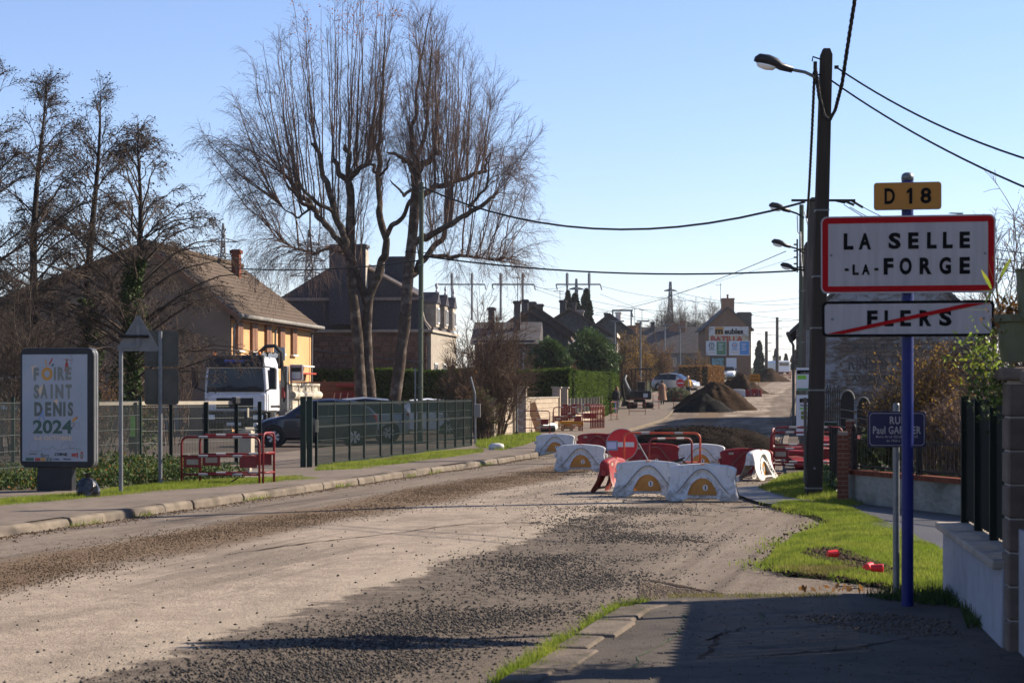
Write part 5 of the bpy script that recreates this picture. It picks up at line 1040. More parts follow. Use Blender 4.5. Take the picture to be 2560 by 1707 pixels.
tp = plate(TS, 1.25, .565, .045, 2.575, 'sign_back_light', 'town_plate', -.08, .035)
m = MB(); ring_prism(m, rrect(1.228, .543, .038), rrect(1.144, .459, .004), -.003, 0); m.build('red_border', 'sign_red', tp); m = MB(); ring_prism(m, rrect(1.25, .565, .045), rrect(1.229, .544, .038), -.002, 0); m.build('rim', 'sign_white', tp); MB().prism(rrect(1.146, .461, .004), -.0015, 0).build('face', 'sign_white', tp)
def tl(t, x0, x1, z0, z1, b=.045): lettering(t, 'sign_black', tp, x0, x1, z0, z1, -.002, b, 1.0)
u0 = -.625; kx = 1.25 / 1300
for t, x0, x1 in (('L', 172, 245), ('A', 285, 378), ('S', 508, 600), ('E', 655, 732), ('L', 795, 866), ('L', 912, 984), ('E', 1035, 1112)): tl(t, u0 + x0 * kx, u0 + x1 * kx, .038, .158, .045)
for t, x0, x1, a, b in (('L', 238, 285, -.148, -.07), ('A', 308, 368, -.148, -.07), ('F', 472, 545, -.148, -.026), ('O', 590, 682, -.15, -.024), ('R', 740, 830, -.148, -.026), ('G', 885, 972, -.15, -.024), ('E', 1035, 1112, -.148, -.026)): tl(t, u0 + x0 * kx, u0 + x1 * kx, a, b, .045)
for x in (195, 418): MB().box((u0 + x * kx, -.004, -.108), (.028, .004, .018)).build('hyphen', 'sign_black', tp)
ep = plate(TS, 1.235, .262, .04, 2.105, 'sign_back_light', 'end_plate', -.08, .035)
m = MB(); ring_prism(m, rrect(1.235, .262, .04), rrect(1.195, .222, .024), -.003, .0); m.build('black_border', 'sign_black', ep); MB().prism(rrect(1.197, .224, .024), -.0015, 0).build('face', 'sign_white', ep)
for t, x0, x1 in (('F', -.29, -.215), ('L', -.165, -.10), ('E', -.052, .025), ('R', .085, .17), ('S', .225, .315)): lettering(t, 'sign_black', ep, x0, x1, -.055, .062, -.002, .045)
MB().prism([(-.585, -.108), (-.46, -.108), (.56, .108), (.42, .108)], -.009, -.006).build('red_bar', 'sign_red', ep)
for pl_, w_, h_ in ((tp, 1.25, .565), (ep, 1.235, .262)):
    for sx_ in (-1, 1): MB().lathe([(.004, -.006), (.009, -.004), (.009, .0)], 8, (sx_ * (w_ / 2 - .075), -.003, 0), 'y').build('rivet', 'galv', pl_)
for z in (3.0, 2.7, 2.45, 2.105): MB().box((0, -.04, z), (.16, .03, .04)).build('clamp', 'galv', TS)
SN = thing('street_name_sign', 'navy blue street name plate on a grey post behind the town sign', 'street sign', (3.01, 15.6, .05), R(-4))
MB().lathe([(.026, 0), (.026, 1.5), (.02, 1.515)], 14).build('post', 'galv', SN)
np_ = plate(SN, .45, .278, .02, 1.31, 'sign_blue', 'name_plate', -.045, .02)
def cham(w, h, c): return [(w / 2, h / 2 - c), (w / 2 - c, h / 2), (-w / 2 + c, h / 2), (-w / 2, h / 2 - c), (-w / 2, -h / 2 + c), (-w / 2 + c, -h / 2), (w / 2 - c, -h / 2), (w / 2, -h / 2 + c)]
m = MB(); ring_prism(m, cham(.425, .253, .018), cham(.417, .245, .016), -.002, 0); m.build('border_line', 'sign_white', np_)
lettering('RUE', 'sign_white', np_, -.055, .062, .04, .10, -.001, .02); lettering('Paul GARNIER', 'sign_white', np_, -.185, .185, -.036, .024, -.001, .02); lettering('Maire de LA SELLE LA FORGE', 'sign_white', np_, -.162, .162, -.066, -.048, -.001, .01); lettering('de 1950 à 1977', 'sign_white', np_, -.08, .085, -.098, -.08, -.001, .01)
# poster case
pc = thing('poster_case', 'dark framed fair poster lightbox on a slab pedestal', 'poster case', (-7.25, 31.7, 0), R(-13))
MB().prism(rrect(1.27, 1.90, .11), 0, .2).build('case', 'dark_frame', pc, bevel=.012, loc=(0, 0, 1.40)); m = MB(); ring_prism(m, rrect(1.275, 1.905, .11), rrect(1.24, 1.87, .1), .03, .07); m.build('trim', 'galv', pc, loc=(0, 0, 1.40)); m = MB(); ring_prism(m, rrect(1.275, 1.905, .11), rrect(1.24, 1.87, .1), .11, .16); m.build('trim', 'galv', pc, loc=(0, 0, 1.40))
MB().box((-.05, .1, .24), (.6, .16, .5)).build('pedestal', 'dark_frame', pc, bevel=.006)
po = MB().box((-.03, -.004, 1.40), (1.12, .008, 1.70)).build('poster', 'poster', pc)
def pt(t, x0, y0, x1, y1, m, b=.03, sp=1.0): # pixels of the poster close-up (face 55..925 wide, 95..1450 high)
    cx = lambda X: -.03 + ((X - 495) / 870) * 1.12; cz_ = lambda Yp: 1.40 + ((775 - Yp) / 1360) * 1.70; return lettering(t, m, po, cx(x0), cx(x1), cz_(y1), cz_(y0), -.0095, b, sp)
pt('F', 215, 265, 285, 430, 'ink_grey', .05); pt('I', 485, 255, 512, 425, 'ink_grey', .05); pt('R', 535, 255, 630, 425, 'ink_grey', .05); pt('E', 640, 255, 720, 420, 'ink_grey', .05); pt('O', 318, 255, 468, 428, 'ink_orange', .05)
for t, a, b in (('S', 215, 290), ('A', 305, 400), ('I', 440, 468), ('N', 505, 612), ('T', 640, 725)): pt(t, a, 475, b, 660, 'ink_grey', .05)
for t, a, b in (('D', 222, 330), ('E', 368, 450), ('N', 475, 590), ('I', 610, 640), ('S', 672, 742)): pt(t, a, 700, b, 882, 'ink_dark', .05)
pt('2024', 203, 928, 730, 1105, 'ink_green', .03); pt('5-6 OCTOBRE', 222, 1132, 725, 1185, 'ink_peach'); pt('JARDI', 155, 1350, 258, 1378, 'ink_dark'); pt('flers', 308, 1350, 420, 1408, 'ink_dark', 0); pt("L'ORNE", 497, 1345, 665, 1384, 'sign_black', .03); pt('nrj', 722, 1340, 808, 1410, 'ink_red', .07); pt('Crédit', 470, 1415, 558, 1440, 'ink_navy'); pt('Mutuel', 615, 1412, 708, 1436, 'ink_navy')
def pp_(x, y): return (-.03 + ((x - 495) / 870) * 1.12, 1.40 + ((775 - y) / 1360) * 1.70)
def shape(pts, m, name='print', par=po, y=-.0085): return MB().prism([pp_(*p) for p in pts], y, y + .001).build(name, m, par)
def line(pts, m, w=.005, name='drawing'): return MB().tube([(pp_(*p)[0], -.006, pp_(*p)[1]) for p in pts], w, 5).build(name, m, po)
shape([(362, 160), (375, 150), (395, 235), (382, 245)], 'ink_orange'); shape([(412, 225), (462, 130), (470, 160), (430, 230)], 'ink_red'); shape([(440, 250), (470, 212), (495, 220), (470, 245)], 'ink_green')
shape([(640, 200), (672, 200), (690, 310), (625, 310)], 'ink_red'); shape([(645, 150), (667, 150), (667, 205), (645, 205)], 'ink_brown'); line([(610, 162), (725, 168)], 'ink_red'); line([(712, 105), (735, 165), (708, 225)], 'ink_brown')
shape([(290, 800), (350, 800), (345, 880), (290, 880)], 'ink_blue'); line([(300, 875), (282, 930)], 'ink_blue', .012); line([(335, 875), (362, 935)], 'ink_blue', .012); shape([(300, 770), (335, 770), (335, 800), (300, 800)], 'ink_brown')
shape([(725, 920), (780, 890), (800, 905), (745, 960)], 'ink_orange'); shape([(780, 885), (802, 888), (800, 912), (782, 908)], 'ink_red'); line([(740, 955), (760, 985), (735, 1020)], 'ink_brown', .006)
for cx_ in (700, 797): line([(cx_ + 36 * math.cos(a), 1000 + 38 * math.sin(a)) for a in np.linspace(0, 6.28, 16)], 'ink_dark', .003)
shape([(255, 555), (330, 480), (345, 500), (310, 610), (290, 600)], 'ink_peach'); shape([(470, 700), (520, 660), (545, 690), (500, 770)], 'ink_peach'); shape([(180, 245), (275, 230), (210, 265), (200, 390), (188, 300)], 'ink_peach')
line([(215 + 62 * math.cos(a), 1260 + 68 * math.sin(a)) for a in np.linspace(0, 6.28, 18)], 'ink_grey', .003); line([(155, 1330), (300, 1325), (340, 1290), (420, 1310), (460, 1260), (520, 1315), (600, 1310), (660, 1290), (840, 1310), (845, 1290), (700, 1285)], 'ink_grey', .004); line([(580, 1285), (600, 1230), (660, 1205), (700, 1290)], 'ink_grey', .004); line([(735 + 33 * math.cos(a), 1245 + 36 * math.sin(a)) for a in np.linspace(0, 6.28, 14)], 'ink_grey', .003)
line([(123 + 24 * math.cos(a), 1374 + 24 * math.sin(a)) for a in np.linspace(0, 6.28, 14)], 'ink_grey', .003)
for a, b, mm in ((105, 215, 'ink_green'), (230, 300, 'ink_red'), (305, 370, 'ink_orange'), (383, 414, 'ink_dark'), (427, 455, 'ink_dark')): shape([(a, 1412), (b, 1412), (b, 1450), (a, 1450)], mm)
shape([(832, 1360), (880, 1360), (878, 1405), (834, 1405)], 'ink_grey'); shape([(842, 1328), (872, 1328), (868, 1360), (845, 1360)], 'ink_red'); shape([(842, 1405), (870, 1405), (868, 1420), (845, 1420)], 'ink_red')
# backs of traffic signs
ts = thing('triangular_sign', 'triangular road sign seen from behind on a galvanised post', 'road sign', (-6.05, 30.8, .05), R(8))
MB().lathe([(.032, 0), (.032, 2.32)], 12).build('post', 'galv', ts); tri = MB(); tri.prism([(-.03, 2.24), (.55, 2.24), (.575, 2.27), (.29, 2.775), (.235, 2.775), (-.055, 2.27)], -.012, .012); tb = tri.build('plate', 'sign_back_light', ts, bevel=.004); m = MB(); ring_prism(m, [(-.03, 2.235), (.55, 2.235), (.58, 2.27), (.29, 2.78), (.235, 2.78), (-.06, 2.27)], [(.0, 2.262), (.52, 2.262), (.545, 2.28), (.275, 2.745), (.25, 2.745), (-.025, 2.28)], -.025, -.012); m.build('rim', 'sign_back_light', tb)
MB().box((.2, -.05, 2.46), (.46, .05, .045)).build('arm', 'iron', ts, bevel=.005); MB().box((.26, -.03, 2.46), (.055, .035, .34)).build('rail', 'galv', ts); MB().box((.1, -.03, 2.3), (.3, .025, .04)).build('rail', 'galv', ts)
bs = thing('rectangular_signs', 'two stacked rectangular signs seen from behind on one post', 'road sign', (-5.9, 33.4, .05), R(8))
MB().lathe([(.035, 0), (.035, 2.62)], 12).build('post', 'galv', bs)
for z, h in ((2.33, .60), (1.69, .60)):
    o = MB().prism(rrect(.56, h, .05), 0, .02).build('plate', 'sign_back', bs, loc=(.02, .045, z)); m = MB(); ring_prism(m, rrect(.565, h + .005, .05), rrect(.52, h - .04, .04), -.014, 0); m.build('rim', 'sign_back', o)
    for dz in (-.2, .2): MB().box((0, -.012, dz), (.5, .02, .05)).build('rail', 'sign_back', o)
# ------------------------------------------------------------------ plastic water barriers
def _ray(poly, c, a):
    d = (math.cos(a), math.sin(a)); best = None
    for i in range(len(poly)):
        p, q = poly[i], poly[(i + 1) % len(poly)]; ex, ey = q[0] - p[0], q[1] - p[1]; det = d[0] * -ey + ex * d[1]
        if abs(det) < 1e-9: continue
        wx, wy = p[0] - c[0], p[1] - c[1]; t = (wx * -ey + ex * wy) / det; s = (d[0] * wy - d[1] * wx) / det
        if t > 0 and -1e-6 <= s <= 1 + 1e-6: best = t if best is None else max(best, t)
    return (c[0] + d[0] * best, c[1] + d[1] * best)
BO = [(0, .055), (.2, .05), (.28, .0), (.48, .0), (.505, .035), (.468, .18), (.44, .34), (.445, .40), (.468, .425), (.466, .47), (.44, .50), (.40, .508), (.36, .528), (.15, .55), (0, .557)]; BO = BO + [(-x, z) for x, z in BO[-2:0:-1]]
BH = [(-.195, .09), (.195, .09), (.203, .108), (.178, .19), (.132, .272), (.068, .328), (0, .343), (-.068, .328), (-.132, .272), (-.178, .19), (-.203, .108)]
def bprof(z): return float(np.interp(z, [0, .08, .2, .35, .5, .56], [.23, .19, .13, .09, .065, .05]))
def arch_d(x, z): # distance below/above the big arch moulding
    zc = .455 * math.exp(-(abs(x) / .30) ** 2.2) + .02; return z - zc
def make_barrier(color):
    root = bpy.data.objects.new('water_barrier', None); COL.objects.link(root); n = 72; c = (0, .2); rings = 12; mb = MB(); outl = []
    A = [2 * math.pi * i / n for i in range(n)]; out = [_ray(BO, c, a) for a in A]; inn = [_ray(BH, c, a) for a in A]
    for side in (-1, 1):
        vs = []
        for k in range(rings + 1):
            t = k / rings
            for i in range(n):
                x = inn[i][0] * (1 - t) + out[i][0] * t; z = inn[i][1] * (1 - t) + out[i][1] * t; d = arch_d(x, z)
                y = bprof(z) + .026 * math.exp(-(d / .02) ** 2) - .02 * math.exp(-((d + .05) / .022) ** 2) + (.012 if t < .15 else 0)
                if t == 1: y -= .012
                vs.append((x, side * y, z))
        fs = [(k * n + i, k * n + (i + 1) % n, (k + 1) * n + (i + 1) % n, (k + 1) * n + i) for k in range(rings) for i in range(n)]; mb.add(vs, fs); outl.append(len(mb.v) - n)
        rim = [(x, side * (bprof(z) - .035), z) for x, z in inn]; mb.add([vs[i] for i in range(n)] + rim, [(i, (i + 1) % n, n + (i + 1) % n, n + i) for i in range(n)])
    a, b = outl; f2 = []
    for i in range(n):
        j = (i + 1) % n
        if min(out[i][1], out[j][1]) > .26: f2.append((a + i, a + j, b + j, b + i))
    mb.f += f2; mb.m += [0] * len(f2); mb.build('shell', 'barrier_white' if color == 'white' else 'barrier_red', root, smooth=True)
    for side in (-1,):
        w = MB().prism([(x * 1.02, z) for x, z in BH], -.004, .004).build('inner_panel', 'amber_plastic' if color == 'white' else 'red_plastic', root); w.location = (0, side * .085, 0)
        s = MB(); disc(s, .04, .2, .045, -.003, .003, 16, .8, 1); so_ = s.build('oval_disc', 'white_paint', w, loc=(0, side * .008, 0)); MB().box((.04, 0, .2), (.014, .012, .06)).build('slot', 'sign_black', so_)
        MB().box((0, side * .055, .549), (.05, .03, .012)).build('reflector', 'lamp_orange', root)
        MB().box((-.28, side * (bprof(.455) + .003), .455), (.085, .006, .045)).build('sticker', 'cream' if color == 'red' else 'board_white', root)
    fr_ = MB(); ring_prism(fr_, [(x * 1.17, .09 + (z - .09) * 1.12 - .016) for x, z in BH], [(x * 1.0, z) for x, z in BH], -.012, .012); fr_ = fr_.build('hole_frame', 'barrier_white' if color == 'white' else 'barrier_red', root, bevel=.006); fr_.location = (0, -.148, 0); fr_.rotation_euler = (R(-17), 0, 0)
    for dd, rr in ((0, .006),):
        xs = np.linspace(-.36 if dd == 0 else -.30, .36 if dd == 0 else .30, 21); MB().tube([(x, -(bprof(max(.455 * math.exp(-(abs(x) / .30) ** 2.2) + .02 + dd, .01)) + (.026 if dd == 0 else -.012)), max(.455 * math.exp(-(abs(x) / .30) ** 2.2) + .02 + dd, .01)) for x in xs], rr, 5).build('arch_moulding', 'grime', root)
    for s in (-1, 1): MB().tube([(s * .47, 0, .28), (s * .47, 0, .36)], .03, 10).build('hinge', 'white_dirty' if color == 'white' else 'red_plastic', root, bevel=.004)
    tag(root, 'x', 'barrier', 'plastic water barriers closing the street'); return root
BW = make_barrier('white'); BR = make_barrier('red'); used = {'w': 0, 'r': 0}
def barrier(kind, u, v, rz, label, Y=None, s=1.0, tilt=0):
    src_ = BW if kind == 'w' else BR; p = gp(u, v, .03) if Y is None else at(u, v, Y)
    if not used[kind]: o = src_; used[kind] = 1
    else: o = dup(src_)
    o.location = p if Y else (p.x, p.y, road_z(p.x, p.y) + .01); o.rotation_euler = (tilt, 0, R(rz)); o['label'] = label; o.scale = (s * 1.08, s, s); return o
barrier('w', 1622, 1244, -12, 'white water barrier at the front, left of the linked pair')
barrier('w', 1757, 1252, -9, 'white water barrier at the front, right of the linked pair')
barrier('r', 1533, 1234, 70, 'red water barrier seen end-on left of the front white pair')
barrier('w', 1452, 1180, -3, 'white water barrier directly left of the large no-entry sign')
barrier('w', 1388, 1137, -3, 'white water barrier farthest left, at the kerb end')
barrier('r', 1492, 1136, 2, 'red water barrier partly behind the large no-entry sign')
barrier('r', 1636, 1180, -3, 'red water barrier behind the front white pair')
barrier('w', 1750, 1180, 1, 'white water barrier in the back row between two red ones')
barrier('r', 1866, 1193, 2, 'red water barrier at the right end of the back row')
barrier('w', 1896, 1200, 64, 'white water barrier turned edge-on beside the red tube barriers')
barrier('w', 1843, 994, 0, 'far white water barrier below the yellow roadworks board', 158, 1.25); barrier('r', 1884, 994, 0, 'far red water barrier under the yellow roadworks board', 158, 1.25)
# stacked barriers lying behind the pole
for k, (u, v, Y, zr, lab) in enumerate(((2035, 1165, 41, 12, 'lowest of the red water barriers lying behind the dark pole'), (2030, 1130, 41.5, -8, 'middle red water barrier lying behind the dark pole'), (2095, 1112, 42, 5, 'topmost red water barrier lying behind the dark pole'))):
    o = dup(BR); o.location = (at(u, 0, Y).x, Y, .12 + .2 * k); o.rotation_euler = (R(83), R(0), R(zr)); o['label'] = lab; o.scale = (1.15, 1, 1)
# ------------------------------------------------------------------ no entry signs
def no_entry(name, label, loc, r, rz, note=False, foot=.4):
    o = thing(name, label, 'road sign', loc, rz); m = MB(); disc(m, 0, 0, r, 0, .012, 40); d = m.build('disc', 'sign_white', o, loc=(0, 0, foot + r)); m = MB(); disc(m, 0, 0, r * .955, -.003, 0, 40); m.build('red_face', 'noentry_red', d); MB().box((.02 * r, -.005, 0), (1.46 * r, .004, .3 * r)).build('white_bar', 'board_white', d)
    for s in (-1, 1): MB().tube([(s * r * .45, .02, foot + r * .3), (s * r * .5, .05, 0)], .006, 6).build('leg', 'iron', o); MB().tube([(s * r * .45, .02, foot + r), (s * r * .35, .4, 0)], .006, 6).build('stay', 'iron', o)
    if note:
        t = MB().box((-.62 * r, -.01, -.07 * r), (.72 * r, .006, .62 * r)).build('taped_note', 'tape', d); MB().box((-.64 * r, -.0145, -.06 * r), (.56 * r, .003, .42 * r)).build('paper', 'paper_blue', t)
    return o
no_entry('no_entry_sign', 'large round no-entry sign with taped paper note among the barriers', (at(1555, 0, 39).x, 39, .04), .315, R(-4), True, .27)
no_entry('no_entry_sign', 'small distant no-entry sign left of the man in mustard jacket', (at(1701, 0, 144).x, 144, G(144) + .1), .3, 0, False, 1.1)
rb = thing('road_closed_sign', 'yellow road closed board standing above the far red barrier', 'road sign', (at(1887, 0, 157).x, 157, G(157)), 0)
MB().box((0, 0, 1.55), (.84, .03, .64)).build('board', 'sign_amber', rb, bevel=.01); lettering('ROUTE', 'sign_black', rb, -.26, .26, 1.6, 1.74, -.017, .03); lettering('BARREE', 'sign_black', rb, -.32, .32, 1.34, 1.48, -.017, .03)
for x in (-.3, .3): MB().box((x, .03, .62), (.04, .03, 1.25)).build('leg', 'galv', rb)
# ------------------------------------------------------------------ red tube barriers
def tube_barrier(label, loc, rz, w=1.5, h=1.0, m='red_paint', plates=True, rails=(.62, .25), group='red tube barriers', bands=True, tilt=0, r=.019):
    o = thing('tube_barrier', label, 'barrier', loc, rz, group); o.rotation_euler = (tilt, 0, rz); c = .1; pts = [(-w / 2, 0, 0), (-w / 2, 0, h - c)] + [(-w / 2 + c - c * math.cos(a), 0, h - c + c * math.sin(a)) for a in (.5, 1.0, 1.57)] + [(w / 2 - c + c * math.sin(a), 0, h - c + c * math.cos(a)) for a in (0, .5, 1.0, 1.57)] + [(w / 2, 0, 0)]
    MB().tube(pts, r, 8).build('frame', m, o, smooth=True)
    for z in rails: MB().tube([(-w / 2, 0, z * h), (w / 2, 0, z * h)], r * .9, 8).build('rail', m, o, smooth=True)
    if bands:
        for z in (1.0,) + tuple(rails):
            for x in (-.22, .22): MB().tube([(w * x - .08, 0, z * h), (w * x + .08, 0, z * h)], r * 1.12, 8).build('white_band', 'band_white', o)
    for s in (-1, 1): MB().box((s * w / 2, 0, .015), (.05, .3, .025)).build('foot', m, o)
    if plates:
        for s in (-1, 1): p = MB().box((s * (w / 2 - .19), -.004, rails[0] * h - .1), (.3, .008, .19)).build('plate', m, o, bevel=.004); 
        MB().box((-(w / 2 - .19), -.011, rails[0] * h - .1), (.2, .004, .09)).build('sticker', 'cream', p)
    return o
p = gp(551, 1217, .05); b1 = tube_barrier('red tube barrier standing on the left grass by the gate', p, R(-6), 1.34, .84)
tube_barrier('second red tube barrier standing just behind the left one', (p.x + .22, p.y + .45, .06), R(14), 1.26, .86)
tube_barrier('narrow red tube barrier end bracing the left pair', (p.x + .78, p.y + .28, .06), R(75), .5, .9, plates=False, bands=False)
q = at(1655, 0, 38); tube_barrier('orange tube barrier leaning among the front white water barriers', (q.x, 38, .25), R(-8), 1.45, .62, 'orange_paint', False, (.1,), None)
q = at(1690, 0, 36.5); tube_barrier('thin red tube barrier behind the front water barriers', (q.x - .1, 36.5, .2), R(25), .9, .6, 'red_paint', False, (.1,), None)
q = at(1985, 0, 38.2); tube_barrier('red tube barrier facing the street in front of the dark pole', (at(2012, 0, 38).x, 38.0, .06), R(-2), 1.3, .82)
tube_barrier('red tube barrier behind the dark pole, parallel to the front one', (at(2020, 0, 39).x, 39.0, .06), R(3), 1.35, .9, plates=False)
tube_barrier('narrow red tube barrier closing the left end by the pole', (at(1933, 0, 38.4).x, 38.4, .06), R(80), .8, .88, plates=False, bands=True)
# by the block wall
def wl_(y): return -.7 + .13 * (y - 67)
tube_barrier('red tube barrier leaning at the first block-wall gate', (at(1325, 0, 74.5).x, 74.5, .1), R(-10), 1.5, .85)
tube_barrier('red tube barrier in front of the stacked barriers', (at(1420, 0, 79).x, 79, .1), R(-5), 1.15, .95)
for k in range(9): tube_barrier(('first', 'second', 'third', 'fourth', 'fifth', 'sixth', 'seventh', 'eighth', 'ninth')[k] + ' red barrier, counted from the left, of the upright stack by the block wall', (at(1440, 0, 85).x + .075 * k, 85 + .12 * k, .1), R(-16), 1.3, 1.0, group='stacked red barriers', rails=(.62, .3), plates=k in (0, 4), bands=k == 0, r=.028)
for k, (u, Y, w, rz, lab) in enumerate(((1593, 122, 1.0, -10, 'red tube barrier beside the red-haired walker'), (1640, 131, .9, 60, 'red tube barrier right of the mini excavator'), (1693, 133, .5, 0, 'small red tube barrier beside the beige-coated walker'), (1535, 112, 1.6, 75, 'red tube barrier along the posts behind the stacked ones'))):
    tube_barrier(lab, (at(u, 0, Y).x, Y, G(Y) + .1), R(rz), w, 1.0, plates=False, bands=False)
# ------------------------------------------------------------------ fences and gates
def mesh_panel(par, a, b, h, z0, name='mesh_panel', step=.05, m='fence_wire', hz=(.0, .2, .4, .6, .8, 1.0)):
    a, b = Vector(a), Vector(b); d = b - a; ln = d.length; d.normalize(); n = max(int(ln / step), 1); PT = []
    for i in range(1, n): p = a + d * (ln * i / n); PT.append([(p.x, p.y, z0 + .03), (p.x, p.y, z0 + h)])
    V, Fq = rods(np.array(PT), np.full((len(PT), 2), .0042), 4); PH = np.array([[(a.x, a.y, z0 + .03 + (h - .05) * q), (b.x, b.y, z0 + .03 + (h - .05) * q)] for q in hz]); V2, F2 = rods(PH, np.full((len(PH), 2), .0055), 4)
    return fast_mesh(name, np.concatenate([V, V2]), np.concatenate([Fq, F2 + len(V)]), m, par, False, 4)
f1 = thing('mesh_fence', 'low green wire mesh fence behind the poster case', 'fence', (-9.9, 28, 0)); A = Vector((0, 0, 0)); B = Vector((2.3, 12.7, 0)); n = 5
for i in range(n + 1):
    p = A.lerp(B, i / n); MB().box((p.x, p.y, .78), (.06, .06, 1.56)).build('post', 'green_fence', f1)
    if i < n: q = A.lerp(B, (i + 1) / n); mesh_panel(f1, p, q, 1.45, .03)
f1b = thing('mesh_fence', 'green mesh fence running off behind the poster to the left', 'fence', (-9.4, 37.5, 0))
for i in range(5):
    MB().box((-2.5 * i, .3 * i, .78), (.06, .06, 1.56)).build('post', 'green_fence', f1b)
    if i < 4: mesh_panel(f1b, (-2.5 * i, .3 * i, 0), (-2.5 * i - 2.5, .3 * i + .3, 0), 1.45, .03)
gt = thing('sliding_gate', 'green sliding gate leaf with pale rail left of the dark car', 'gate', (-7.75, 41.0, 0)); B = Vector((2.15, 3.2, 0))
for f, wd in ((0, .07), (.27, .07), (.55, .09), (.8, .08), (1, .08)):
    p = B * f; MB().box((p.x, p.y, .72), (wd, wd, 1.44)).build('post', 'green_dark', gt)
for f0, f1_ in ((0, .27), (.27, .55), (.55, .8), (.8, 1)): mesh_panel(gt, B * f0, B * f1_, 1.3, .06, step=.045)
ang = math.atan2(B.y, B.x)
MB().box((B.x * .36 - .25, B.y * .36 - .3, 1.42), (B.length * 1.05, .07, .075), ang).build('top_rail', 'cream', gt); MB().box((B.x * .5, B.y * .5, .08), (B.length, .08, .1), ang).build('bottom_rail', 'green_dark', gt); MB().box((B.x * .8, B.y * .8 - .05, 1.47), (.16, .12, .14), ang).build('roller_box', 'black_plastic', gt, bevel=.01); MB().box((B.x * .9, B.y * .9 - .05, 1.2), (.05, .03, .2), ang).build('notice', 'cream', gt); MB().box((B.x * -.02, B.y * -.02 - .05, .95), (.1, .02, .42)).build('lime_notice', 'lime', gt)
p = gp(617, 1187, .05); cbx = thing('gate_motor_box', 'cream gate motor pillar behind the left tube barrier', 'cabinet', p, R(-12)); MB().box((0, 0, .55), (.25, .22, .62)).build('cabinet', 'cream', cbx, bevel=.015); MB().box((.03, 0, .1), (.1, .12, .26)).build('plinth', 'cream', cbx); MB().tube([(-.02, -.06, .88), (.12, .06, .88)], .045, 10).build('cap', 'cream', cbx)
g2 = thing('mesh_gate', 'long green mesh sliding gate in front of the parked cars', 'gate', (-4.19, 41.5, 0)); us = [791, 835, 874, 910, 951, 979, 1008, 1038, 1069, 1094, 1113, 1138, 1159, 1178]; PS = []
for u in us:
    k = (u - 1280) / F; s = (k * 41.5 + 4.19) / (.184 - k); PS.append(Vector((.184 * s, s, 0)))
for i, p in enumerate(PS):
    MB().box((p.x, p.y, .74), (.05, .07, 1.44), R(-10)).build('post', 'green_dark', g2)
    if i < len(PS) - 1: mesh_panel(g2, p, PS[i + 1], 1.36, .08, step=.055, hz=(.02, .2, .4, .78), m='green_fence')
for z, t in ((1.4, .05), (.92, .045), (.1, .06)):
    a, b = PS[0], PS[-1]; mid = (a + b) / 2; MB().box((mid.x, mid.y, z), ((b - a).length, .03, t), math.atan2((b - a).y, (b - a).x)).build('rail', 'green_dark', g2)
for dx, dy in ((-.16, -.02), (-.02, -.08)): MB().box((dx, dy, .78), (.11, .11, 1.56)).build('gate_post', 'green_fence', g2)
MB().box((.12, .0, .95), (.06, .02, .26)).build('notice', 'cream', g2)
# ------------------------------------------------------------------ block walls along the left pavement
bsrc = MB().box((0, 0, 0), (1, 1, 1)).build('x', 'block', None).data; bpy.data.objects.remove(bpy.data.objects['x'])
def block(par, x, y, z, dx, dy, dz, rz=0, m=None, name='block'):
    o = bpy.data.objects.new(name, bsrc if m is None else m); COL.objects.link(o); o.parent = par; o.location = (x, y, z); o.scale = (dx, dy, dz); o.rotation_euler = (0, 0, rz); return o
def block_wall(label, y0, y1, h):
    ln = (y1 - y0) * 1.008; w = thing('block_wall', label, 'wall', (wl_(y0), y0, 0), math.atan2(1, .13)); MB().box((ln / 2, 0, h / 2 - .03), (ln - .02, .15, h - .06)).build('mortar', 'mortar', w); z = 0; row = 0
    while z < h - .1:
        x = -(row % 2) * .25
        while x < ln:
            a, b = max(x, 0), min(x + .5, ln)
            if b - a > .08: block(w, (a + b) / 2, 0, z + .1, b - a - .012, .2, .188)
            x += .5
        z += .2; row += 1
    MB().box((ln / 2, 0, h + .025), (ln, .27, .05)).build('coping', 'coping', w, bevel=.008); return w
block_wall('short cream block wall nearest the mesh fence', 67, 71.8, 1.4); block_wall('longer cream block wall behind the leaning boards', 75.8, 87.6, 1.4)
for y, h, lab in ((72.1, 1.84, 'cream block gate pillar, left of the open gateway'), (75.3, 1.84, 'cream block gate pillar, right of the metal post'), (87.4, 1.85, 'cream block gate pillar at the end of the longer wall'), (90.6, 1.85, 'cream block gate pillar farthest up, next to the hedge')):
    w = thing('gate_pillar', lab, 'pillar', (wl_(y), y, 0), math.atan2(1, .13), 'cream gate pillars')
    for k in range(int(h / .2)): block(w, 0, 0, .1 + k * .2, .34, .34, .192)
    MB().box((0, 0, h / 2), (.325, .325, h - .05)).build('mortar', 'mortar', w); MB().box((0, 0, h - .0), (.46, .46, .07)).build('cap', 'coping', w, bevel=.015)
gf = thing('garden_fence', 'low concrete post fence stepping up the left pavement', 'fence', (wl_(92) - .1, 92, 0), math.atan2(1, .108))
for k in range(17): s = k * 2.4; z0 = G(92 + s); MB().box((s, 0, z0 + .68), (.12, .14, 1.36)).build('post', 'coping', gf); k < 16 and MB().box((s + 1.2, .0, z0 + .3), (2.28, .1, .62)).build('panel', 'block', gf)
mp = thing('metal_post', 'slim grey metal post standing before the gateway', 'post', gp(1292, 1096, .05)); MB().lathe([(.05, 0), (.045, 2.1), (.02, 2.12)], 10).build('shaft', 'galv', mp); MB().lathe([(.3, 0), (.2, .1), (.06, .22), (.05, .24)], 10).build('earth_foot', 'soil', mp)
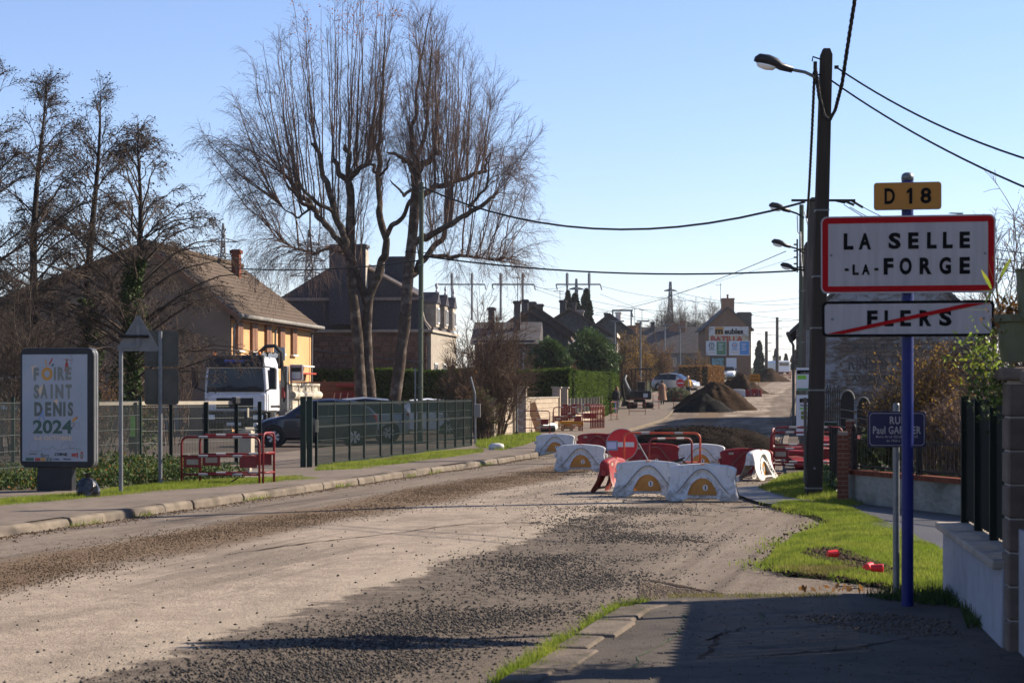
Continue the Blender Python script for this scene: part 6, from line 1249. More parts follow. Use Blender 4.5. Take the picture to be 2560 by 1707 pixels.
bx = thing('utility_box', 'grey utility box on a pole at the end of the mesh gate', 'box', (at(1193, 0, 59).x, 59, 0)); MB().box((0, 0, 1.1), (.2, .16, .4)).build('cabinet', 'render_grey', bx, bevel=.015); MB().tube([(-.06, .1, 0), (-.07, .1, 1.6), (-.2, .1, 2.1)], .03, 8).build('pole', 'galv', bx)
for k, (a, b, lab) in enumerate(((1324, 1338, 'longer beige board leaning on the block wall'), (1334, 1349, 'shorter brown board leaning on the block wall'))):
    o = thing('leaning_board', lab, 'board', (at(a + 10, 0, 77 + k * .6).x, 77 + k * .6, .1)); M = Matrix.Rotation(R(-18), 3, 'Y') @ Matrix.Rotation(R(-6), 3, 'X'); MB().box((0, 0, .58), (.2, .05, 1.2), M=M).build('plank', 'wood', o, bevel=.004); MB().box((.02, -.03, .58), (.05, .02, 1.15), M=M).build('batten', 'wood', o)
o = thing('plastic_pipe', 'white plastic pipe lying by the block wall', 'pipe', (at(1368, 0, 78).x, 78, .27), 0); M = Matrix.Rotation(R(62), 3, 'Z'); m = MB(); m.lathe([(.17, -.55), (.17, .55), (.145, .55), (.145, -.55)], 18, (0, 0, 0), 'x'); pz = m.build('tube', 'pipe_white', o, smooth=False); pz.rotation_euler = (0, 0, R(60)); m = MB(); m.lathe([(.14, -.2), (.14, .55)], 16, (0, 0, 0), 'x'); q = m.build('inner_pipe', 'black_plastic', o); q.location = (-.25, -.55, -.05); q.rotation_euler = (0, 0, R(20))
o = thing('yellow_stack', 'stack of yellow plastic trench covers on a pallet', 'stack', (at(1428, 0, 80).x, 80, .1))
for k in range(4): MB().box((random.uniform(-.03, .03), 0, .2 + k * .055), (.95, .7, .048), random.uniform(-.04, .04)).build('cover', 'yellow_plastic', o, bevel=.02)
for x in (-.35, 0, .35): MB().box((x, 0, .09), (.12, .7, .16)).build('pallet_block', 'wood', o)
# ------------------------------------------------------------------ right: low wall, brick pillars, garden fence, near wall
lwA, lwB = Vector((4.95, 29.2, 0)), Vector((6.75, 23.0, 0)); dl = lwB - lwA; la = math.atan2(dl.y, dl.x); ln = dl.length
lw = thing('garden_wall', 'low stained white wall with brick coping beyond the side lane', 'wall', lwA, la); MB().box((ln / 2, 0, .22), (ln, .2, .48)).build('wall_body', 'stained_wall', lw, bevel=.01)
bk = MB().box((0, 0, 0), (1, 1, 1)).build('x', 'brick', None).data; bpy.data.objects.remove(bpy.data.objects['x'])
x = 0
while x < ln: block(lw, x + .055, -.0, .49, .1, .26, .062, random.gauss(0, .01), bk, 'brick'); x += .112
MB().box((ln / 2, 0, .485), (ln, .23, .05)).build('coping_mortar', 'brick_joint', lw)
igf = thing('iron_fence', 'black iron railing on top of the low stained wall', 'fence', (lwA.x, lwA.y, .52), la)
for k in range(4): s = .15 + k * 2.0; MB().box((s, 0, .27), (.07, .07, .54)).build('post', 'iron', igf); MB().lathe([(.012, .54), (.035, .58), (.03, .63), (.004, .68)], 10, (s, 0, 0)).build('finial', 'iron', igf, smooth=True)
PT = np.array([[(s, 0, .04), (s, 0, .5)] for s in np.arange(.25, ln, .11)]); V, Fq = rods(PT, np.full((len(PT), 2), .006), 4); fast_mesh('bars', V, Fq, 'iron', igf, n=4)
for z in (.06, .44): MB().box((ln / 2, 0, z), (ln, .02, .025)).build('rail', 'iron', igf)
for (u, v, w, h, lab) in ((2107, 1258, .15, 1.04, 'brick gate pillar left of the low stained wall'), (2126, 1200, .15, .9, 'rear brick gate pillar behind the front one')):
    p = gp(u, v, .04) if v > 1220 else Vector((at(u, 0, 33).x, 33, .04)); h = h if v > 1220 else 1.15; bp_ = thing('brick_pillar', lab, 'pillar', p, R(-8), 'brick gate pillars'); MB().box((0, 0, h / 2), (.145, .145, h)).build('core', 'brick_joint', bp_)
    for k in range(int(h / .066)):
        if k % 2: block(bp_, 0, 0, .035 + k * .066, .16, .16, .056, 0, bk, 'brick')
        else:
            for s in (-1, 1): block(bp_, s * .041, 0, .035 + k * .066, .074, .16, .056, 0, bk, 'brick')
ig = thing('iron_gate', 'small scrolled iron gate between the brick pillars', 'gate', (4.98, 30.5, .1), R(85))
for x in (0, .5, 1.0, 1.5): MB().box((x, 0, .5), (.025, .025, 1.0)).build('bar', 'iron', ig)
for k in range(5): MB().tube([(.1 + k * .3 + .1 * math.cos(a), 0, .55 + .32 * math.sin(a * 1.3) + .02 * a) for a in np.linspace(0, 6, 14)], .011, 5).build('scroll', 'iron', ig)
for k, (u, wd) in enumerate(((2118, 34), (2158, 30))):
    o = thing('arched_gate', ('taller', 'lower')[k] + ' arched wooden gate panel at the foot of the faded gable', 'gate', (at(u, 0, 58).x, 58, .1)); w = wd / F * 58; hh = (1.55, 1.35)[k]; m = MB(); out = [(-w / 2, 0), (w / 2, 0), (w / 2, hh - .2)] + [(w / 2 * math.cos(a), hh - .2 + .25 * math.sin(a)) for a in np.linspace(.2, 2.94, 9)] + [(-w / 2, hh - .2)]; m.prism(out, 0, .03); m.build('panel', 'iron', o); MB().tube([(x, -.02, z) for x, z in out[2:]], .025, 6).build('arch_rail', 'concrete', o)
    for q in range(4): MB().tube([(-w / 2, -.02, .3 + q * .25), (w / 2, -.02, .25 + q * .25)], .012, 5).build('rail', 'concrete', o)
o = thing('picket_screen', 'dark iron picket screen beside the arched gates', 'fence', (at(2062, 0, 60).x, 60, .05))
for k in range(9): MB().box((k * .055, 0, .85), (.025, .025, 1.7 + .1 * (k % 2))).build('picket', 'iron', o)
o = thing('dark_bin', 'dark green wheelie bin beyond the brick pillar', 'bin', (at(2075, 0, 47).x, 47, .05)); MB().box((0, 0, .45), (.28, .4, .8)).build('body', 'green_fence', o, bevel=.02); MB().box((0, 0, .87), (.32, .44, .06)).build('lid', 'green_fence', o, bevel=.02)
o = thing('green_tube', 'bright green plastic post cover right of the dark pole', 'post', (at(2052, 0, 44).x, 44, .05)); MB().lathe([(.05, 0), (.05, .62), (.04, .64)], 12).build('sleeve', 'bin_green', o); MB().box((.1, 0, .4), (.05, .05, .8)).build('dark_stake', 'iron', o)
# near garden wall with louvre fence
nA, nB = Vector((3.44, 15.9, 0)), Vector((3.0, 12.2, 0)); dn = nB - nA; na = math.atan2(dn.y, dn.x); nl = dn.length
nw = thing('white_wall', 'white rendered garden wall with stone coping at the right edge', 'wall', nA, na)
mat('wall_white', (.27, .275, .31), .85, (.23, .235, .265), 2, bump=.15, bscale=60, col3=(.16, .15, .14), scale3=5, amt3=.35)
MB().box((nl / 2, .11, .27), (nl, .22, .6)).build('wall_body', 'wall_white', nw, bevel=.006)
for k in range(4): MB().box((nl * (k + .5) / 4, .12, .59), (nl / 4 - .006, .36, .055)).build('coping_stone', 'coping', nw, bevel=.012)
lf = thing('louvre_fence', 'dark green louvred metal fence on the white garden wall', 'fence', (nA.x, nA.y, .62), na)
for s in (.12, 1.05, 2.0, 2.95, 3.6): MB().box((s, .16, .5), (.06, .06, 1.0)).build('post', 'green_dark', lf)
for k in range(22): s = .2 + k * .155; MB().box((s, .2, .5), (.13, .02, .95), R(28)).build('slat', 'green_dark', lf)
for z in (.06, .95): MB().box((nl / 2, .24, z), (nl, .02, .05)).build('rail', 'green_dark', lf)
cc = MB().box((0, 0, 0), (1, 1, 1)).build('x', 'block', None).data; bpy.data.objects.remove(bpy.data.objects['x']); bmx = bmesh.new(); bmx.from_mesh(cc); bmesh.ops.bevel(bmx, geom=bmx.edges[:], offset=.05, segments=1, affect='EDGES'); bmx.to_mesh(cc); bmx.free(); cc.materials.clear()
mat('pillar_block', (.15, .112, .086), .9, (.115, .086, .067), 3, bump=.4, bscale=60, perobj=.15); cc.materials.append(MATS['pillar_block'])
for (x, y, h, lab) in ((3.03, 12.15, 1.68, 'beige block pillar at the right edge under the flower pot'), (3.02, 11.5, 1.66, 'nearer beige block pillar cut by the right picture edge')):
    o = thing('block_pillar', lab, 'pillar', (x + .12, y, .06), na, 'beige block pillars'); MB().box((0, .0, h / 2), (.25, .25, h)).build('mortar', 'mortar', o)
    for k in range(8): block(o, 0, 0, .105 + k * .205, .28, .28, .195, 0, cc)
    MB().box((0, 0, h + .02), (.36, .36, .08)).build('cap', 'pillar_block', o, bevel=.02)
nwb = thing('white_wall', 'white wall added to block the sun between the two beige block pillars', 'wall', (3.05, 11.95, 0), na); MB().box((.15, .1, .4), (.5, .2, .85)).build('wall_body', 'wall_white', nwb); MB().box((.15, .1, 1.2), (.5, .05, .8)).build('panel', 'green_dark', nwb)  # added filler wall and panel, keeping sunlight out of the pillar gap
nw2 = thing('gate_leaf', 'solid dark garden gate outside the right picture edge', 'gate', (3.16, 11.45, .1), na); MB().box((1.7, .05, .8), (3.5, .05, 1.6)).build('panel', 'green_dark', nw2); MB().box((1.5, .1, 1.55), (2.9, .09, .08)).build('frame', 'green_dark', nw2)
nw3 = thing('white_wall', 'white garden wall continuing outside the right picture edge', 'wall', (2.8, 8.1, 0), na); MB().box((2.5, .11, .8), (5, .22, 1.75)).build('wall_body', 'wall_white', nw3, bevel=.006)
# flower pot with bamboo leaves on the pillar
fp = thing('flower_pot', 'olive plastic flower pot on the block pillar with bamboo leaves', 'flower pot', (3.06, 12.1, 1.83)); MB().lathe([(.085, 0), (.11, .24), (.13, .245), (.13, .29), (.12, .29)], 20).build('pot', 'olive_pot', fp, bevel=.003); MB().lathe([(.09, .3), (.11, .3), (.11, .31), (.135, .3), (.15, .58), (.16, .6), (.02, .6)], 16, (.13, -.1, -.04)).build('second_pot', 'olive_pot', fp)
def blade(base, d, ln, w, sag):
    d = Vector(d).normalized(); sdv = d.cross(Vector((0, .3, 1))).normalized(); vs = []
    for t in np.linspace(0, 1, 7): p = Vector(base) + d * ln * t - Vector((0, 0, sag * t * t)); ww = w * math.sin(math.pi * min(t * .9 + .12, 1)) ; vs += [p - sdv * ww, p + sdv * ww + Vector((0, 0, ww * .3))]
    return vs, [(2 * i, 2 * i + 1, 2 * i + 3, 2 * i + 2) for i in range(6)]
def px3(u, v, Y): return at(u, v, Y) - fp.location
for (u0, v0, u1, v1, w) in ((2478, 722, 2452, 668, .013), (2502, 693, 2530, 636, .012), (2486, 728, 2430, 724, .008), (2480, 726, 2460, 760, .010), (2490, 730, 2525, 735, .009), (2500, 742, 2512, 755, .008), (2470, 775, 2398, 770, .006), (2480, 833, 2450, 800, .006), (2490, 838, 2425, 852, .008), (2545, 695, 2570, 680, .012), (2490, 850, 2430, 880, .010), (2470, 965, 2445, 968, .009), (2540, 720, 2556, 745, .010), (2500, 860, 2520, 815, .007)):
    a, b = px3(u0, v0, 12.1), px3(u1, v1, 12.0); vs, fs = blade(a, b - a, (b - a).length, w, .01); MB().add(vs, fs).build('bamboo_leaf', 'leaf_bamboo', fp)
for pts in (((2540, 870), (2505, 790), (2490, 720), (2470, 655)), ((2540, 870), (2525, 760), (2502, 690), (2480, 640)), ((2550, 860), (2545, 760), (2545, 700))): MB().tube([px3(u, v, 12.1) for u, v in pts], [.004, .003, .002, .0015][:len(pts)], 5).build('cane', 'leaf_ochre', fp)
r = np.random.default_rng(8); C = np.array([tuple(px3(u, v, 12.1 + d)) for u, v, d in zip(r.normal(2535, 26, 380), r.normal(785, 22, 380), r.normal(0, .06, 380))]); leaves(C, .016, 'leaf_brown', 'dry_flowers', fp, seed=3)['kind'] = 'stuff'
C = np.array([tuple(px3(u, v, 12.2 + d)) for u, v, d in zip(r.normal(2455, 36, 320), r.normal(885, 32, 320), r.normal(0, .1, 320))]); leaves(C, .014, 'leaf_bamboo', 'trailing_leaves', fp, seed=4, elong=1.3)['kind'] = 'stuff'; C = np.array([tuple(px3(u, v, 12.4 + d)) for u, v, d in zip(r.normal(2475, 28, 500), r.normal(960, 40, 500), r.normal(0, .12, 500))]); leaves(C, .015, 'leaf_ivy', 'trailing_leaves', fp, seed=5, elong=1.3)['kind'] = 'stuff'
# ------------------------------------------------------------------ utility poles, lamps, cables
def lantern(par, root, head, s=1.0, arm='iron'):
    a, b = Vector(root), Vector(head); MB().tube([a, a.lerp(b, .5) + Vector((0, 0, .03)), b], .022 * s, 8).build('lamp_arm', arm, par); d = (b - a); d.z = 0; d.normalize(); ang = math.atan2(d.y, d.x)
    m = MB(); P = [(-.05, .055), (.12, .075), (.2, .12), (.36, .125), (.42, .09), (.43, .04), (.40, .0), (.36, -.02)]; n = 8
    vs = []
    for x, wd, z0, z1 in ((-.02, .05, -.04, .045), (.14, .055, -.045, .06), (.2, .09, -.03, .10), (.32, .105, -.025, .12), (.45, .085, -.02, .105), (.5, .04, -.01, .05)):
        for k in range(10): t = 2 * math.pi * k / 10; vs.append((x * s, wd * s * math.cos(t), ((z0 + z1) / 2 + (z1 - z0) / 2 * math.sin(t)) * s))
    fs = [(i * 10 + k, i * 10 + (k + 1) % 10, (i + 1) * 10 + (k + 1) % 10, (i + 1) * 10 + k) for i in range(5) for k in range(10)] + [tuple(range(9, -1, -1)), tuple(50 + k for k in range(10))]; m.add(vs, fs)
    h = m.build('lamp_head', 'dark_frame', par, smooth=True, loc=b); h.rotation_euler = (0, R(-14) if b.z > a.z else 0, ang)
    m = MB(); m.lathe([(.02, -.075), (.07, -.06), (.088, -.03), (.088, -.02)], 12); g = m.build('lamp_glass', 'lamp_white', h, smooth=True); g.location = (.33 * s, 0, .0); g.scale = (1.5 * s, s, s * 1.1); return h
def upole(label, u0, v0, u1, v1, Y, w0, w1, m, kind='square', bands=()):
    a = at(u0, v0, Y); b = at(u1, v1, Y); o = thing('utility_pole', label, 'utility pole', (a.x, Y, 0 if v0 < 1500 else 0), 0, 'utility poles'); zt = b.z; dx = b.x - a.x; mb = MB()
    if kind == 'square':
        vs = []
        for z, w in ((-.1, w0), (zt - .1, w1), (zt, w1 * .6)): f = max(z, 0) / zt; vs += [(dx * f + sx * w / 2, sy * w / 2 * 1.1, z) for sx, sy in ((-1, -1), (1, -1), (1, 1), (-1, 1))]
        mb.add(vs, [(3, 2, 1, 0), (8, 9, 10, 11)] + [(4 * j + i, 4 * j + (i + 1) % 4, 4 * j + 4 + (i + 1) % 4, 4 * j + 4 + i) for j in range(2) for i in range(4)]); mb.build('shaft', m, o, bevel=.012)
    else: mb.tube([(0, 0, -.1), (dx, 0, zt)], [w0 / 2, w1 / 2], 12); mb.build('shaft', m, o)
    for z in bands: f = z / zt; w = w0 + (w1 - w0) * f; MB().box((dx * f, 0, z), (w + .012, w * 1.1 + .012, .022)).build('band', 'galv', o)
    return o, dx, zt
P1, d1, z1 = upole('tall dark utility pole on the grass, nearest on the right', 2033, 1252, 2066, 122, 30.2, .235, .17, 'pole_dark', bands=(.2, 1.68, 2.62, 3.4, 4.4)); L1 = P1.location
X1 = lambda u: at(u, 0, 30.2).x - L1.x; Z1 = lambda v: at(0, v, 30.2).z
MB().box((X1(2013), -.0, Z1(1200) + .6), (.03, .12, 1.3)).build('cable_duct', 'pole_concrete', P1); MB().lathe([(.02, 0), (.02, .02)], 8, (0, -.15, .5), 'y').build('tag_disc', 'galv', P1)
lantern(P1, (X1(2045), -.1, Z1(200)), (X1(1975), -.1, Z1(177)), 1.15, 'galv')
for z in (Z1(150), Z1(190)): MB().tube([(X1(2050), -.05, z), (X1(2030), -.1, z + .03), (X1(2028), -.1, z - .04)], .012, 6).build('bracket', 'iron', P1)
MB().box((X1(2036), -.08, Z1(165)), (.05, .05, .1)).build('insulator', 'iron', P1); MB().box((X1(2090), -.05, Z1(170)), (.06, .04, .05)).build('insulator', 'iron', P1)
P2, d2, z2 = upole('squat concrete utility pole with long crossarm behind the tall dark pole', 2026, 1250, 2036, 494, 48, .30, .27, 'pole_concrete'); X2 = lambda u: at(u, 0, 48).x - P2.location.x; Z2 = lambda v: at(0, v, 48).z
ca = MB().box(((X2(1976) + X2(2135)) / 2, -.18, Z2(503)), (X2(2135) - X2(1976), .05, .055)).build('crossarm', 'iron', P2)
for k in range(3): MB().tube([(X2(2085 + 20 * k), -.18, Z2(503)), (X2(2110 + 22 * k), -.2, Z2(509 + 6 * k))], .03, 6).build('insulator', 'iron', P2)
P3, d3, z3 = upole('slim green-grey utility pole with clustered cables', 2003, 1080, 2004, 512, 66, .20, .15, 'pole_green', 'round', (2.2, 3.6, 5, 6.2)); X3 = lambda u: at(u, 0, 66).x - P3.location.x; Z3 = lambda v: at(0, v, 66).z
lantern(P3, (X3(2010), -.05, Z3(545)), (X3(1973), -.05, Z3(528)), 1.4); MB().box((X3(1992), -.1, Z3(640)), (.05, .05, 1.1)).build('cable_rack', 'iron', P3)
for k in range(4): MB().box((X3(1987), -.12, Z3(612 + 16 * k)), (.1, .06, .05)).build('insulator', 'iron', P3)
MB().tube([(X3(1992), -.1, Z3(540)), (X3(1993), -.12, Z3(580)), (X3(2001), -.12, Z3(590))], .02, 6).build('loop_cable', 'pipe_white', P3); MB().tube([(X3(2010), -.1, Z3(530)), (X3(2018), -.12, Z3(560)), (X3(2030), -.12, Z3(633))], .022, 6).build('loop_cable', 'pipe_white', P3); MB().tube([(X3(2000), -.12, Z3(580)), (X3(2002), -.12, Z3(650)), (X3(2006), -.12, Z3(692))], .02, 6).build('loop_cable', 'pipe_white', P3)
P4, d4, z4 = upole('concrete H-section utility pole beside the slim green one', 2014, 1090, 2022, 605, 58, .34, .24, 'pole_concrete', bands=(1.7, 3.1, 4.6)); X4 = lambda u: at(u, 0, 58).x - P4.location.x; Z4 = lambda v: at(0, v, 58).z
lantern(P4, (X4(2010), -.05, Z4(633)), (X4(1974), -.05, Z4(617)), 1.1); lantern(P4, (X4(2010), -.05, Z4(678)), (X4(1992), -.05, Z4(674)), 1.0); MB().box((X4(2026), -.2, Z4(672)), (.13, .05, .14)).build('meter_box', 'galv', P4)
for v in (624, 669, 675): MB().box((X4(2003), -.1, Z4(v)), (.25, .05, .04)).build('bracket', 'iron', P4)
P5, d5, z5 = upole('green wooden pole standing behind the long mesh gate', 1050, 1112, 1054, 456, 62, .175, .14, 'pole_green', 'round', (1.8, 2.6, 3.6, 4.6, 5.6, 7.9)); X5 = lambda u: at(u, 0, 62).x - P5.location.x; Z5 = lambda v: at(0, v, 62).z
MB().box((X5(1041) - .03, -.1, 1.4), (.05, .06, 2.0)).build('cable_cover', 'galv', P5); MB().tube([(X5(1012), 0, Z5(630)), (X5(1066), 0, Z5(632))], .015, 6).build('spike', 'iron', P5)
for (u, vt, vb, Y, lab) in ((1943, 793, 930, 300, 'tall far utility pole of the pair at the crest'), (1916, 828, 930, 290, 'shorter far utility pole of the pair at the crest')):
    o, dd, zt = upole(lab, u, 900, u, vt, Y, .55, .42, 'pole_concrete', 'round'); o.location.z = 0
    for k in range(3): MB().box((.4, 0, zt - .5 - k * 1.2), (.7, .08, .08)).build('insulator_arm', 'iron', o)
for i, (u, vt, vb, Y) in enumerate(((1537, 803, 940, 150), (1601, 803, 930, 160), (1662, 812, 930, 190), (1700, 818, 925, 215))):
    o = thing('lamp_column', ('nearest', 'second', 'third', 'farthest')[i] + ' pale lamp column in the row up the left pavement', 'lamp post', (at(u, 0, Y).x, Y, G(Y)), 0, 'lamp columns up the street'); h = at(0, vt, Y).z - G(Y); MB().lathe([(.09, 0), (.06, h)], 8).build('column', 'galv', o); MB().box((.2, 0, h), (1.0, .2, .1)).build('lamp_head', 'galv', o, bevel=.02)
def cable(name, label, pts, r, sag=0, m='rubber', n=14, group='overhead cables', sides=5, twist=False):
    P = []
    for a, b in zip(pts, pts[1:]):
        for k in range(n): t = k / n; q = Vector(a).lerp(Vector(b), t); q.z -= sag * 4 * t * (1 - t); P.append(q)
    P.append(Vector(pts[-1])); mb = MB()
    if twist:
        Q, _ = smooth_poly(P, [0] * len(P), 5)
        for ph in (0, 2.09, 4.19):
            mb.tube([q + Vector((math.cos(i * 1.0 + ph), math.sin(i * 1.0 + ph), .3 * math.cos(i * 1.0 + ph))) * r * .62 for i, q in enumerate(Q)], r * .55, 5)
    else: mb.tube(P, r, sides)
    o = mb.build(name, m); return tag(o, label, 'cable', group)
tw = [at(2150, -150, 26.5), at(2137, 0, 27), at(2120, 110, 28), at(2105, 210, 29), at(2088, 275, 29.7), at(2074, 301, 29.9), at(2060, 288, 30), at(2048, 240, 30), at(2038, 170, 30)]
cable('overhead_cable', 'thick twisted cable looping down to the top of the dark pole', tw, .028, 0, n=3, twist=True)
cable('overhead_cable', 'twisted cable running down beside the dark pole', [at(2037, 165, 30), at(2030, 330, 31.5), at(2023, 470, 34), at(2018, 545, 36)], .022, 0, n=6, twist=True)
cable('overhead_cable', 'upper cable from the dark pole to the right picture edge', [at(2090, 168, 30), at(2640, 420, 24)], .014, .15); cable('overhead_cable', 'lower cable from the dark pole to the right picture edge', [at(2076, 200, 30), at(2640, 500, 24)], .014, .12)
cable('overhead_cable', 'cable sagging across the street from the green wooden pole', [at(1056, 468, 62), at(2012, 505, 50)], .03, .98); cable('overhead_cable', 'lower cable crossing the street to the lamp pole', [at(560, 668, 75), at(1056, 650, 62)], .022, .2); cable('overhead_cable', 'lower cable continuing right from the green pole', [at(1056, 640, 62), at(1990, 677, 58)], .026, .28)
for i, (a, b, lab) in enumerate((((2135, 505, 48), (2640, 640, 30), 'uppermost thin wire fanning right from the crossarm'), ((2110, 512, 48), (2640, 700, 30), 'second thin wire fanning right from the crossarm'), ((2125, 518, 48), (2600, 660, 36), 'lowest thin wire fanning right from the crossarm'))): cable('overhead_wire', lab, [at(*a), at(*b)], .009, .25)
cable('overhead_wire', 'thin wire rising to the slim pole over the houses', [at(1490, 782, 150), at(1965, 628, 66)], .014, .4); cable('overhead_wire', 'thin wire sloping over the far birches', [at(1500, 775, 160), at(1985, 645, 66)], .006, .2)
# bus stop
bsx = thing('bus_stop', 'bus stop post with timetable panels left of the dark pole', 'bus stop', (at(2010, 0, 45).x, 45, .05), R(-4)); kz = lambda v: at(0, v, 45).z - .05; kk = F / 45
MB().box((.09, .04, 1.5), (.07, .06, 3.0)).build('post', 'galv', bsx); a = MB().box((-.02, 0, (kz(919) + kz(976)) / 2), (.3, .04, kz(919) - kz(976))).build('stop_flag', 'board_white', bsx); MB().box((-.02, -.022, kz(930)), (.28, .006, .09)).build('stripe', 'sign_black', a); lettering('Le Moulin', 'sign_white', a, -.07, .12, kz(933.5), kz(929.5), -.026, .01); MB().box((-.05, -.022, kz(943)), (.2, .006, .09)).build('stripe', 'lime', a); MB().box((-.02, -.022, kz(973)), (.28, .006, .05)).build('stripe', 'board_green', a)
b = MB().box((-.03, 0, (kz(987) + kz(1088)) / 2), (.28, .04, kz(987) - kz(1088))).build('timetable', 'board_white', bsx); MB().box((.0, -.022, kz(1001)), (.2, .006, .09)).build('stripe', 'sign_black', b); lettering('Le Moulin', 'sign_white', b, -.05, .09, kz(1003), kz(1000), -.026, .01); lettering('Nemus', 'sign_black', b, -.08, .08, kz(1016), kz(1009), -.023, .02); MB().box((-.01, -.022, kz(1021)), (.18, .006, .035)).build('stripe', 'lime', b)
for v in (1032, 1043): MB().box((-.0, -.022, kz(v)), (.14, .006, .08)).build('print', 'leaf_bamboo', b)
MB().prism([(-.1, 0), (.02, 0), (.05, .03), (.0, .06), (-.08, .06)], -.025, -.021).build('bus_print', 'ink_dark', b, loc=(0, 0, kz(1071)))
# ------------------------------------------------------------------ small things
o = thing('rubbish_bag', 'black rubbish bag slumped beside the poster case pedestal', 'bag', gp(219, 1248, .06)); m = MB(); N = 14; vs = []
for i, (rr, z) in enumerate(((.12, 0), (.165, .04), (.175, .12), (.16, .2), (.125, .27), (.07, .31), (.03, .325), (.05, .36), (.065, .39))):
    for k in range(N): a = 2 * math.pi * k / N; q = rr * (1 + .12 * math.sin(3 * a + i) + random.uniform(-.1, .1)); vs.append((q * math.cos(a), q * math.sin(a) * .85, z + random.uniform(-.01, .01)))
m.add(vs, [(i * N + k, i * N + (k + 1) % N, (i + 1) * N + (k + 1) % N, (i + 1) * N + k) for i in range(8) for k in range(N)] + [tuple(range(N - 1, -1, -1))]); m.build('sack', 'bag', o, smooth=False)
for u, v, rz, lab in ((2081, 1391, 20, 'crushed red plastic cap on the dug soil'), (2172, 1424, 60, 'red plastic cup lying left on the grass verge'), (2192, 1428, -10, 'red plastic cup lying right on the grass verge')):
    p = gp(u, v, .14); o = thing('red_cup', lab, 'litter', p, R(rz), 'red plastic litter'); m = MB(); m.lathe([(.028, -.05), (.036, .05), (.038, .05), (.03, .055), (.027, -.045)], 12, (0, 0, .03), 'x'); m.build('cup', 'cup_red', o); MB().box((.03, .05, .02), (.05, .03, .02), .5).build('shard', 'cup_red', o)
p = gp(1240, 1126, .08); o = thing('cement_sack', 'pale torn sack lying on the grass near the kerb end', 'sack', p); MB().lathe([(.05, -.2), (.11, -.12), (.12, .1), (.08, .2), (.02, .22)], 10, (0, 0, .09), 'x').build('sack', 'white_dirty', o, smooth=True)
o = thing('thin_rod', 'pale thin rod sticking up behind the front water barrier', 'rod', at(1640, 1165, 31)); MB().tube([(0, 0, -.3), (-.06, .3, .0), (-.25, .5, .35)], .012, 6).build('rod', 'galv', o)
o = thing('black_hose', 'black hose loop above the front water barriers', 'hose', at(1668, 1165, 33)); MB().tube([(-.02, 0, -.05), (.06, .02, .06), (.25, 0, .1), (.34, 0, .02), (.4, .1, -.15)], .018, 7).build('hose', 'rubber', o); MB().tube([(.0, .1, .02), (.2, .1, .1), (.3, .1, .14)], .014, 6).build('hose', 'rubber', o)
p = gp(575, 1213, .08); o = thing('fallen_stick', 'dark stick lying in the grass below the left tube barrier', 'stick', p); MB().tube([(-.12, 0, .02), (.0, .03, .05), (.13, .06, .13)], .013, 5).build('stick', 'bark_dark', o)
p = Vector((2.2, 15.9, 0)); C = np.column_stack([rng.normal(2.55, .18, 26), rng.normal(15.7, .12, 26), np.full(26, .1)]); tag(leaves(C, .03, 'leaf_brown', 'dead_leaves', seed=2), 'dead leaves around the foot of the street name sign', kind='stuff')
# ------------------------------------------------------------------ vehicles
def wheel(par, x, y, r, w, side, rim='rim', axis='y'):
    """wheel with its axle along local y (cars) or x (truck)"""
    t = MB(); t.lathe([(r * .62, -w / 2), (r * .9, -w / 2), (r, -w * .32), (r, w * .32), (r * .9, w / 2), (r * .62, w / 2)], 26, (0, 0, 0), axis); o = t.build('wheel', 'rubber', par, smooth=False, loc=(x, y, r))
    m = MB(); m.lathe([(.02, -.01), (r * .63, -.01), (r * .63, .01), (.02, .012)], 22, (0, 0, 0), axis); d = m.build('hub_dish', 'black_plastic', o); off = side * (w / 2 + .002); d.location = (0, off, 0) if axis == 'y' else (off, 0, 0)
    s = MB()
    for k in range(7):
        a = 2 * math.pi * k / 7
        for q in (0,): 
            c, sn = math.cos(a), math.sin(a); p0 = (.04 * c, .04 * sn); p1 = (r * .6 * c, r * .6 * sn); nx, nz = -sn, c
            V = []
            for yy in (-.006, .014):
                for (p, wd) in ((p0, .022), (p1, .045)): V += [(p[0] + nx * wd, yy * side, p[1] + nz * wd), (p[0] - nx * wd, yy * side, p[1] - nz * wd)]
            if axis == 'x': V = [(b, a_, c_) for a_, b, c_ in V]
            s.add(V, [(0, 1, 3, 2), (4, 6, 7, 5), (0, 2, 6, 4), (1, 5, 7, 3), (2, 3, 7, 6), (0, 4, 5, 1)])
    e = s.build('rim', rim, o); e.location = (0, off + side * .008, 0) if axis == 'y' else (off + side * .008, 0, 0); return o
CARS = {'hatch': [(-1.95, .42, .74, .80, .70, .62), (-1.90, .28, .86, 1.02, .80, .66), (-1.72, .24, .93, 1.20, .84, .62), (-1.25, .22, .94, 1.43, .86, .60), (-.45, .2, .93, 1.50, .87, .60), (.30, .2, .91, 1.43, .87, .60), (.95, .2, .90, .97, .86, .74), (1.45, .2, .82, .88, .84, .68), (1.82, .24, .66, .74, .78, .56), (1.96, .34, .52, .58, .62, .46)]}
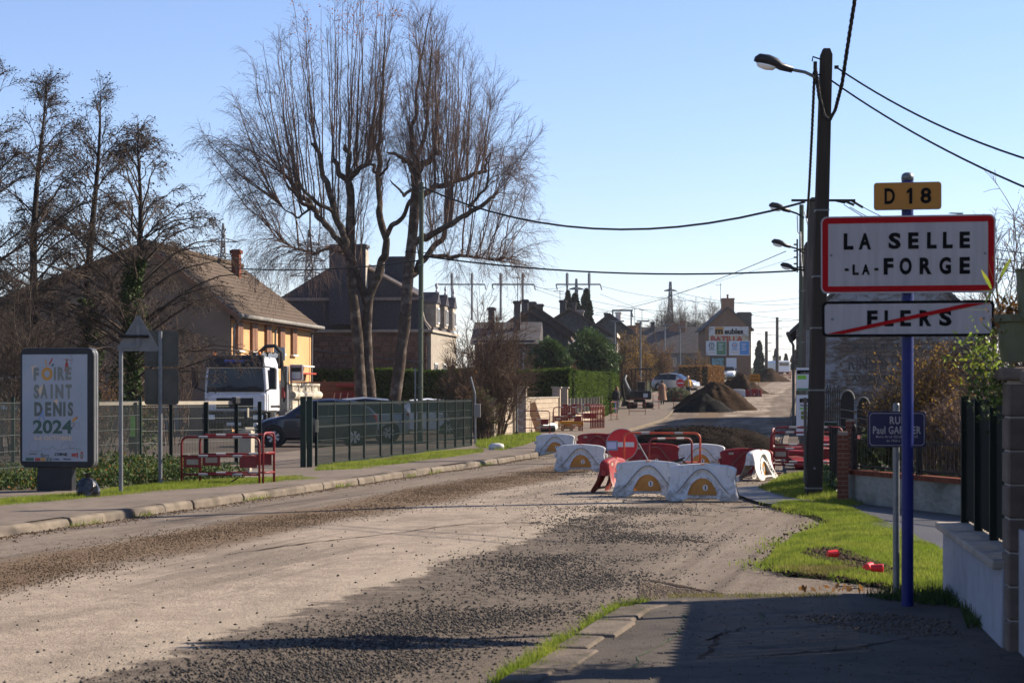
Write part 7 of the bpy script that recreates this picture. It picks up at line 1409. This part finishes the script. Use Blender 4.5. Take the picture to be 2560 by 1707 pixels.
def car(label, loc, rz, color, s=(1, 1, 1), group='parked cars'):
    o = thing('parked_car', label, 'car', loc, rz, group); o.scale = s; S = CARS['hatch']; body = MB(); sw = [MB(), MB()]; ws = MB(); rw = MB(); rings = []
    for x, zl, zb, zt, hw, ht in S:
        half = [(hw * .86, zl), (hw * .985, zl + .08), (hw, zl + (zb - zl) * .5), (hw * .985, zb - .03), (hw * .955, zb), (ht + (0 if zt > 1.1 else .0), zt - .045 if zt > 1.1 else zt - .02), (ht * .82, zt), (0, zt + .012)]
        rings.append([(x, y, z) for y, z in half] + [(x, -y, z) for y, z in half[-2::-1]])
    n = len(rings[0])
    for i in range(len(rings) - 1):
        a, b = rings[i], rings[i + 1]
        for k in range(n - 1):
            q = [a[k], a[k + 1], b[k + 1], b[k]]; kk_ = k if k < 7 else n - 2 - k; cab = i in (2, 3, 4)
            if kk_ == 4 and cab: sw[0 if k < 7 else 1].add(q, [(0, 1, 2, 3)])
            elif kk_ in (5, 6) and i == 5: ws.add(q, [(0, 1, 2, 3)])
            elif kk_ in (5, 6) and i in (1, 2): rw.add(q, [(0, 1, 2, 3)])
            else: body.add(q, [(0, 1, 2, 3)])
        body.add([a[0], a[-1], b[-1], b[0]], [(0, 1, 2, 3)])
    body.add(rings[0], [tuple(range(n))]); body.add(rings[-1], [tuple(range(n))])
    bo = body.build('body', color, o); bmx = bmesh.new(); bmx.from_mesh(bo.data); bmesh.ops.remove_doubles(bmx, verts=bmx.verts, dist=.001); bmesh.ops.recalc_face_normals(bmx, faces=bmx.faces); bmx.to_mesh(bo.data); bmx.free(); bo.data.polygons.foreach_set('use_smooth', [True] * len(bo.data.polygons)); bo.data.set_sharp_from_angle(angle=R(38))
    for m, nm in ((sw[0], 'side_window'), (sw[1], 'side_window'), (ws, 'windscreen'), (rw, 'rear_window')): m.build(nm, 'glass_tint', o)
    for sd in (-1, 1):
        for x in (-.42, ): MB().box((x, sd * .745, 1.16), (.05, .03, .5), M=Matrix.Rotation(sd * R(30), 3, 'X')).build('pillar', 'black_plastic', o)
        for x in (-1.22, 1.28):
            m = MB(); m.lathe([(.1, -.012), (.375, -.012), (.375, .012), (.1, .012)], 24, (0, 0, 0), 'y'); m.build('wheel_arch', 'black_plastic', o, loc=(x, sd * .845, .33)); wheel(o, x, sd * .775, .31, .2, sd)
        MB().box((.52, sd * .93, .98), (.16, .14, .12)).build('mirror', color, o, bevel=.03); MB().box((1.80, sd * .56, .68), (.16, .24, .12), sd * -.5).build('headlight', 'lamp_white', o, bevel=.02); MB().box((-1.86, sd * .66, .86), (.10, .22, .26), sd * .25).build('tail_light', 'lamp_red', o, bevel=.02)
        MB().box((-.4, sd * .868, .6), (.012, .008, .62)).build('door_gap', 'black_plastic', o); MB().box((-.62, sd * .872, .8), (.16, .02, .03)).build('door_handle', color, o)
    MB().box((1.93, 0, .38), (.06, 1.0, .14)).build('grille', 'black_plastic', o, bevel=.01); MB().box((-1.94, 0, .62), (.03, .52, .12)).build('number_plate', 'white_paint', o); MB().box((1.97, 0, .46), (.02, .46, .09)).build('number_plate', 'white_paint', o); MB().box((-1.92, 0, .34), (.08, 1.3, .16)).build('bumper', 'black_plastic', o, bevel=.02); return o
def car_at(label, u, Y, rz, color, s=1.0, dz=0): return car(label, (at(u, 0, Y).x, Y, G(Y) + dz), R(rz), color, (s, s, s))
car_at('dark blue hatchback parked side-on behind the mesh gate', 789, 61.5, 184, 'car_blue', .98, -.02)
car_at('silver hatchback parked behind the dark blue one', 875, 67.5, 190, 'car_silver', 1.0, -.02)
car_at('white car roof showing behind the green wooden pole', 1042, 80, 186, 'car_white', 1.0, -.1)
car_at('pale silver-blue car parked on the drive behind the far no-entry sign', 1690, 180, -28, 'car_silver', 1.06, .05)
car_at('black car seen from behind near the billboard gable', 1797, 255, 80, 'car_black', 1.05, .1); car_at('white car parked between the black car and the billboard gable', 1822, 262, -100, 'car_white', 1.1, .1); car_at('silver car half hidden behind the brown hedge', 1774, 235, 80, 'car_silver', 1.0, .1)
# tipper truck (local -y is the front)
tk = thing('tipper_truck', 'white tipper truck with black visor parked facing the camera', 'truck', (-10.55, 76, 0), -math.atan(.155)); tk.scale = (1.08, 1.05, 1.05)
cb = MB(); cb.prism([(-1.15, .85), (1.15, .85), (1.15, 1.55), (1.08, 2.6), (.98, 2.86), (-.98, 2.86), (-1.08, 2.6), (-1.15, 1.55)], 0, 1.75); cab = cb.build('cab', 'truck_white', tk, bevel=.07, seg=3)
m = MB(); m.add([(-1.05, -.05, 1.58), (1.05, -.05, 1.58), (.99, .0, 2.45), (-.99, .0, 2.45), (-1.05, .0, 1.58), (1.05, .0, 1.58), (.99, .03, 2.45), (-.99, .03, 2.45)], [(0, 1, 2, 3), (7, 6, 5, 4), (0, 4, 5, 1), (1, 5, 6, 2), (2, 6, 7, 3), (3, 7, 4, 0)]); wsn = m.build('windscreen', 'glass_tint', cab, bevel=.03)
MB().box((0, -.03, 1.66), (2.0, .06, .16)).build('dash_band', 'black_plastic', cab, bevel=.02)
for s in (-1, 1): MB().tube([(s * .45 - .3, -.07, 1.66), (s * .45 + .35, -.06, 1.8)], .014, 5).build('wiper', 'black_plastic', cab)
m = MB(); m.add([(-1.06, -.18, 2.48), (1.06, -.18, 2.48), (1.02, -.05, 2.9), (-1.02, -.05, 2.9), (-1.06, .05, 2.48), (1.06, .05, 2.48), (1.02, .1, 2.92), (-1.02, .1, 2.92)], [(0, 1, 2, 3), (7, 6, 5, 4), (0, 4, 5, 1), (1, 5, 6, 2), (2, 6, 7, 3), (3, 7, 4, 0)]); vz = m.build('sun_visor', 'black_plastic', cab, bevel=.02); mat('omexom', (.06, .12, .55), .5); t = lettering('OMEXOM', 'omexom', vz, -.37, .33, 2.66, 2.75, -.005, .04, 1.05); t.rotation_euler = (R(-17), 0, 0); t.location = (0, -.95 + .14, .06)
t.rotation_euler = (0, 0, 0); t.location = (0, -.15, 0)
fr = MB().box((0, -.04, 1.2), (2.2, .12, .62)).build('front_panel', 'truck_white', cab, bevel=.04); MB().box((0, -.105, 1.16), (1.35, .03, .40)).build('grille', 'black_plastic', fr, bevel=.02)
MB().box((.0, -.09, .62), (2.36, .22, .38)).build('bumper', 'black_plastic', tk, bevel=.05)
for s in (-1, 1):
    MB().box((s * .88, -.2, .66), (.36, .05, .17)).build('headlight', 'lamp_white', tk, bevel=.02); MB().tube([(s * 1.1, -.1, 2.5), (s * 1.36, -.22, 2.45)], .025, 6).build('mirror_arm', 'black_plastic', tk); mr = MB().box((s * 1.42, -.22, 2.08), (.22, .16, .76)).build('mirror', 'black_plastic', tk, bevel=.05); MB().tube([(s * 1.1, -.05, 1.6), (s * 1.36, -.2, 1.72)], .025, 6).build('mirror_arm', 'black_plastic', tk)
    MB().box((s * 1.16, .75, 2.05), (.02, .95, .75)).build('side_window', 'glass_dark', cab, bevel=.02); MB().box((s * 1.165, .75, 1.2), (.012, 1.2, .6)).build('door', 'truck_white', cab, bevel=.02); wheel(tk, s * 1.0, 1.0, .5, .32, s, axis='x')
    for y in (4.6, 5.9): wheel(tk, s * .98, y, .5, .45, s, axis='x')
    MB().box((s * .95, 1.05, 1.05), (.5, 1.3, .08)).build('mudguard', 'black_plastic', tk, bevel=.03); MB().box((s * 1.02, 3.0, .72), (.3, 1.1, .45)).build('fuel_tank', 'galv', tk, bevel=.06)
    MB().lathe([(.06, 2.9), (.07, 2.98), (.05, 3.04)], 10, (s * .82, .15, 0)).build('beacon', 'lamp_orange', tk)
MB().box((0, 3.7, .85), (.9, 6.6, .26)).build('chassis', 'iron', tk); MB().box((0, -.21, .42), (.52, .01, .11)).build('number_plate', 'white_paint', tk)
cr = MB().tube([(-.15, 2.2, 2.3), (.2, 2.2, 3.0), (.5, 2.2, 3.28), (.85, 2.2, 3.3), (1.05, 2.2, 3.05), (1.1, 2.2, 2.5)], .075, 10).build('crane_arch', 'black_plastic', tk); MB().box((.55, 2.2, 2.75), (1.0, .5, .6)).build('crane_base', 'iron', cr, bevel=.06); MB().box((.5, 1.92, 2.98), (.12, .06, .12)).build('badge', 'galv', cr)
for x in (.35, .55, .8, .98): MB().lathe([(.05, 0), (.1, -.09), (.1, -.11)], 12, (x, 1.85, 2.93), 'y').build('work_light', 'chrome', cr)
for k in range(6): MB().tube([(1.12, 2.1 + .1 * k, 2.6 - .1 * k), (1.22, 2.2 + .1 * k, 1.9), (1.1, 2.4 + .06 * k, 1.2)], .022, 6).build('hydraulic_hose', 'rubber', cr)
MB().box((1.1, 2.6, 1.7), (.25, .3, 1.7)).build('crane_column', 'galv', tk, bevel=.03); MB().box((1.12, 2.3, 1.55), (.12, .12, .4)).build('extinguisher', 'red_paint', tk, bevel=.03)
MB().prism(rrect(.5, .62, .05), 0, .03).build('warning_panel', 'white_paint', tk, loc=(1.45, 2.9, 2.3)); sp_ = MB().prism(rrect(.42, .5, .04), 0, .03).build('warning_panel', 'white_paint', tk, loc=(.95, 2.4, 3.0)); m = MB(); ring_prism(m, rrect(.4, .52, .04), rrect(.34, .46, .03), -.01, 0); m.build('red_edge', 'ink_red', tk, loc=(1.45, 2.9, 2.3)); MB().box((1.45, 2.885, 2.42), (.34, .02, .16)).build('warning_lamp', 'black_plastic', tk)
bd = MB().box((0, 5.2, 1.4), (2.4, 4.2, .95)).build('tipper_bed', 'tipper', tk, bevel=.03)
for y in np.linspace(3.2, 7.2, 5): MB().box((1.22, y, 1.4), (.05, .09, .95)).build('rib', 'tipper', bd)
MB().tube([(1.22, 3.15, 1.45), (1.22, 7.25, 1.45)], .16, 12).build('side_roll', 'tipper', bd); MB().box((1.22, 5.2, 1.86), (.09, 4.3, .1)).build('top_rail', 'tipper', bd, bevel=.02)
for y in (4.6,): MB().box((1.29, y, 1.45), (.2, .45, .34)).build('grey_band', 'concrete', bd, bevel=.1); MB().box((1.24, y, 1.86), (.11, .5, .11)).build('grey_band', 'concrete', bd)
# mini excavator
ex = thing('mini_excavator', 'dark mini excavator with canopy parked on the left pavement', 'excavator', (at(1600, 0, 133).x, 133, G(133) + .1), R(12))
for s in (-1, 1): t_ = MB().prism([(-.85, .12), (-.75, 0), (.75, 0), (.85, .12), (.85, .28), (.75, .4), (-.75, .4), (-.85, .28)], -.16, .16).build('track', 'rubber', ex, bevel=.03); t_.location = (s * .55, 0, 0); t_.rotation_euler = (0, 0, R(90))
MB().box((0, .1, .5), (.6, .8, .2)).build('undercarriage', 'iron', ex); MB().box((.1, .2, .88), (1.2, 1.3, .6)).build('body', 'black_plastic', ex, bevel=.1, seg=3); MB().box((.25, -.46, .85), (.3, .03, .26)).build('rear_panel', 'board_white', ex)
MB().box((.1, .1, 1.45), (.5, .45, .65)).build('seat', 'black_plastic', ex, bevel=.06)
for x in (-.4, .62):
    for y in (-.3, .65): MB().tube([(x, y, 1.1), (x, y, 2.55)], .035, 6).build('canopy_post', 'iron', ex)
MB().box((.11, .18, 2.6), (1.3, 1.25, .09)).build('canopy', 'black_plastic', ex, bevel=.03); MB().tube([(-.45, .7, .9), (-.85, .85, 1.9), (-.7, 1.0, 2.2)], [.13, .12, .1], 8).build('boom', 'galv', ex); MB().tube([(-.7, 1.0, 2.2), (-.95, 1.1, 1.6), (-.75, 1.15, .5)], [.09, .1, .08], 8).build('dipper', 'iron', ex); MB().prism([(-.2, 0), (.2, .05), (.22, .35), (-.1, .4)], -.2, .2).build('bucket', 'iron', ex, loc=(-.75, 1.15, .1))
# far works traffic
vn = thing('white_van', 'white van far up the street near the crest', 'van', (at(1960, 0, 330).x, 330, G(330)), R(20)); MB().prism([(-1.2, .4), (1.2, .4), (1.2, 1.9), (1.05, 2.3), (-1.05, 2.3), (-1.2, 1.9)], 0, 4.6).build('body', 'car_white', vn, bevel=.1); MB().box((0, -.02, 1.7), (1.7, .06, .5)).build('rear_window', 'glass_dark', vn)
for s in (-1, 1):
    for y in (.8, 3.7): wheel(vn, s * 1.05, y, .36, .22, s, axis='x')
tr = thing('tractor', 'dark green tractor beside the white van at the crest', 'tractor', (at(1943, 0, 335).x, 335, G(335)), 0); MB().box((0, 0, 1.1), (1.0, 2.6, .8)).build('body', 'green_fence', tr, bevel=.06); MB().box((0, .5, 2.2), (1.3, 1.2, 1.5)).build('cab', 'glass_dark', tr, bevel=.06); MB().box((0, .5, 3.0), (1.4, 1.3, .12)).build('roof', 'green_fence', tr)
for s in (-1, 1): wheel(tr, s * .85, 1.0, .75, .4, s, axis='x'); wheel(tr, s * .75, -1.0, .5, .3, s, axis='x')
for i, (u, Y) in enumerate(((1958, 262), (1990, 268))): tube_barrier(('left', 'right')[i] + ' red tube barrier right of the farthest heap', (at(u, 0, Y).x, Y, G(Y)), 0, 1.9, 1.0, plates=False, bands=False, r=.04)
# ------------------------------------------------------------------ people
def person(label, loc, rz, H, step, top, legs, hair, arms=((.1, 0), (-.1, 0)), shoes='shoe'):
    o = thing('person', label, 'person', loc, rz); h = H / 1.75; V = []; E = []; RD = []
    def v(p, r, par=None): V.append((p[0] * h, p[1] * h, p[2] * h)); RD.append(r * h); i = len(V) - 1; (par is not None) and E.append((par, i)); return i
    pel = v((0, 0, .95), .135); wst = v((0, -.01, 1.1), .125, pel); ch = v((0, .0, 1.3), .15, wst); nk0 = v((0, .01, 1.46), .075, ch); nk = v((0, -.005, 1.53), .052, nk0); hd = v((0, -.02, 1.62), .085, nk); tp = v((0, -.01, 1.70), .07, hd)
    for s, st in ((-1, step), (1, -step)):
        hp = v((s * .09, 0, .90), .095, pel); kn = v((s * .10, -st * .5 - .02, .5), .062, hp); an = v((s * .1, -st + (.06 if st < 0 else 0), .09), .042, kn); v((s * .11, -st - .07, .045), .042, an)
    for s, (fw, out) in zip((-1, 1), arms):
        sh_ = v((s * .17, .0, 1.41), .065, ch); el = v((s * (.23 + out), .02 - fw * .3, 1.13), .046, sh_); wr = v((s * (.23 + out), -fw - .02, .90), .033, el); pm = v((s * (.23 + out), -fw - .03, .84), .032, wr)
        for k in range(4): f1_ = v((s * (.23 + out) + (k - 1.5) * .004, -fw - .03 + (k - 1.5) * .022, .785), .0095, pm); v((s * (.225 + out), -fw - .035 + (k - 1.5) * .021, .75 + .006 * abs(k - 1.5)), .0085, f1_)
        v((s * (.21 + out), -fw - .085, .82), .0105, pm)
    me = bpy.data.meshes.new('body'); me.from_pydata(V, E, []); me.update(); b = bpy.data.objects.new('body', me); COL.objects.link(b); sk_ = b.modifiers.new('skin', 'SKIN')
    for i, r in enumerate(RD): me.skin_vertices[0].data[i].radius = (r, r); me.skin_vertices[0].data[i].use_root = i == 0
    b.modifiers.new('sub', 'SUBSURF').levels = 2; bpy.context.view_layer.update(); dg = bpy.context.evaluated_depsgraph_get(); m2 = bpy.data.meshes.new_from_object(b.evaluated_get(dg)); bpy.data.objects.remove(b)
    for k in (top, legs, 'skin', shoes): m2.materials.append(MATS[k])
    for p in m2.polygons:
        c = p.center / h; side = abs(c.x) > .17
        p.material_index = 2 if c.z > 1.5 or (side and c.z < .9 and c.z > .6) else (3 if c.z < .09 else (1 if c.z < .96 and not side else 0)); p.use_smooth = True
    b = bpy.data.objects.new('body', m2); COL.objects.link(b); b.parent = o
    hm = MB(); hm.lathe([(.02, 1.735), (.07, 1.72), (.098, 1.67), (.1, 1.61), (.085, 1.57)] if hair[1] == 0 else [(.02, 1.74), (.075, 1.725), (.105, 1.67), (.115, 1.58), (.14, 1.48), (.13, 1.36), (.1, 1.3)], 14); hh = hm.build('hair', hair[0], o, smooth=True); hh.scale = (h, h, h); hh.location = (0, .025 * h if hair[1] == 0 else .06 * h, 0)
    fc = MB()
    for s in (-1, 1): fc.lathe([(.004, -.004), (.012, .0), (.004, .004)], 8, (s * .032, -.095, 1.635), 'y')
    fc.build('eyes', 'hair_dark', o).scale = (h, h, h); MB().add([(-.014, -.1, 1.59), (.014, -.1, 1.59), (0, -.128, 1.595), (0, -.1, 1.64)], [(0, 1, 2), (0, 2, 3), (2, 1, 3), (0, 3, 1)]).build('nose', 'skin', o).scale = (h, h, h); MB().box((0, -.097, 1.562), (.045, .012, .012)).build('mouth', 'ink_red', o).scale = (h, h, h)
    return o, h
o, h = person('red-haired walker in black jacket and blue jeans seen from behind', (at(1541, 0, 124).x, 124, G(124) + .1), R(190), 1.70, .16, 'cloth_black', 'jeans', ('hair_brown', 1), ((.12, .05), (-.06, .05)))
MB().lathe([(.2, 1.42), (.23, 1.25), (.23, 1.0), (.25, .86), (.24, .86)], 14).build('jacket', 'cloth_black', o, smooth=True)
o, h = person('walker in a long beige-brown coat seen from behind', (at(1655.7, 0, 139).x, 139, G(139) + .1), R(185), 1.74, .12, 'cloth_coat', 'cloth_black', ('hair_dark', 0), ((.05, .06), (.1, .04)))
MB().lathe([(.11, 1.46), (.2, 1.4), (.225, 1.2), (.22, 1.05), (.27, .7), (.33, .36), (.34, .32), (.3, .33)], 18).build('coat', 'cloth_coat', o, smooth=True)
o, h = person('bald man in a mustard jacket walking towards the camera', (at(1720, 0, 151).x, 151, G(151) + .1), R(5), 1.80, .17, 'cloth_mustard', 'trousers', ('skin', 0), ((.05, .09), (-.08, .09)))
MB().lathe([(.1, 1.47), (.2, 1.42), (.235, 1.25), (.235, 1.05), (.245, .93), (.23, .93)], 16).build('jacket', 'cloth_mustard', o, smooth=True); MB().box((0, -.243, 1.2), (.05, .02, .5)).build('shirt', 'cloth_grey', o, bevel=.01)
# ------------------------------------------------------------------ pylons and high-voltage lines far behind
def lattice(label, u, Y, vt, vb, wt, wb, arms, name='pylon', m='galv', r=.11, portal=None):
    c = at(u, vb, Y); o = thing(name, label, 'pylon', (c.x, Y, c.z), 0, 'far pylons'); s = Y / F; H = (vb - vt) * s; PT = []; n = 9
    def corner(f, sx, sy): w = (wb + (wt - wb) * f) * s / 2; return (sx * w, sy * w, H * f)
    C = [(-1, -1), (1, -1), (1, 1), (-1, 1)]
    for sx, sy in C: PT.append([corner(0, sx, sy), corner(1, sx, sy)])
    for k in range(n):
        f0, f1_ = k / n, (k + 1) / n
        for i in range(4): a, b = C[i], C[(i + 1) % 4]; PT += [[corner(f0, *a), corner(f1_, *b)], [corner(f0, *b), corner(f1_, *a)], [corner(f0, *a), corner(f0, *b)]]
    V, Fq = rods(np.array(PT), np.full((len(PT), 2), r), 4); fast_mesh('mast', V, Fq, m, o, n=4)
    for av, aw in arms:
        z = (vb - av) * s; PA = [];
        for sg in (-1, 1): PA += [[(0, 0, z), (sg * aw * s, 0, z)], [(0, 0, z + abs(aw) * s * .28), (sg * aw * s, 0, z)]] + [[(sg * aw * s * q, 0, z), (sg * aw * s * q, 0, z + abs(aw) * s * .28 * (1 - q))] for q in (.33, .66)]
        V, Fq = rods(np.array(PA), np.full((len(PA), 2), r), 4); fast_mesh('arm', V, Fq, m, o, n=4)
    return o
mat('pylon_steel', (.16, .17, .18), .6, (.12, .13, .14), 3)
lattice('lattice pylon above the ochre house roof', 558, 470, 558, 760, 3, 26, ((605, 38), (642, 36), (690, 40)), m='pylon_steel', r=.12); lattice('lattice pylon seen through the birch, above the stone house', 773, 470, 575, 800, 4, 34, ((612, 30), (652, 40), (690, 48)), m='pylon_steel', r=.12)
lattice('lattice pylon standing over the far birches', 1676, 420, 704, 830, 4, 16, ((727, 16),), m='pylon_steel', r=.11); lattice('small lattice pylon between the portal masts', 1441, 430, 697, 810, 3, 14, ((723, 18),), m='pylon_steel', r=.13)
for k, (a, b, x0, x1, lab) in enumerate(((1252, 1307, 1230, 1335, 'left portal pylon above the brown roofs'), (1418, 1473, 1390, 1501, 'right portal pylon beside the conifers'), (1130, 1180, 1088, 1212, 'faint portal pylon behind the birch twigs'))):
    Y = 400 + 20 * k; c = at((a + b) / 2, 800, Y); o = thing('pylon', lab, 'pylon', c, 0, 'far pylons'); s = Y / F
    for u in (a, b): x = (u - (a + b) / 2) * s; MB().tube([(x, 0, 0), (x, 0, (800 - 682) * s)], [.3, .2], 6).build('mast', 'pylon_steel', o); MB().tube([(x, 0, (800 - 711) * s), (x, 0, (800 - 684) * s)], .32, 6).build('insulator_stack', 'pylon_steel', o)
    MB().box(((x0 + x1 - a - b) / 2 * s, 0, (800 - 711) * s), ((x1 - x0) * s, .3, .3)).build('crossbar', 'pylon_steel', o)
    for sx in (x0, x1): x = (sx - (a + b) / 2) * s; MB().tube([(x, 0, (800 - 711) * s), (x + .3, 0, (800 - 725) * s)], .14, 5).build('insulator', 'pylon_steel', o)
o = thing('substation_frame', 'small steel substation frame behind the slate gables', 'frame', at(1556, 800, 380)); s = 380 / F
for x in (-24, 22): MB().tube([(x * s, 0, -2), (x * s, 0, 24 * s)], .16, 5).build('leg', 'pylon_steel', o)
MB().box((0, 0, 24 * s), (52 * s, .2, .35)).build('beam', 'pylon_steel', o); MB().tube([(22 * s, 0, 24 * s), (27 * s, 0, 6 * s)], .14, 5).build('brace', 'pylon_steel', o)
for i, (a, b, c, d, sg) in enumerate(((1335, 715, 2000, 770, 3), (1500, 715, 2000, 745, 2), (1335, 722, 2000, 815, 3), (1500, 735, 2000, 840, 2), (1690, 730, 2000, 760, 1), (1690, 740, 2010, 800, 1), (1335, 760, 2000, 800, 2), (1320, 708, 1420, 712, 1), (740, 690, 1090, 712, 4), (640, 640, 780, 655, 2), (596, 690, 1130, 745, 4), (1850, 860, 2000, 870, .5))):
    cable('far_power_line', ('first', 'second', 'third', 'fourth', 'fifth', 'sixth', 'seventh', 'eighth', 'ninth', 'tenth', 'eleventh', 'lowest')[i] + ' faint power line of the far pylons, counted from the top', [at(a, b, 400), at(c, d, 400)], .045, sg, 'pylon_steel', 10, 'far power lines', 4)
for i, (u, v0, v1, Y, w, lab) in enumerate(((1294, 750, 693, 138, 14, 'tall television aerial over the nearest brown roof'), (1400, 750, 726, 165, 16, 'television aerial over the paired chimneys'), (1587, 815, 770, 215, 8, 'left television aerial above the small slate house'), (1605, 815, 773, 215, 8, 'right television aerial above the small slate house'), (2395, 560, 532, 76, 20, 'television aerial above the town sign'))):
    p = at(u, v0, Y); o = thing('tv_aerial', lab, 'aerial', p, 0, 'television aerials'); s = Y / F; MB().tube([(0, 0, -1.2), (0, 0, (v0 - v1) * s)], .025, 5).build('mast', 'iron', o); MB().tube([(-w * s, 0, (v0 - v1 - 1) * s), (w * s * .6, 0, (v0 - v1 - 3) * s)], .022, 5).build('boom', 'iron', o)
    for q in range(6): x = (-w + q * w * .3) * s; MB().tube([(x, -.2, (v0 - v1 - 1) * s), (x, .2, (v0 - v1 - 1) * s)], .014, 4).build('element', 'iron', o)

# ------------------------------------------------------------------ thin winter haze over the whole place
hz = MB().box((0, 2000, 23.5), (5400, 4400, 50)).build('haze', 'sign_black'); hm, hn, hb, ho = _new('haze_air'); hn.nodes.remove(hb); pv = hn.nodes.new('ShaderNodeVolumePrincipled'); pv.inputs['Color'].default_value = (.88, .93, 1, 1); pv.inputs['Density'].default_value = .0001; pv.inputs['Anisotropy'].default_value = .3
hn.links.new(pv.outputs[0], ho.inputs['Volume']); hz.data.materials.clear(); hz.data.materials.append(hm); tag(hz, 'thin pale winter haze in the air', kind='stuff')
